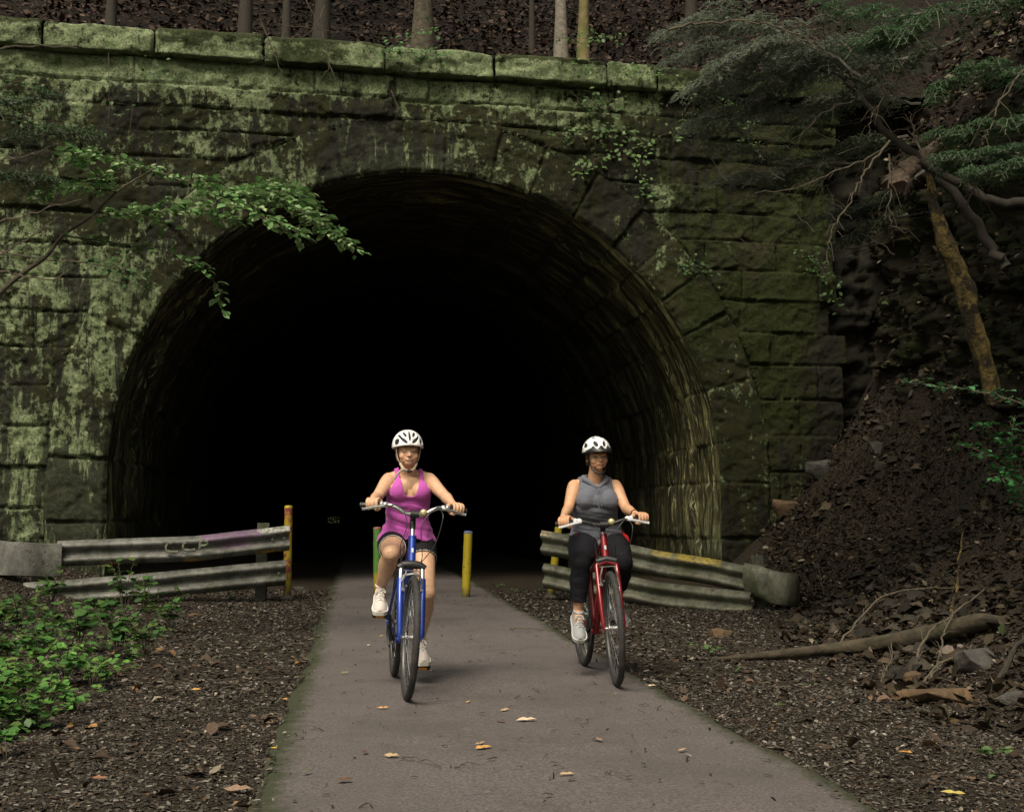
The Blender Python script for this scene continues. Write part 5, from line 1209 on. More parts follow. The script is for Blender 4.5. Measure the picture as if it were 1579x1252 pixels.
V0 = V0 + Nn * (np.maximum(f_, -.003) + .005)[:, None]
solid(np_mesh('tank_top', V0, F0, M_PINK, personL), .002)
# shorts: from body-like legs, loose
def hips_cloth(J, secs, grow, wd, leg_frac, legflare=0.0):
    mb = MB(); s2 = [(x, y, z, rx + grow, ry + grow, tl) for (x, y, z, rx, ry, tl) in secs[:4]]; loft(mb, s2); hip = J['hip']
    for s_, k in ((-1, 'L'), (1, 'R')):
        hp = hip + Vector((s_ * .085 * wd, 0, -.01)); kn, an = J['kn' + k], J['an' + k]; d = kn - hp
        if leg_frac <= 1: limb(mb, [hp, hp + d * .3, hp + d * leg_frac], [.092 * wd + grow, .084 * wd + grow + legflare * .6, (.092 - .042 * leg_frac) * wd + grow + legflare], 24)
        else:
            e = an - kn; b_ = Vector((0, .018, 0)); limb(mb, [hp, hp + d * .3, hp + d * .65, kn - d * .1, kn], [.092 * wd + grow, .086 * wd + grow, .070 * wd + grow, .056 + grow, .054 + grow], 24)
            limb(mb, [kn, kn + e * .12 + b_ * .3, kn + e * .34 + b_, kn + e * .65 + b_ * .4, an], [.053 + grow, .050 + grow, .055 + grow, .041 + grow, .032 + grow], 24)
    return mb
mb = hips_cloth(J, secsL, .007, .98, .62, .002); V, Fc = remesh(mb, .0042, 4)
hip = J['hip']; keep = np.ones(len(V), bool); below = V[:, 2] < 2
lim = np.zeros(len(V)) + 9
isL = V[:, 0] < hip.x
tcoord = np.zeros(len(V))
for s_, k, fr_ in ((-1, 'L', .50), (1, 'R', .34)):
    hp = hip + Vector((s_ * .085 * 1.03, 0, -.01)); d = J['kn' + k] - hp; t_ = ((V - np.array(hp)) @ np.array(d)) / d.length_squared
    side = isL if s_ < 0 else ~isL; keep &= ~(side & (t_ > fr_)); tcoord = np.where(side, t_ / fr_, tcoord)
keep &= V[:, 2] < .975
V0, F0, u0 = cut(V, Fc, keep); tc0 = tcoord[u0]; V0 = relax_border(V0, F0, 10); Nn = vnormals(V0, F0)
V0 = V0 + Nn * (.004 * fbm(V0[:, 0] * 14, V0[:, 1] * 14, V0[:, 2] * 10, 6, 3))[:, None]
mid_ = tc0[F0].mean(1); solid(np_mesh('shorts', V0, F0, [M_SHORT, M_TRIM], personL, midx=(mid_ > .965).astype(int)), .002)
# bra/underlayer strap seen at the neckline is left to the tank's edge; helmet straps
def ribbon(name, pts, w, mat, parent, th=.35): mb = MB(); mb.tube([tuple(v) for v in crv([tuple(p) for p in pts], 6)], w, 8, True, (1, th)); return mb.build(name, mat, parent)
M_STRAP = cloth('cream webbing', (.62, .52, .40), .8)
q = qL
for s_ in (-1, 1):
    ribbon('strap', [q(s_ * .080, -.030, .022), q(s_ * .073, -.032, -.040), q(s_ * .056, -.040, -.085)], .006, M_STRAP, personL)
    ribbon('strap', [q(s_ * .082, .035, .010), q(s_ * .070, .0, -.05), q(s_ * .056, -.040, -.085)], .005, M_STRAP, personL)
    ribbon('strap', [q(s_ * .056, -.040, -.085), q(s_ * .036, -.062, -.120), q(s_ * .010, -.072, -.135)], .0085, M_STRAP, personL)
mb = MB(); mb.box(q(.004, -.078, -.137), (.030, .012, .020), MhL, .004); mb.build('strap_buckle', M_BLACK, personL)
ribbon('strap_end', [q(-.012, -.078, -.130), q(-.045, -.100, -.125), q(-.075, -.115, -.150), q(-.105, -.11, -.195)], .0065, M_STRAP, personL)
shoe('trainer', personL, J['anL'], J['toeL'], M_SHOEW, M_SOLE, M_LACE, -1); shoe('trainer', personL, J['anR'], J['toeR'], M_SHOEW, M_SOLE, M_LACE, 1)
JL = J

# ---------------------------------------------------------------- right rider
MfR = frame_of((OR[0], OR[1], 0), HR); MbR = frame_of(OR, HR, LR)
def jR(px, py, y): return PL(MfR, px, py, y)
gpr = [[to_person(MfR, MbR, p) for p in g] for g in gripR]; ppr = [to_person(MfR, MbR, p) for p in pedR]
J = dict(hip=Vector((jR(922, 845, .2).x, .20, .885)), chest=jR(917, 771, .085), neck=jR(917, 742, .08), head=jR(921, 702, .01), bust=.90, wide=1.06, hair_side=[.009, .010, .012, .013],
         shL=jR(886, 750, .095), shR=jR(948, 750, .095), elL=jR(876, 785, -.03), elR=jR(966, 785, -.05), knL=jR(896, 868, -.20), knR=jR(961, 868, -.18))
for k, g in (('L', gpr[0]), ('R', gpr[1])):
    J['grip' + k] = g; J['hc' + k] = g[0].lerp(g[1], .55 if k == 'L' else .45)
    J['wr' + k] = J['hc' + k] + Vector((.004 if k == 'L' else -.022, .085, .034))
J['toeL'] = Vector((-.03, -.80, -.62)).normalized(); J['toeR'] = Vector((.12, -.86, -.45)).normalized()
for k, p in (('L', ppr[0]), ('R', ppr[1])):
    t = J['toe' + k]; u_ = Vector((0, t.z, -t.y)).normalized(); u_ = u_ if u_.z > 0 else -u_
    J['an' + k] = p + u_ * .112 - t * .115
print('R foot x', J['anR'].x, jR(969, 952, J['anR'].y).x, 'pedal', ppr[1], 'L', J['anL'].x, jR(884, 960, J['anL'].y).x)
J['anR'].x += .5 * (jR(968, 952, J['anR'].y).x - J['anR'].x)
skinR = ((.54, .30, .18), (.42, .17, .13), (.06, .035, .022), (.05, .035, .025))
personR, torsoR, bustR, secsR, MhR, qR = rider('woman in a grey sleeveless hooded top and black capri leggings riding the dark red bicycle', MfR, J, (4, -2, 3), skinR, M_HAIRD, None, 'b', 'b')
print('R thigh', (J['knL'] - J['hip']).length, (J['anL'] - J['knL']).length, (J['knR'] - J['hip']).length, (J['anR'] - J['knR']).length, 'arm', (J['elL'] - J['shL']).length, (J['wrL'] - J['elL']).length, (J['elR'] - J['shR']).length, (J['wrR'] - J['elR']).length)
M_GREY = cloth('grey-blue heather jersey', (.115, .12, .15), .9, .35); M_LEG = cloth('black leggings', (.007, .007, .010), .85, .2); M_SHOEG = cloth('grey mesh', (.30, .31, .33), .8, .15); M_REDC = cloth('red fabric', (.65, .02, .015), .8); M_LACEG = cloth('grey lace', (.45, .46, .48), .8); M_SOLEG = basic('pale sole', (.50, .50, .48), .6, vary=.1)
mb = torso_cloth(secsR, bustR, .008, .84, 1.2, .024, J, 1.06)
V, Fc = remesh(mb, .0042, 18); cx = J['chest'].x; zsc = J['chest'].z; nk = J['neck']; x = V[:, 0] - cx; y = V[:, 1]; z = V[:, 2]; front = y < J['chest'].y + .01; ab = np.abs(x)
neckline = np.where(front, zsc + .088 + ab * .95, nk.z + .03)
arm2 = (ab - .170) ** 2 / .052 ** 2 + (z - (zsc + .075)) ** 2 / .095 ** 2 > 1
edge_ = np.where(z > zsc + .075, .118 - .006 * sstep(zsc + .08, nk.z, z), .4)
hem = .925 - .060 * sstep(.15, .02, np.abs(x - .02))
keep = ((z < neckline) | (ab > .085)) & arm2 & (ab < edge_) & (z > hem) & (ab < .185)
V0, F0, u0 = cut(V, Fc, keep); V0 = relax_border(V0, F0, 10); Nn = vnormals(V0, F0)
V0 = V0 + Nn * np.maximum(.002, .005 + .006 * fbm(V0[:, 0] * 9, V0[:, 1] * 9, V0[:, 2] * 12, 15, 3) + .011 * fbm(V0[:, 0] * 5 + V0[:, 2] * 25, V0[:, 1] * 4, V0[:, 2] * 18, 18, 2) * sstep(1.20, 1.08, V0[:, 2]))[:, None]
top_o = solid(np_mesh('hooded_top', V0, F0, M_GREY, personR), .0025)
# hood lying round the neck: a thick rolled collar, low in front
mb = MB(); n_ = J['neck']; pts = []
for k in range(25):
    a = math.pi * (-.47 + 1.94 * k / 24); fx = math.cos(a - math.pi / 2 + math.pi)    # from the front V round the back
    ang = -math.pi / 2 + 2 * math.pi * (.03 + .94 * k / 24); xx = .082 * math.cos(ang); yy = .080 * math.sin(ang); f = max(0, -math.sin(ang))
    pts.append((n_.x + xx * (1 - .55 * f ** 3), n_.y - .005 + yy - .025 * f, n_.z + .018 - .066 * f ** 2.2))
rad_ = [.009 + .022 * math.sin(math.pi * k / 24) ** 1.3 for k in range(25)]
mb.tube([tuple(v) for v in crv(pts, 3)], [float(r_) for r_ in np.interp(np.linspace(0, 24, 73), np.arange(25), rad_)], 14, True, (1, .75)); mb.build('hood', M_GREY, top_o)
ribbon('drawstring', [(n_.x - .004, n_.y - .112, n_.z - .045), (n_.x - .006, n_.y - .155, n_.z - .13), (n_.x - .004, n_.y - .165, n_.z - .19)], .0022, M_GREY, top_o, 1)
ribbon('drawstring', [(n_.x + .010, n_.y - .112, n_.z - .045), (n_.x + .014, n_.y - .155, n_.z - .12), (n_.x + .012, n_.y - .162, n_.z - .17)], .0022, M_GREY, top_o, 1)
mb = hips_cloth(J, secsR, .010, 1.08, 2); V, Fc = remesh(mb, .0045, 4); keep = V[:, 2] < .955
isL = V[:, 0] < J['hip'].x
for s_, k, fr_ in ((-1, 'L', .76), (1, 'R', .60)):
    d = J['an' + k] - J['kn' + k]; t_ = ((V - np.array(J['kn' + k])) @ np.array(d)) / d.length_squared; side = isL if s_ < 0 else ~isL
    keep &= ~(side & (t_ > fr_) & (V[:, 2] < .75))
V0, F0, _u = cut(V, Fc, keep); V0 = relax_border(V0, F0, 8); Nn = vnormals(V0, F0); V0 = V0 + Nn * (.0025 * fbm(V0[:, 0] * 18, V0[:, 1] * 18, V0[:, 2] * 30, 6, 3))[:, None]
solid(np_mesh('leggings', V0, F0, M_LEG, personR), .0015)
# red jacket tied round the waist: band and hanging ends
hp = J['hip']
mb = MB(); ring_ = []
for k in range(33):
    a = 2 * math.pi * k / 32; ring_.append((hp.x + .160 * math.cos(a), hp.y - .0 + .100 * math.sin(a), hp.z + .060 + .008 * math.sin(3 * a)))
mb.tube(ring_, [.020 + .004 * math.sin(k * 1.7) for k in range(33)], 10, False)
for s_ in (-1, 1): limb(mb, [(hp.x + s_ * .150, hp.y - .085, hp.z + .05), (hp.x + s_ * .172, hp.y - .115, hp.z + .02), (hp.x + s_ * .178, hp.y - .10, hp.z - .035)], [.016, .022, .014], 10, (1, .6))
mb.build('red_jacket', M_REDC, personR)
q = qR
for s_ in (-1, 1):
    ribbon('strap', [q(s_ * .080, -.030, .020), q(s_ * .072, -.030, -.040), q(s_ * .054, -.040, -.088)], .006, M_BLACK, personR)
    ribbon('strap', [q(s_ * .054, -.040, -.088), q(s_ * .030, -.064, -.118), q(0, -.072, -.130)], .006, M_BLACK, personR)
mb = MB(); wr = J['wrR']; ew = (J['elR'] - wr).normalized(); mb.lathe([(.0245, -.006), (.0265, -.005), (.0265, .005), (.0245, .006)], c=wr + ew * .012, n=20, M=ew.to_track_quat('Z', 'Y').to_matrix()); mb.build('wristband', M_BLACK, personR)
shoe('trainer', personR, J['anL'], J['toeL'], M_SHOEG, M_SOLEG, M_LACEG, -1); shoe('trainer', personR, J['anR'], J['toeR'], M_SHOEG, M_SOLEG, M_LACEG, 1)
# ================================================= TREES, BRANCHES, PLANTS, WOOD AND STONES
def path3(pts, D=None):
    """pixel polyline -> world; items (px,py[,D])"""
    out = []
    for p in pts: out.append(P(p[0], p[1], p[2] if len(p) > 2 else D))
    return out
def jitter_curve(pts, amp, n=5):
    c = [Vector(v) for v in crv([tuple(p) for p in pts], n)]
    for i in range(1, len(c) - 1): c[i] = c[i] + Vector(np.random.default_rng(i * 7 + int(abs(c[0].x) * 100)).normal(size=3)) * amp
    return c
def taper(n, r0, r1): return [r0 + (r1 - r0) * (i / max(1, n - 1)) ** .8 for i in range(n)]
GREENS = [(.085, .16, .06), (.11, .20, .075), (.07, .13, .05), (.14, .23, .10)]
def leaves_along(curves, per_m, size, spread, pal=GREENS, flatness=.35, droop=.15, width=1.15, name='leaves', parent=None, wt=None, face=None):
    pos, ax, nr = [], [], []
    for c in curves:
        c = [Vector(v) for v in c]; L = sum((c[i + 1] - c[i]).length for i in range(len(c) - 1)); n = max(3, int(L * per_m))
        cum = [0]
        for i in range(len(c) - 1): cum.append(cum[-1] + (c[i + 1] - c[i]).length)
        for k in range(n):
            t = RNG.random() * L; i = min(len(c) - 2, max(0, int(np.searchsorted(cum, t)) - 1)); f = (t - cum[i]) / max(1e-6, cum[i + 1] - cum[i]); p = c[i].lerp(c[i + 1], f)
            tan = (c[i + 1] - c[i]).normalized(); sd = Vector((0, 0, 1)).cross(tan); sd = sd.normalized() if sd.length > .05 else Vector((1, 0, 0)); s_ = 1 if k % 2 else -1
            off = sd * s_ * abs(RNG.normal()) * spread + Vector((0, 0, RNG.normal() * spread * flatness * .6))
            pos.append(p + off); ax.append(sd * s_ * 1.0 + tan * RNG.uniform(.3, 1.1) + Vector((0, 0, -droop + RNG.normal() * .22))); nr.append(Vector((RNG.normal() * flatness, RNG.normal() * flatness, 1)))
    n = len(pos); sz = RNG.uniform(size * .6, size * 1.15, n)
    return scatter_mesh(name, [tuple(v) for v in pos], [tuple(v) for v in ax], [tuple(v) for v in nr], sz, pick_cols(n, pal, wt, .25), MLEAF, width=width, bend=RNG.uniform(.5, 2.5, n), parent=parent)
def sub_twigs(c, n, length, ang=55, z=0.0, seed=1, droop=0):
    r = random.Random(seed); out = []; c = [Vector(v) for v in c]
    for k in range(n):
        i = int((.15 + .83 * k / n) * (len(c) - 1)); i = min(i, len(c) - 2); tan = (c[i + 1] - c[i]).normalized(); sd = Vector((0, 0, 1)).cross(tan).normalized() * (1 if k % 2 else -1)
        d = (tan * math.cos(R(ang)) + sd * math.sin(R(ang)) + Vector((0, 0, z + r.uniform(-.15, .15)))).normalized(); L = length * r.uniform(.6, 1.2) * (1 - .4 * k / n)
        out.append([c[i], c[i] + d * L * .5 + Vector((0, 0, .02)), c[i] + d * L + Vector((0, 0, -droop * L))])
    return out
def wood(name, curves, radii, mat, parent=None, n=7):
    mb = MB()
    for c, (r0, r1) in zip(curves, radii): mb.tube([tuple(v) for v in c], taper(len(c), r0, r1), n)
    return mb.build(name, mat, parent)
def plant_root(name, label, cat, at, group=None):
    o = empty(name, tuple(at)); tag(o, label, cat, group); return o
def under(o, root): o.parent = root; o.matrix_parent_inverse = Matrix.Translation(root.location).inverted(); return o

# ---- understory tree reaching in from the left over the arch
base = Vector((-6.4, 9.3, gz(-6.4, 9.3) - .1)); D0 = 9.6
stem = [base, Vector((-6.1, 9.4, 1.2))] + path3([(-60, 520, 9.5), (0, 452, 9.5), (40, 418, 9.55), (72, 395, 9.6), (97, 363, 9.7), (140, 334, 9.8), (180, 296, 9.9), (235, 262, 10.0)])
up_ = path3([(235, 262, 10), (300, 285, 10), (350, 300, 10), (410, 306, 10.1), (460, 325, 10.1), (500, 352, 10.2), (540, 382, 10.2)])
t1 = path3([(180, 296, 9.9), (140, 262, 9.7), (105, 238, 9.6)]); t2 = path3([(180, 296, 9.9), (110, 290, 9.6), (45, 308, 9.4)])
t3 = path3([(140, 334, 9.8), (220, 330, 9.7), (300, 325, 9.7), (370, 345, 9.75)]); t4 = path3([(97, 363, 9.7), (160, 372, 9.8), (230, 382, 9.9), (290, 400, 9.9), (322, 425, 9.9), (338, 452, 9.9), (343, 484, 9.9)])
t5 = path3([(300, 285, 10), (380, 325, 9.6), (430, 350, 9.5), (465, 362, 9.5)]); t6 = path3([(235, 262, 10), (180, 248, 10.1), (120, 232, 10.2)]); t7 = path3([(350, 300, 10), (420, 290, 10.4), (490, 318, 10.5)])
root = plant_root('understory_tree', 'slender green tree reaching its leafy branches in from the left across the arch', 'tree', base)
subs = []; sc_ = [jitter_curve(c, .004) for c in (up_, t1, t2, t3, t4, t5, t6, t7)]
for i, c in enumerate(sc_): subs += sub_twigs(c, [26, 6, 7, 14, 7, 10, 5, 12][i], [.44, .26, .24, .38, .16, .32, .22, .34][i], 50, 0, i)
stc = [Vector(v) for v in crv([tuple(v) for v in stem], 4)]
under(wood('trunk', [stc] + sc_, [(.030, .008)] + [(.008, .003)] * len(sc_), MBARK), root)
under(wood('twigs', subs, [(.003, .0012)] * len(subs), MTWIG, n=5), root)
under(leaves_along(sc_[:4] + sc_[5:] + subs, 54, .088, .036, [(.14, .26, .09), (.20, .33, .13), (.10, .20, .06), (.28, .38, .18)], .45), root)
under(leaves_along([sc_[4]], 40, .085, .03, [(.10, .20, .06), (.13, .25, .08)], .3), root)
# a second, darker spray low on the left
t8 = path3([(-40, 380, 10.6), (60, 400, 10.7), (130, 405, 10.8), (200, 418, 10.9), (230, 440, 11)]); root = plant_root('leafy_branch', 'dark green leafy spray hanging in front of the wall stones left of the arch', 'branch', t8[0])
c8 = jitter_curve(t8, .005); s8 = sub_twigs(c8, 12, .3, 55, -.1, 3); under(wood('branch_wood', [c8] + s8, [(.008, .003)] + [(.003, .001)] * len(s8), MTWIG, n=5), root); under(leaves_along([c8[6:]] + s8[5:], 20, .07, .04, [(.05, .11, .035), (.07, .14, .045)], .4), root)

# ---- bare pale twigs poking in from the left edge
for i, (pl, D) in enumerate(((( (-60, 78), (0, 75), (60, 72), (120, 75)), 8.0), (((-60, 262), (0, 246), (40, 243), (78, 226)), 8.5), (((-60, 360), (0, 343), (60, 326), (126, 308)), 8.2), (((-60, 455), (0, 395), (50, 365), (88, 335)), 8.6), (((-60, 408), (0, 417), (40, 427), (85, 431), (112, 412)), 8.4))):
    c = jitter_curve(path3(pl, D), .006); sb = sub_twigs(c, 4, .12, 45, .2, i)
    o = wood('bare_twig', [c] + sb, [(.010, .003)] + [(.003, .001)] * 4, MTWIG, n=5)
    tag(o, ['pale bare twig at the upper left just under the coping', 'short bare twig curving up at the left edge, above the leafy tree', 'long bare twig at the left edge behind the leaf sprays', 'steep bare twig at the left edge below the longest one', 'lowest bare twig at the left edge, curling up at its tip'][i], 'twig', 'bare twigs at the left edge')

# ---- ground plants, lower left
def ground_plant(px, py, h, nleaf, size, pal, label, name='leafy_plant', grp='plants at the left verge', spread=.16):
    b = G(px, py, 0.0); b.z = gz(b.x, b.y); root = plant_root(name, label, 'plant', b, grp); r = RNG
    cs = []
    for k in range(max(3, nleaf // 6)):
        a = r.uniform(0, 2 * math.pi); rr_ = spread * r.uniform(.4, 1.1); hh = h * r.uniform(.6, 1.05)
        cs.append([Vector((0, 0, -.02)), Vector((math.cos(a) * rr_ * .35, math.sin(a) * rr_ * .35, hh * .6)), Vector((math.cos(a) * rr_, math.sin(a) * rr_, hh))])
    mb = MB()
    for c in cs: mb.tube([tuple(v) for v in crv([tuple(q_) for q_ in c], 4)], .0028, 5)
    mb.build('stems', MTWIG, root)
    pos, ax, nr = [], [], []
    for k in range(nleaf):
        c = cs[k % len(cs)]; t = r.uniform(.45, 1.0); p = c[0].lerp(c[1], t * 2) if t < .5 else c[1].lerp(c[2], t * 2 - 1); a = r.uniform(0, 2 * math.pi)
        pos.append(tuple(p)); ax.append((math.cos(a), math.sin(a), r.uniform(-.45, .35))); nr.append((r.normal() * .3, r.normal() * .3 - .15, 1))
    scatter_mesh('leaves', pos, ax, nr, r.uniform(size * .6, size * 1.2, nleaf), pick_cols(nleaf, pal, None, .2), MLEAF, width=1.45, bend=r.uniform(.5, 2, nleaf), parent=root)
    return root
DK = [(.035, .095, .022), (.050, .12, .028), (.065, .14, .035), (.085, .13, .03)]; BR = [(.07, .19, .035), (.10, .23, .045), (.06, .15, .03), (.13, .22, .05)]
spots = [(78, 950, .42, 34, .10, DK, 0), (50, 962, .3, 26, .09, DK, 0), (190, 962, .45, 40, .085, DK, 0), (225, 975, .36, 36, .085, DK, 0), (262, 980, .25, 30, .075, DK, 0), (160, 985, .3, 34, .09, DK, 0), (30, 1000, .30, 30, .09, DK, 0), (70, 1005, .26, 34, .09, DK, 0),
         (120, 1010, .3, 36, .095, DK, 0), (180, 1020, .28, 38, .09, DK, 0), (225, 1015, .2, 26, .08, DK, 0), (5, 1035, .22, 30, .09, DK, 0), (60, 1045, .22, 36, .08, BR, 1), (100, 1060, .20, 44, .075, BR, 1), (140, 1065, .16, 34, .06, BR, 1), (40, 1080, .18, 44, .07, BR, 1), (10, 1095, .2, 40, .08, BR, 1), (75, 1095, .15, 40, .06, BR, 1), (115, 1095, .10, 30, .05, BR, 1),
         (25, 1125, .14, 40, .06, BR, 1), (60, 1120, .10, 30, .05, BR, 1), (-15, 1130, .2, 40, .08, BR, 1), (-30, 1080, .25, 40, .09, BR, 1), (-20, 1020, .3, 36, .1, DK, 0), (-10, 975, .3, 30, .1, DK, 0), (280, 938, .18, 10, .07, DK, 2), (10, 1175, .10, 16, .06, BR, 2), (175, 1050, .07, 20, .045, BR, 1)]
LAB = ['dark green leafy plant in the bed below the left guardrail', 'bright green low plant at the edge of the left verge', None]
for k, (px, py, h_, nl, sz, pal, kk) in enumerate(spots):
    lab = LAB[kk] if kk < 2 else ('small seedling standing alone below the left guardrail' if px == 280 else 'small plant alone in the chips at the left bottom edge')
    ground_plant(px, py, h_ * 1.35, int(nl * 1.5), sz, pal, lab, spread=.17 if kk < 2 else .1)
for px, py, lab in ((352, 925, 'sprig behind the foot of the left guardrail'), (1080, 1000, 'pale green seedling at the edge of the right verge by the log tip'), (1100, 1005, 'pale green seedling right beside the log tip'), (1530, 1165, 'green seedling in the chips at the far right bottom'),
                    (800, 912, 'small weeds between the yellow post and the right guardrail'), (768, 905, 'small weeds just right of the chipped yellow post'), (830, 912, 'small weeds at the foot of the leaning yellow post')):
    ground_plant(px, py, .07, 14, .05, [(.10, .17, .06), (.07, .13, .04)], lab, 'weed', 'weeds along the path', .10)
# low creeping cover between the plants
n = 1300; xs_ = RNG.uniform(-30, 240, n); ys_ = 1150 - RNG.random(n) * 190; kq = (ys_ < 1165 - .62 * xs_) & (fbm(xs_ * .03, ys_ * .05, 0, 3, 3) > -.3); gp = [G(a, b) for a, b in zip(xs_[kq], ys_[kq])]
pos = [(g.x, g.y, gz(g.x, g.y) + RNG.uniform(.01, .10)) for g in gp]; n = len(pos); o = scatter_mesh('ground_cover', pos, rand_dirs(n) * (1, 1, .3), rand_dirs(n) * .35 + np.array([0, -.1, 1]), RNG.uniform(.03, .07, n), pick_cols(n, BR + DK, None, .25), MLEAF, width=1.4); tag(o, 'low green creeping leaves between the plants at the left', 'ground cover', kind='stuff')

# ---- growth on the wall
def on_wall(px, py, n=.06): s_, z_ = px_to_wall(px, py); return Vector(tuple(W(s_, z_, n)))
def wall_ivy(name, label, pls, per_m, size, pal, cat='ivy', spread=.08, wr=.005, n0=.12):
    cs = [[on_wall(a, b, n0 + .03 * math.sin(a)) for a, b in pl] for pl in pls]; root = plant_root(name, label, cat, cs[0][0]); cc = [jitter_curve(c, .012) for c in cs]
    under(wood('vine', cc, [(wr, wr * .4)] * len(cc), MTWIG, n=5), root)
    pos, ax, nr = [], [], []
    for c in cc:
        L = sum((c[i + 1] - c[i]).length for i in range(len(c) - 1))
        for k in range(int(L * per_m)):
            i = RNG.integers(0, len(c) - 1); p = c[i].lerp(c[i + 1], RNG.random()) + Vector(RNG.normal(size=3)) * spread; pos.append(tuple(p + Vector((0, -abs(RNG.normal()) * .03, 0))))
            ax.append((RNG.normal(), -.3 + RNG.normal() * .3, RNG.normal() * .5 - .3)); nr.append((RNG.normal() * .4, -.7, .8))
    if pos: m_ = len(pos); under(scatter_mesh('leaves', pos, ax, nr, RNG.uniform(size * .6, size * 1.2, m_), pick_cols(m_, pal, None, .3), MLEAF, width=1.4), root)
    return root
wall_ivy('ivy', 'bright ivy trailing down the wall right above the arch shoulder', [[(1040, 175), (1060, 205), (1010, 215), (985, 245), (990, 290), (1000, 312)], [(985, 245), (930, 245), (900, 262), (885, 280)], [(935, 205), (900, 208), (850, 212)], [(990, 225), (960, 205), (930, 210)]], 55, .075, [(.085, .15, .05), (.11, .18, .06), (.06, .11, .03)], spread=.07)
wall_ivy('ivy', 'ivy tuft growing over the coping above the arch crown', [[(590, 92), (620, 78), (650, 62), (672, 60)], [(590, 92), (650, 96), (690, 100)]], 60, .07, [(.05, .12, .03), (.07, .15, .04)], n0=.30, spread=.06)
wall_ivy('ivy', 'ivy along the coping below the two thin trunks', [[(850, 72), (900, 74), (950, 72)], [(950, 118), (990, 124), (1020, 122)], [(870, 110), (905, 118)]], 55, .07, [(.06, .12, .03), (.08, .15, .04)], n0=.30, spread=.05)
wall_ivy('creeper', 'green creeper spread over the stones at the right end of the wall', [[(1250, 400), (1265, 430), (1285, 455), (1280, 480)], [(1225, 395), (1260, 420)], [(1040, 420), (1080, 410), (1100, 430)]], 60, .07, [(.035, .08, .02), (.05, .10, .03)], spread=.09)
wall_ivy('creeper', 'sparse creeper on the upper right stones below the coping', [[(1020, 130), (1060, 150), (1110, 160)], [(1100, 160), (1140, 190), (1150, 240)], [(880, 150), (920, 170), (960, 160)]], 60, .07, [(.05, .10, .03), (.07, .13, .04)], spread=.10)
wall_ivy('creeper', 'dark creeper on the stones at the left below the coping', [[(10, 185), (60, 190), (110, 200), (160, 215)], [(180, 130), (240, 120), (280, 130)], [(0, 140), (50, 130), (100, 150)], [(170, 160), (200, 165)]], 50, .065, [(.03, .075, .02), (.04, .09, .025)], spread=.10)
wall_ivy('creeper', 'small creeper clump on the stones beside the arch at the left', [[(160, 430), (190, 420), (210, 440)], [(150, 405), (190, 400)]], 90, .06, [(.035, .09, .022), (.05, .12, .03)], spread=.09)
wall_ivy('root_vine', 'bare vines hanging over the coping left of the arch crown', [[(470, 10), (495, 60), (505, 110), (490, 140)], [(400, 40), (420, 90), (432, 120), (428, 160), (400, 172)], [(500, 20), (480, 60), (455, 70), (415, 75)], [(430, 50), (470, 55), (520, 62)], [(600, 150), (612, 180), (618, 195)], [(505, 110), (530, 180)], [(440, 60), (425, 90), (385, 110)]], 0, .05, DK, 'vine', wr=.009, n0=.28)
wall_ivy('root_vine', 'thin bare vines hanging on the wall at the upper left', [[(170, 60), (170, 140), (168, 200)], [(60, 55), (55, 110)], [(205, 170), (198, 230)]], 0, .05, DK, 'vine', wr=.006, n0=.1)

# ---- trees on the hill above the portal
def hill_tree(px, py, wpx, label, mat, lean=0, a=.5, H=9, name='tree'):
    s_, z_ = px_to_wall(px, py); b = Vector(tuple(W(s_, 0, 0, a))); b.z = float(hill_z(s_, a)) - .15; r = wpx / 2 / F * b.y * 1.0
    root = plant_root(name, label, 'tree', b, 'trees rooted on the slope above the portal'); pts = []; rad = []
    for k in range(18): t = k / 17; pts.append((lean * H * t + .08 * math.sin(3 * t + px), .05 * math.sin(5 * t), H * t)); rad.append(r * (1.45 - .45 * min(1, t * 8)) * (1 - .5 * t) * (1 + .04 * math.sin(9 * t * 3)))
    mb = MB(); mb.tube(pts, rad, 16); tr = mb.build('trunk', mat, root); mb = MB()
    rr_ = random.Random(int(px)); tw = []
    for k in range(9):
        z = H * (.45 + .5 * k / 9); a_ = rr_.uniform(0, 6.28); L = rr_.uniform(.9, 1.8); p0 = Vector((lean * z, 0, z)); c = [p0, p0 + Vector((math.cos(a_) * L * .5, math.sin(a_) * L * .5, L * .35)), p0 + Vector((math.cos(a_) * L, math.sin(a_) * L, L * .5))]; mb.tube([tuple(v) for v in crv([tuple(q) for q in c], 4)], taper(9, r * .3, .01), 6); tw += sub_twigs(crv([tuple(q) for q in c], 4), 6, .6, 50, .1, k) + [c]
    mb.build('limbs', mat, root); leaves_along(tw, 14, .10, .12, [(.05, .10, .03), (.07, .13, .04)], parent=root, name='crown'); return root
M_BARKG = basic('pale grey bark', (.17, .15, .12), .9, vary=.35, scale=20, bump=.8, bdist=.01, dirt=(.09, .10, .05), dirt_at=(.5, .7), dscale=5)
M_BARKM = basic('mossy tan bark', (.17, .135, .06), .9, vary=.35, scale=16, bump=.8, bdist=.01, dirt=(.07, .085, .02), dirt_at=(.45, .65), dscale=4)
hill_tree(648, 52, 30, 'thickest tree trunk standing right above the arch crown', MBARK, 0, .45)
hill_tree(868, 64, 19, 'thin pale grey trunk above the coping, left of the tan one', M_BARKG, -.01, .5)
hill_tree(915, 67, 17, 'thin tan mossy trunk above the coping, right of the grey one', M_BARKM, .03, .5)
hill_tree(485, 30, 22, 'dark tree trunk above the coping left of the arch crown, vines at its foot', MDARKWOOD, .03, 1.2)
hill_tree(376, 22, 18, 'dark trunk at the top edge, left of the vine-hung one', MDARKWOOD, 0, 1.1)
hill_tree(1112, 50, 20, 'dark trunk behind the grey branch tips at the upper right', MDARKWOOD, .0, 1.6)
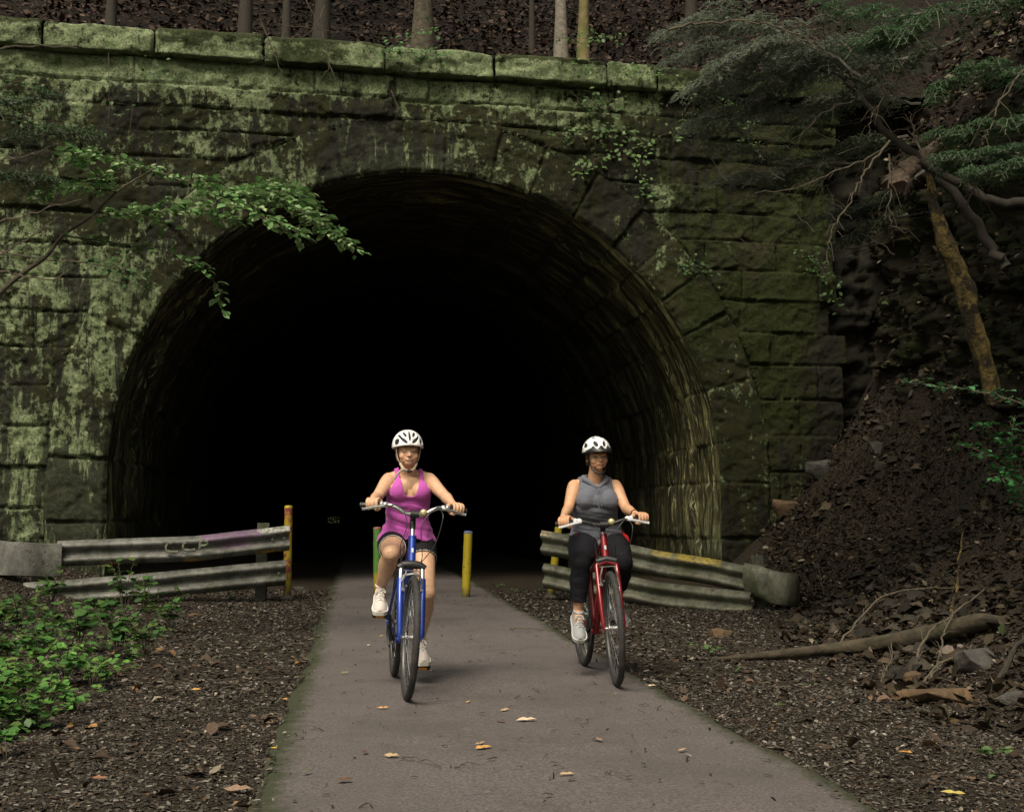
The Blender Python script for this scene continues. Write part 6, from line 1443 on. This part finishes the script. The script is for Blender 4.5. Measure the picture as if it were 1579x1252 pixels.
hill_tree(168, 12, 14, 'dark thin trunk at the top edge on the left', MDARKWOOD, 0, .6)
hill_tree(434, 24, 12, 'thinnest dark trunk at the top edge beside the vine-hung one', MDARKWOOD, -.02, .9)
hill_tree(838, 55, 8, 'very thin sapling beside the pale grey trunk', MDARKWOOD, .02, 1.4)

MGREYTW = basic('grey twig', (.15, .145, .12), .85, vary=.4, scale=30)
# ---- hemlock branches, upper right
def needle_spray(name, label, mains, per, L, pal, seed, D_j=0.0, nsz=.028, mat=MGREYTW, root_at=None, grp='hemlock branches hanging in from the upper right'):
    root = plant_root(name, label, 'branch', mains[0][0], grp); r = random.Random(seed); mc = [jitter_curve(c, .01) for c in mains]; s1 = []
    for k, c in enumerate(mc): s1 += sub_twigs(c, int(per * 1.7), L, 52, 0, seed + k, .25)
    s2 = []
    for k, c in enumerate(s1): s2 += sub_twigs([c[0].lerp(c[1], q) for q in (0, .5)] + [c[1].lerp(c[2], q) for q in (0, .5, 1)], 9, L * .38, 50, 0, seed + k, .2)
    under(wood('twigs', mc + s1 + s2, [(.012, .004)] * len(mc) + [(.004, .0018)] * len(s1) + [(.0022, .001)] * len(s2), mat, n=5), root)
    pos, ax, nr = [], [], []
    for c in s1 + s2:
        m_ = int(((c[1] - c[0]).length + (c[2] - c[1]).length) / .0075)
        for k in range(m_):
            t = r.random(); p = c[0].lerp(c[1], t * 2) if t < .5 else c[1].lerp(c[2], t * 2 - 1); tan = (c[2] - c[0]).normalized(); sd = Vector((0, 0, 1)).cross(tan); sd = (sd.normalized() if sd.length > .01 else Vector((1, 0, 0))) * (1 if k % 2 else -1)
            pos.append(tuple(p)); ax.append(tuple(sd + tan * .5 + Vector((0, 0, r.uniform(-.2, .25))))); nr.append((r.uniform(-.4, .4), r.uniform(-.4, .4), 1))
    n_ = len(pos); tv = np.array([(0, -.10, 0), (0, .10, 0), (1, .07, 0), (1, -.07, 0)], float); tf = np.array([(0, 1, 2), (0, 2, 3)])
    under(scatter_mesh('needles', pos, ax, nr, RNG.uniform(nsz * .7, nsz * 1.2, n_), pick_cols(n_, pal, None, .3), MLEAF, tv, tf, width=1.3), root); return root
HG = [(.22, .28, .20), (.29, .33, .27), (.15, .22, .12), (.38, .40, .35)]; HD = [(.075, .16, .07), (.10, .20, .09), (.14, .25, .13)]
ph = path3
needle_spray('hemlock_branch', 'grey-green hemlock branch drooping over the right end of the coping', [ph([(1330, 120, 9.5), (1240, 62, 9.6), (1160, 35, 9.7), (1090, 34, 9.8), (1015, 62, 9.9)]), ph([(1240, 62, 9.6), (1180, 78, 9.6), (1120, 110, 9.7), (1060, 150, 9.8)])], 20, .48, HG, 5)
needle_spray('hemlock_branch', 'hemlock branch spread in front of the upper right wall stones', [ph([(1340, 130, 9.9), (1270, 110, 10), (1190, 120, 10.1), (1110, 140, 10.2)]), ph([(1290, 85, 9.8), (1230, 110, 9.9), (1150, 165, 10)])], 18, .42, HG, 15)
needle_spray('hemlock_branch', 'blue-green hemlock branch at the right edge above the broken trunk', [ph([(1640, 150, 8.0), (1560, 110, 8.1), (1480, 120, 8.2), (1430, 155, 8.2)]), ph([(1640, 190, 8), (1560, 190, 8.1), (1490, 205, 8.2), (1435, 215, 8.2)]), ph([(1650, 230, 8), (1580, 235, 8.0), (1500, 245, 8.1), (1440, 250, 8.1)])], 13, .30, HD, 25, nsz=.030)
needle_spray('hemlock_branch', 'lowest hemlock branch at the right edge, tips hanging beside the root stump', [ph([(1650, 250, 7.8), (1590, 250, 7.8), (1540, 265, 7.8), (1490, 275, 7.9)])], 14, .26, HD, 35, nsz=.030)
needle_spray('hemlock_branch', 'topmost hemlock branch across the upper right corner', [ph([(1660, -40, 9), (1560, 0, 9), (1450, 20, 9), (1340, 25, 9.2), (1250, 0, 9.4)]), ph([(1450, 20, 9), (1400, 50, 9), (1330, 70, 9.1)])], 16, .40, HD, 45)
needle_spray('hemlock_branch', 'sparse hemlock branch hanging low in front of the mossy stones', [ph([(1330, 250, 10.2), (1240, 255, 10.3), (1150, 235, 10.5), (1080, 220, 10.6)]), ph([(1240, 255, 10.3), (1180, 275, 10.4), (1100, 285, 10.5)])], 12, .34, HG, 55)
needle_spray('hemlock_branch', 'dark fine branch at the left edge in front of the upper stones', [ph([(-60, 230, 9), (20, 215, 9.1), (100, 205, 9.2), (150, 212, 9.3)]), ph([(-60, 150, 9), (10, 160, 9), (80, 150, 9.1)]), ph([(-50, 280, 9), (30, 278, 9.1), (90, 285, 9.2)])], 9, .28, [(.05, .11, .045), (.07, .14, .055)], 65, grp='branches at the left edge')

needle_spray('hemlock_branch', 'grey lacy hemlock branch in front of the coping end and the stones below it', [ph([(1380, 60, 10.2), (1300, 70, 10.3), (1200, 90, 10.4), (1100, 75, 10.5), (1030, 100, 10.6)]), ph([(1300, 160, 10.2), (1200, 175, 10.3), (1120, 180, 10.4), (1060, 200, 10.5)])], 20, .42, HG, 75)
needle_spray('hemlock_branch', 'thin hemlock branch beside the looping bare branch', [ph([(1420, 160, 9.6), (1360, 150, 9.7), (1300, 150, 9.8), (1240, 165, 9.9)]), ph([(1400, 90, 9.6), (1330, 100, 9.7), (1270, 85, 9.8)])], 14, .34, HG, 85)

HM = [(.10, .17, .08), (.14, .21, .11), (.08, .14, .06), (.19, .24, .15)]
needle_spray('hemlock_branch', 'broad mid-green hemlock branch hanging across the middle of the upper right tangle', [ph([(1480, 60, 10.4), (1400, 95, 10.5), (1320, 140, 10.6), (1240, 200, 10.7)]), ph([(1440, 20, 10.4), (1350, 50, 10.5), (1260, 110, 10.6), (1180, 120, 10.7)]), ph([(1400, 210, 10.4), (1330, 220, 10.5), (1260, 250, 10.6), (1190, 300, 10.7)])], 18, .40, HM, 95)
needle_spray('hemlock_branch', 'mid-green hemlock branch low over the hollow beside the wall end', [ph([(1430, 260, 10.8), (1370, 300, 10.9), (1300, 330, 11), (1230, 345, 11.1)]), ph([(1400, 330, 10.8), (1340, 350, 10.9), (1290, 380, 11)])], 12, .30, HM, 97)
# ---- bare dead branches, upper right
def c5(pl, D): return path3([(1020 + a / 2.782, b / 2.782, D) for a, b in pl])
dead = [([(30, 130), (180, 100), (350, 92), (500, 120), (620, 180), (740, 250)], 8.8, .011, MTWIG, 'long pale bare branch arching over the right end of the coping'),
        ([(980, 605), (900, 700), (850, 780), (790, 890), (730, 985), (712, 1060), (715, 1140)], 8.8, .009, MTWIG, 'pale hooked branch hanging down left of the root stump'),
        ([(770, 180), (850, 260), (925, 310), (945, 420), (905, 500), (890, 570)], 9.2, .008, MTWIG, 'looping bare branch in the middle of the upper right tangle'),
        ([(980, 605), (860, 690), (730, 740), (600, 800), (400, 830)], 9.4, .008, MTWIG, 'long nearly level bare branch in front of the mossy stones'),
        ([(1600, 250), (1500, 370), (1440, 470), (1400, 560), (1378, 625)], 7.6, .008, MTWIG, 'pale straight twig crossing the blue-green hemlock at the right edge'),
        ([(975, 660), (985, 800), (975, 900), (990, 970), (1040, 1000)], 9.0, .007, MTWIG, 'thin twig hanging straight down beside the hooked branch'),
        ([(560, 1000), (620, 1080), (660, 1130), (705, 1190)], 10.5, .007, MTWIG, 'short twig hanging in front of the right end of the wall'),
        ([(520, 980), (470, 1050), (415, 1110)], 10.5, .006, MTWIG, 'short twig slanting left over the mossy stones'),
        ([(830, 430), (700, 480), (620, 560), (560, 600)], 9.6, .009, MDARKWOOD, 'dark branch slanting left from the black fallen trunk'),
        ([(1110, 640), (1075, 560), (1060, 480)], 9.2, .010, MTWIG, 'short upright branch stub on the black fallen trunk'),
        ([(1350, 740), (1340, 800), (1315, 880)], 8.4, .012, MTWIG, 'short tan stick hanging beside the broken trunk'),
        ([(1130, 0), (1180, 60), (1300, 170), (1250, 220)], 9.2, .008, MTWIG, 'bare twig in the upper right corner')]
for pl, D, r_, mt, lab in dead:
    c = jitter_curve(c5(pl, D), .008); sb = sub_twigs(c, 9, .28, 38, -.1, len(pl) + int(D * 10), .2)
    o = wood('bare_branch', [c] + sb, [(r_, r_ * .35)] + [(r_ * .32, .001)] * len(sb), mt, n=6); tag(o, lab, 'branch', 'bare branches in the upper right tangle')
# black leaning trunk and its limb
c = jitter_curve(c5([(760, 320), (850, 410), (980, 580), (1110, 690), (1260, 830), (1400, 1040), (1480, 1150)], 9.6), .01); c2 = jitter_curve(c5([(1110, 690), (1290, 800), (1400, 860), (1600, 870)], 9.4), .01)
root = plant_root('fallen_tree', 'black thin dead tree leaning across the tangle at the upper right', 'dead tree', c[0]); under(wood('trunk', [c], [(.018, .045)], MDARKWOOD, n=10), root); under(wood('limb', [c2], [(.03, .04)], MDARKWOOD, n=10), root)
# fine tangle of twigs in front of the wall's upper right part
cs = []; r9 = random.Random(77)
for k in range(130):
    px = r9.uniform(1090, 1420); py = r9.uniform(120, 400); D = r9.uniform(9.3, 11.5); a = r9.uniform(-.5, .9) + math.pi * (r9.random() < .5); L = r9.uniform(30, 95); pts = [(px + math.cos(a) * L * t - 0, py + math.sin(a) * L * t + 14 * t * t * r9.uniform(-1, 1), D + .3 * t) for t in (0, .35, .7, 1)]
    cs.append(jitter_curve(path3(pts), .008, 3))
o = wood('twig_tangle', cs, [(.0045, .0015)] * len(cs), MDARKWOOD, n=4); tag(o, 'fine mesh of dead twigs in front of the upper right wall', 'dead twigs', kind='stuff')

# ---- broken standing trunk, root stump
M_ROT = basic('yellow rotten wood', (.14, .098, .028), .9, vary=.6, scale=16, bump=1.0, bdist=.05, dirt=(.022, .016, .008), dirt_at=(.50, .60), dscale=5)
M_PUNK = basic('grey-pink broken wood', (.20, .145, .11), .9, vary=.4, scale=16, bump=1.0, bdist=.03, dirt=(.06, .045, .03), dirt_at=(.5, .65), dscale=6)
def rough_log(pts, rad, n=22, seed=1, amp=.12, splinter=0.0, sub=10):
    c = crv([tuple(p) + (r_,) for p, r_ in zip(pts, rad)], sub); mb = MB(); mb.tube([q_[:3] for q_ in c], [float(q_[3]) for q_ in c], n); V = np.array(mb.v); m = len(c)
    cen = np.repeat(np.array([q_[:3] for q_ in c]), n, 0); d = V - cen; k = np.tile(np.arange(n), m); i = np.repeat(np.arange(m), n)
    f = 1 + amp * fbm(np.cos(k * 2 * np.pi / n) * 1.5, np.sin(k * 2 * np.pi / n) * 1.5, i * .16, seed, 4); V = cen + d * f[:, None]
    if splinter:                                 # first ring pulled out into splinters
        ax_ = np.array(c[0][:3]) - np.array(c[2][:3]); ax_ /= np.linalg.norm(ax_)
        for rr_ in range(4): V[rr_ * n:(rr_ + 1) * n] += ax_ * (np.maximum(0, fbm(np.arange(n) * .9, np.zeros(n), 0, seed + 3, 3) + .2) * splinter * (1 - rr_ / 4))[:, None]
    mb.v = [tuple(v) for v in V]; return mb
tp = path3([(1436, 290, 11.3), (1442, 330, 11.3), (1462, 388, 11.3), (1484, 440, 11.35), (1500, 500, 11.4), (1520, 560, 11.45), (1535, 620, 11.5)]); mb = rough_log(tp, [.03, .060, .084, .088, .082, .075, .08], seed=4, amp=.34, splinter=.5)
o = mb.build('broken_trunk', M_ROT); tag(o, 'yellow rotten broken trunk leaning on the rock cliff at the right', 'dead tree')
tp = path3([(1385, 282, 9.6), (1400, 262, 9.6), (1425, 240, 9.7), (1450, 218, 9.8), (1466, 205, 9.9)]); mb = rough_log(tp, [.10, .075, .05, .045, .03], seed=9, amp=.35, splinter=.1)
o = mb.build('root_stump', M_PUNK); tag(o, 'short mossy broken stump caught in the branches above the yellow trunk', 'stump')

# ---- log, slab, sticks and stones on the right bank
def gp_(px, py, up=0.0):
    # ray against the terrain
    lo, hi = 3.0, 25.0
    for k in range(400):
        D = 3 + k * .05; q_ = P(px, py, D)
        if q_.z < gz(q_.x, q_.y): break
    return Vector((q_.x, q_.y, gz(q_.x, q_.y) + up))
lg = [gp_(1104, 1021, .02), gp_(1200, 1018, .04), gp_(1300, 1010, .06), gp_(1400, 1002, .08), gp_(1500, 985, .10), gp_(1545, 975, .08)]
mb = rough_log([lg[0] + (lg[0] - lg[1]) * .0] + lg[1:], [.012, .034, .045, .056, .064, .030], seed=6, amp=.14)
o = mb.build('fallen_log', basic('damp log bark', (.050, .038, .024), .9, vary=.4, scale=10, bump=.7, bdist=.015, dirt=(.05, .060, .02), dirt_at=(.5, .7), dscale=3)); tag(o, 'long tapering log lying at the foot of the right bank', 'log')
M_ROCK = basic('grey stone', (.065, .060, .054), .9, vary=.35, scale=8, bump=.9, bdist=.02, dirt=(.05, .04, .028), dirt_at=(.5, .65), dscale=6); M_ROCKB = basic('brown sandstone', (.10, .060, .030), .9, vary=.35, scale=9, bump=.9, bdist=.02, dirt=(.05, .035, .02), dirt_at=(.5, .65), dscale=6)
def rock(px, py, size, seed, label, mat, rot=0, name='stone', tilt=0, grp=None):
    c = gp_(px, py); mb = MB(); r = random.Random(seed); bm = bmesh.new(); pts = [bm.verts.new((r.uniform(-1, 1) * .5 * size[0], r.uniform(-1, 1) * .5 * size[1], r.uniform(-1, 1) * .5 * size[2])) for _ in range(16)]
    bmesh.ops.convex_hull(bm, input=pts); bmesh.ops.delete(bm, geom=[v for v in bm.verts if not v.link_faces], context='VERTS'); bmesh.ops.bevel(bm, geom=bm.edges[:], offset=.03 * min(size), segments=1, affect='EDGES')
    bmesh.ops.triangulate(bm, faces=bm.faces[:]); bmesh.ops.subdivide_edges(bm, edges=bm.edges[:], cuts=2, use_grid_fill=True)
    vv = np.array([v.co[:] for v in bm.verts]); dn = fbm(vv[:, 0] * 9, vv[:, 1] * 9, vv[:, 2] * 9, seed, 4) * .05 * min(size)
    bm.normal_update()
    for v, d_ in zip(bm.verts, dn): v.co += v.normal * float(d_)
    me = bpy.data.meshes.new(name); bm.to_mesh(me); bm.free(); o = link_mesh(name, me, mat, None, True); me.set_sharp_from_angle(angle=R(35)); o.location = c + Vector((0, 0, size[2] * .18)); o.rotation_euler = (tilt, 0, rot); tag(o, label, 'stone', grp); return o
G_ = 'loose stones on the right bank'
rock(1447, 1082, (.56, .22, .12), 3, 'long flat brown sandstone slab at the lower edge of the right bank', M_ROCKB, .1, 'stone_slab', 0, G_)
rock(1512, 1030, (.34, .3, .18), 5, 'grey block under the twigs above the brown slab', M_ROCK, .5, grp=G_); rock(1110, 982, (.26, .2, .12), 8, 'tan stone below the curled end of the guardrail, above the log tip', M_ROCKB, .2, grp=G_)
rock(1355, 695, (.26, .2, .20), 11, 'upper one of the two pale stones high on the dirt bank', M_ROCK, .9, grp=G_); rock(1358, 728, (.18, .16, .18), 14, 'lower one of the two pale stones high on the dirt bank', M_ROCK, 0, grp=G_)
rock(1265, 735, (.42, .3, .36), 17, 'dark rock at the foot of the wall beside the right end of the arch', M_ROCK, .3, grp=G_); rock(1218, 790, (.7, .4, .3), 18, 'wide brown rock below the last wall course', M_ROCKB, .1, grp=G_)
rock(1560, 1085, (.2, .16, .1), 21, 'small grey stone right of the brown slab', M_ROCK, .7, grp=G_); rock(1405, 1052, (.16, .14, .12), 23, 'small upright stone behind the left end of the slab', M_ROCKB, .2, grp=G_); rock(1290, 1005, (.14, .12, .05), 25, 'small pale stone touching the middle of the log', M_ROCK, .2, grp=G_)
rock(300, 950, (.16, .1, .06), 31, 'flat brown stone by the plants below the left guardrail', M_ROCKB, .2, grp='loose stones on the left verge'); rock(268, 962, (.12, .1, .05), 33, 'smaller stone left of the flat brown one', M_ROCK, .9, grp='loose stones on the left verge')
rock(460, 910, (.22, .14, .08), 35, 'flat stone at the foot of the tall yellow post', M_ROCK, .2, grp='loose stones on the left verge')
def c6(pl, lift, D0=None):
    out = []
    for a, b in pl:
        q_ = gp_(1020 + a / 2.77, 800 + b / 2.77); out.append(q_)
    n_ = len(out); return out
def stick(pl, r_, lab, mt=MTWIG, lift=.10, depth=None, grp='sticks on the right bank', sub=4):
    base_ = gp_(1020 + pl[0][0] / 2.77, 800 + pl[0][1] / 2.77); D = base_.y - .02; pts = [P(1020 + a / 2.77, 800 + b / 2.77, D + (depth or 0) * k) for k, (a, b) in enumerate(pl)]
    c = jitter_curve(pts, .006); sb = sub_twigs(c, sub, .14, 40, .1, int(pl[0][0])); o = wood('stick', [c] + sb, [(r_, r_ * .5)] + [(r_ * .35, .0012)] * len(sb), mt, n=7); tag(o, lab, 'stick', grp)
stick([(740, 555), (850, 420), (980, 320), (1200, 295), (1380, 290), (1600, 240)], .011, 'long bare branch arching along the right bank above the log', depth=.16)
stick([(1090, 660), (1100, 560), (1160, 470), (1240, 410), (1380, 300)], .012, 'curved stick rising from the log to the long branch', depth=.12)
stick([(1150, 690), (1195, 560), (1210, 480), (1245, 410)], .009, 'thin stick crossing the curved one over the log', depth=.08)
stick([(1235, 400), (1262, 300), (1270, 180), (1290, 50)], .013, 'upright splintered stick with a pale tip on the right bank', M_ROT, depth=.04)
stick([(1120, 700), (1180, 620), (1300, 575), (1330, 540)], .010, 'short stick lying behind the brown slab', depth=.05)
stick([(1290, 750), (1360, 720), (1440, 695), (1600, 660)], .020, 'thick tan stick behind the brown slab reaching the right edge', MBARK, depth=.06)
stick([(940, 700), (955, 640), (985, 600), (980, 520)], .008, 'short upright twig at the middle of the log', depth=.03)
stick([(1300, 790), (1390, 800), (1470, 730)], .008, 'thin twig beside the right end of the slab', depth=.04)
stick([(310, 735), (400, 745), (520, 770)], .009, 'pale brown stick on the chips below the log', depth=-.12, sub=1)
stick([(20, 478), (70, 480), (110, 482)], .007, 'short pale stick by the path edge near the guardrail', depth=.0, sub=0)
stick([(850, 440), (870, 380), (960, 340), (1060, 315)], .007, 'thin arched twig above the middle of the log', depth=.08)
stick([(690, 335), (685, 280), (670, 210)], .007, 'small upright twig right of the curled guardrail end', depth=.02, sub=2)
stick([(1420, 740), (1500, 560), (1600, 470)], .022, 'dark thick stick rising at the right edge above the slab', MDARKWOOD, depth=.06)
# sticks on the left verge / path
def gstick(p0, p1, r_, lab, grp='sticks on the ground'):
    a, b = gp_(*p0, .012), gp_(*p1, .012); a.z = max(a.z, .04); b.z = max(b.z, .04); c = jitter_curve([a, a.lerp(b, .4) + Vector((0, .02, .01)), b], .004); o = wood('stick', [c], [(r_, r_ * .5)], MTWIG, n=6); tag(o, lab, 'stick', grp)
gstick((248, 1005), (292, 990), .008, 'pale stick lying at the edge of the left plants'); gstick((786, 978), (850, 982), .007, 'thin stick across the path near the right guardrail')
gstick((620, 1190), (680, 1204), .004, 'long fine twig on the asphalt in front of the blue bicycle'); gstick((700, 1204), (742, 1200), .003, 'short fine twig on the asphalt in front of the yellow leaf pair'); gstick((932, 1212), (975, 1225), .003, 'fine twig on the asphalt at the lower right of the path')
# ---- leafy branch and fern at the right edge
m1 = path3([(1660, 640, 8.0), (1579, 622, 8.0), (1520, 606, 8.0), (1460, 598, 8.0), (1392, 588, 8.0)]); c = jitter_curve(m1, .004); sb = sub_twigs(c, 12, .16, 55, 0, 4)
root = plant_root('leafy_branch', 'green leafy branch reaching in at the right edge across the broken trunk foot', 'branch', m1[0]); under(wood('branch_wood', [c] + sb, [(.008, .002)] + [(.002, .001)] * len(sb), MTWIG, n=5), root); under(leaves_along([c] + sb, 40, .055, .022, [(.06, .17, .07), (.08, .20, .09)], .3), root)
fb = P(1600, 800, 8.4); root = plant_root('leafy_shrub', 'bright green shrub with small leaves at the right edge', 'shrub', fb)
fc = [path3([(1600, 800, 8.4), (1560, 740, 8.3), (1520, 700, 8.2), (1475, 685, 8.1)]), path3([(1600, 800, 8.4), (1560, 700, 8.3), (1530, 660, 8.2), (1505, 655, 8.2)]), path3([(1600, 800, 8.4), (1575, 720, 8.3), (1560, 680, 8.2), (1565, 640, 8.2)]), path3([(1600, 800, 8.4), (1570, 750, 8.2), (1545, 735, 8.1), (1550, 745, 8.0)]), path3([(1610, 790, 8.4), (1600, 700, 8.4), (1590, 660, 8.3)])]
sb = []
for k, c in enumerate(fc): sb += sub_twigs(crv([tuple(v) for v in c], 4), 10, .16, 50, 0, k)
under(wood('stems', [crv([tuple(v) for v in c], 4) for c in fc] + sb, [(.006, .002)] * len(fc) + [(.002, .001)] * len(sb), MTWIG, n=5), root); under(leaves_along(fc + sb, 42, .055, .035, [(.025, .11, .03), (.035, .14, .04), (.05, .17, .05)], .5), root)
# the shrub's foot reaches the slope
g_ = gp_(1600, 830); under(wood('foot', [[g_ + Vector((0, 0, -.1)), (g_ + fb) / 2, fb]], [(.012, .007)], MTWIG, n=6), root)

# ---- big single fallen leaves on the asphalt
def big_leaf(px, py, sz, col, ang, label, curl=None, name='fallen_leaf'):
    curl = random.uniform(.15, .75) if curl is None else curl; sz *= .68; c = gp_(px, py, .0); c.z = (.040 if abs(c.x - float(pathL(c.y)) - 1.12) < 1.12 else c.z + .02) + sz * .02; wl = random.uniform(.5, .95); sk = random.uniform(-.15, .15); ang += random.uniform(-.8, .8); ax = np.array([[math.cos(ang), math.sin(ang), .05]]); tv = np.array([(0, 0, 0), (.22, .20, .06), (.38, .34, .12), (.55, .18, .05), (.74, .26, .12), (1, 0, -.02), (.74, -.22, .10), (.55, -.16, .04), (.38, -.32, .14), (.22, -.18, .07), (.3, 0, .0), (.65, 0, .0)], float)
    tf = np.array([(0, 10, 1), (1, 10, 2), (2, 10, 3), (3, 10, 11), (3, 11, 4), (4, 11, 5), (5, 11, 6), (6, 11, 7), (7, 11, 10), (7, 10, 8), (8, 10, 9), (9, 10, 0)])
    o = scatter_mesh(name, [tuple(c)], ax, [(random.uniform(-.3, .3), -.2, 1)], [sz], [col], MLITTER, tv * (1, 1, 1) + np.array([0, 1, 0]) * sk * tv[:, :1] ** 2 + np.array([0, 0, 1]) * np.random.default_rng(int(px * 7 + py)).normal(size=(12, 1)) * .05, tf, width=wl, bend=[curl]); tag(o, label, 'leaf', 'single leaves lying on the asphalt'); return o
TAN, ORG, BRN, PAL_, GRN = (.42, .30, .17), (.50, .28, .09), (.10, .06, .04), (.55, .43, .30), (.16, .20, .09)
BL = [(795, 1127, .16, PAL_, .1, 'largest pale curled leaf in the middle of the path'), (780, 1130, .09, BRN, 2.6, 'dark brown leaf touching the largest pale one'), (772, 1113, .11, TAN, .2, 'tan leaf just behind the largest pale one'), (733, 1175, .12, ORG, .1, 'orange leaf in front of the blue bicycle, right of centre'), (732, 1168, .10, TAN, .3, 'tan leaf lying against the orange one'),
      (720, 1098, .07, ORG, 1.2, 'small orange leaf right of the front wheel of the blue bicycle'), (580, 1107, .10, ORG, .2, 'yellow-orange leaf left of the front wheel of the blue bicycle'), (567, 1006, .09, PAL_, 1.0, 'pale three-cornered leaf left of the blue bicycle'), (585, 991, .07, TAN, .2, 'flat tan leaf below the raised foot of the rider in pink'),
      (592, 1184, .10, TAN, .0, 'dull tan leaf on the left half of the path near the camera'), (561, 1183, .08, BRN, 1.3, 'dark upright curled leaf at the left of the path near the camera'), (517, 1227, .10, BRN, .0, 'dark brown leaf at the bottom left of the path'), (465, 1211, .08, (.10, .10, .07), .1, 'grey-green leaf near the left edge of the path at the bottom'),
      (862, 1219, .10, TAN, .1, 'tan leaf at the bottom right of the path centre'), (875, 1225, .07, BRN, .5, 'brown scrap touching the tan leaf at the bottom'), (912, 1158, .12, (.26, .17, .11), -.2, 'brown leaf on the right half of the path'), (1046, 1177, .09, TAN, .2, 'small tan leaf near the right edge of the path'), (998, 1072, .08, PAL_, -.4, 'pale leaf beside the front wheel of the red bicycle'),
      (525, 1051, .09, GRN, .1, 'green-grey leaf at the left edge of the path beside the bicycle'), (733, 991, .06, GRN, .1, 'small green leaf between the two bicycles'), (751, 1029, .06, BRN, -1, 'small dark leaf between the two bicycles'), (835, 969, .06, GRN, .2, 'small green leaf behind the red bicycle wheel line'), (503, 1015, .06, BRN, .3, 'small brown leaf at the left edge of the path'),
      (660, 946 + 100, .05, TAN, .1, 'tiny tan leaf beside the lowered foot'), (1450, 1232, .14, (.42, .34, .10), .0, 'yellow leaf on the chips at the bottom right corner'), (417, 1160, .07, (.55, .36, .03), .2, 'bright yellow leaf on the left edge of the path'), (345, 1225, .16, (.24, .16, .11), .4, 'large brown leaf on the chips at the bottom left'), (295, 1070, .09, ORG, .1, 'orange-brown leaf on the left verge'), (435, 1083, .07, ORG, .0, 'orange leaf on the left verge beside the path edge'), (141, 1207, .10, (.22, .11, .06), .6, 'reddish leaf on the chips at the lower left'), (1385, 1168, .1, (.45, .22, .06), 0, 'orange leaf on the chips at the lower right')]
for b in BL: big_leaf(*b)

# ---- tall trees added out of view, crowns placed to shade the lower wall and tunnel mouth
def added_shade_tree(x, y, H, crowns, label, n, lean=(0, 0)):
    b = Vector((x, y, gz(x, y) - .2)); root = plant_root('tree', label, 'tree', b, 'added unseen trees that shade the cutting'); mb = MB(); pts = [(lean[0] * (k / 12) ** 2, lean[1] * (k / 12) ** 2, H * k / 12) for k in range(13)]
    mb.tube(pts, taper(13, .24, .08), 12); mb.build('trunk', MBARK, root); top = Vector(pts[-1]); mb = MB(); pos = []
    for (cx_, cy_, cz_, rx, ry, rz, m_) in crowns:
        c = Vector((cx_, cy_, cz_)) - b; a_ = Vector(pts[8]); mb.tube([tuple(a_), tuple(a_.lerp(c, .5) + Vector((0, 0, .5))), tuple(c)], [.07, .05, .02], 7)
        for q_ in range(6): d = Vector(RNG.normal(size=3)).normalized(); mb.tube([tuple(c), tuple(c + Vector((d.x * rx, d.y * ry, d.z * rz)) * .7)], [.02, .008], 5)
        u_ = rand_dirs(m_) * (RNG.random((m_, 1)) ** .4); cl = np.array([[c.x, c.y, c.z]]) + u_ * np.array([rx, ry, rz]); pos.append(cl[fbm(cl[:, 0] * 1.2, cl[:, 1] * 1.2, cl[:, 2] * 1.2, int(abs(cx_) * 3), 3) > -.25])
    mb.build('limbs', MBARK, root); pos = np.concatenate(pos); m_ = len(pos)
    scatter_mesh('crown', pos, rand_dirs(m_), rand_dirs(m_) * .5 + np.array([0, 0, 1]), RNG.uniform(.16, .34, m_), pick_cols(m_, [(.05, .10, .03), (.07, .13, .04), (.04, .08, .025)], None, .3), MLEAF, width=1.3, parent=root)
added_shade_tree(9.5, 4.5, 11, [(1.5, 8.6, 11.5, 3.0, 2.4, 1.2, 4200), (5.0, 7.0, 11.0, 2.6, 2.8, 1.3, 4200), (6.0, 11.0, 11.5, 3.0, 2.6, 1.3, 4200), (4.5, 3.2, 10.5, 2.2, 2.2, 1.1, 2400)], 'tall tree added unseen beyond the right edge, its crown shading the path', 0, (-3, 1.5))
added_shade_tree(-8.5, 6.0, 12, [(-2.3, 8.8, 12.2, 2.6, 2.2, 1.1, 3400), (-5.2, 9.6, 12.6, 2.4, 2.0, 1.1, 1500)], 'tall tree added unseen beyond the left edge, its crown shading the tunnel mouth', 0, (2, 1))
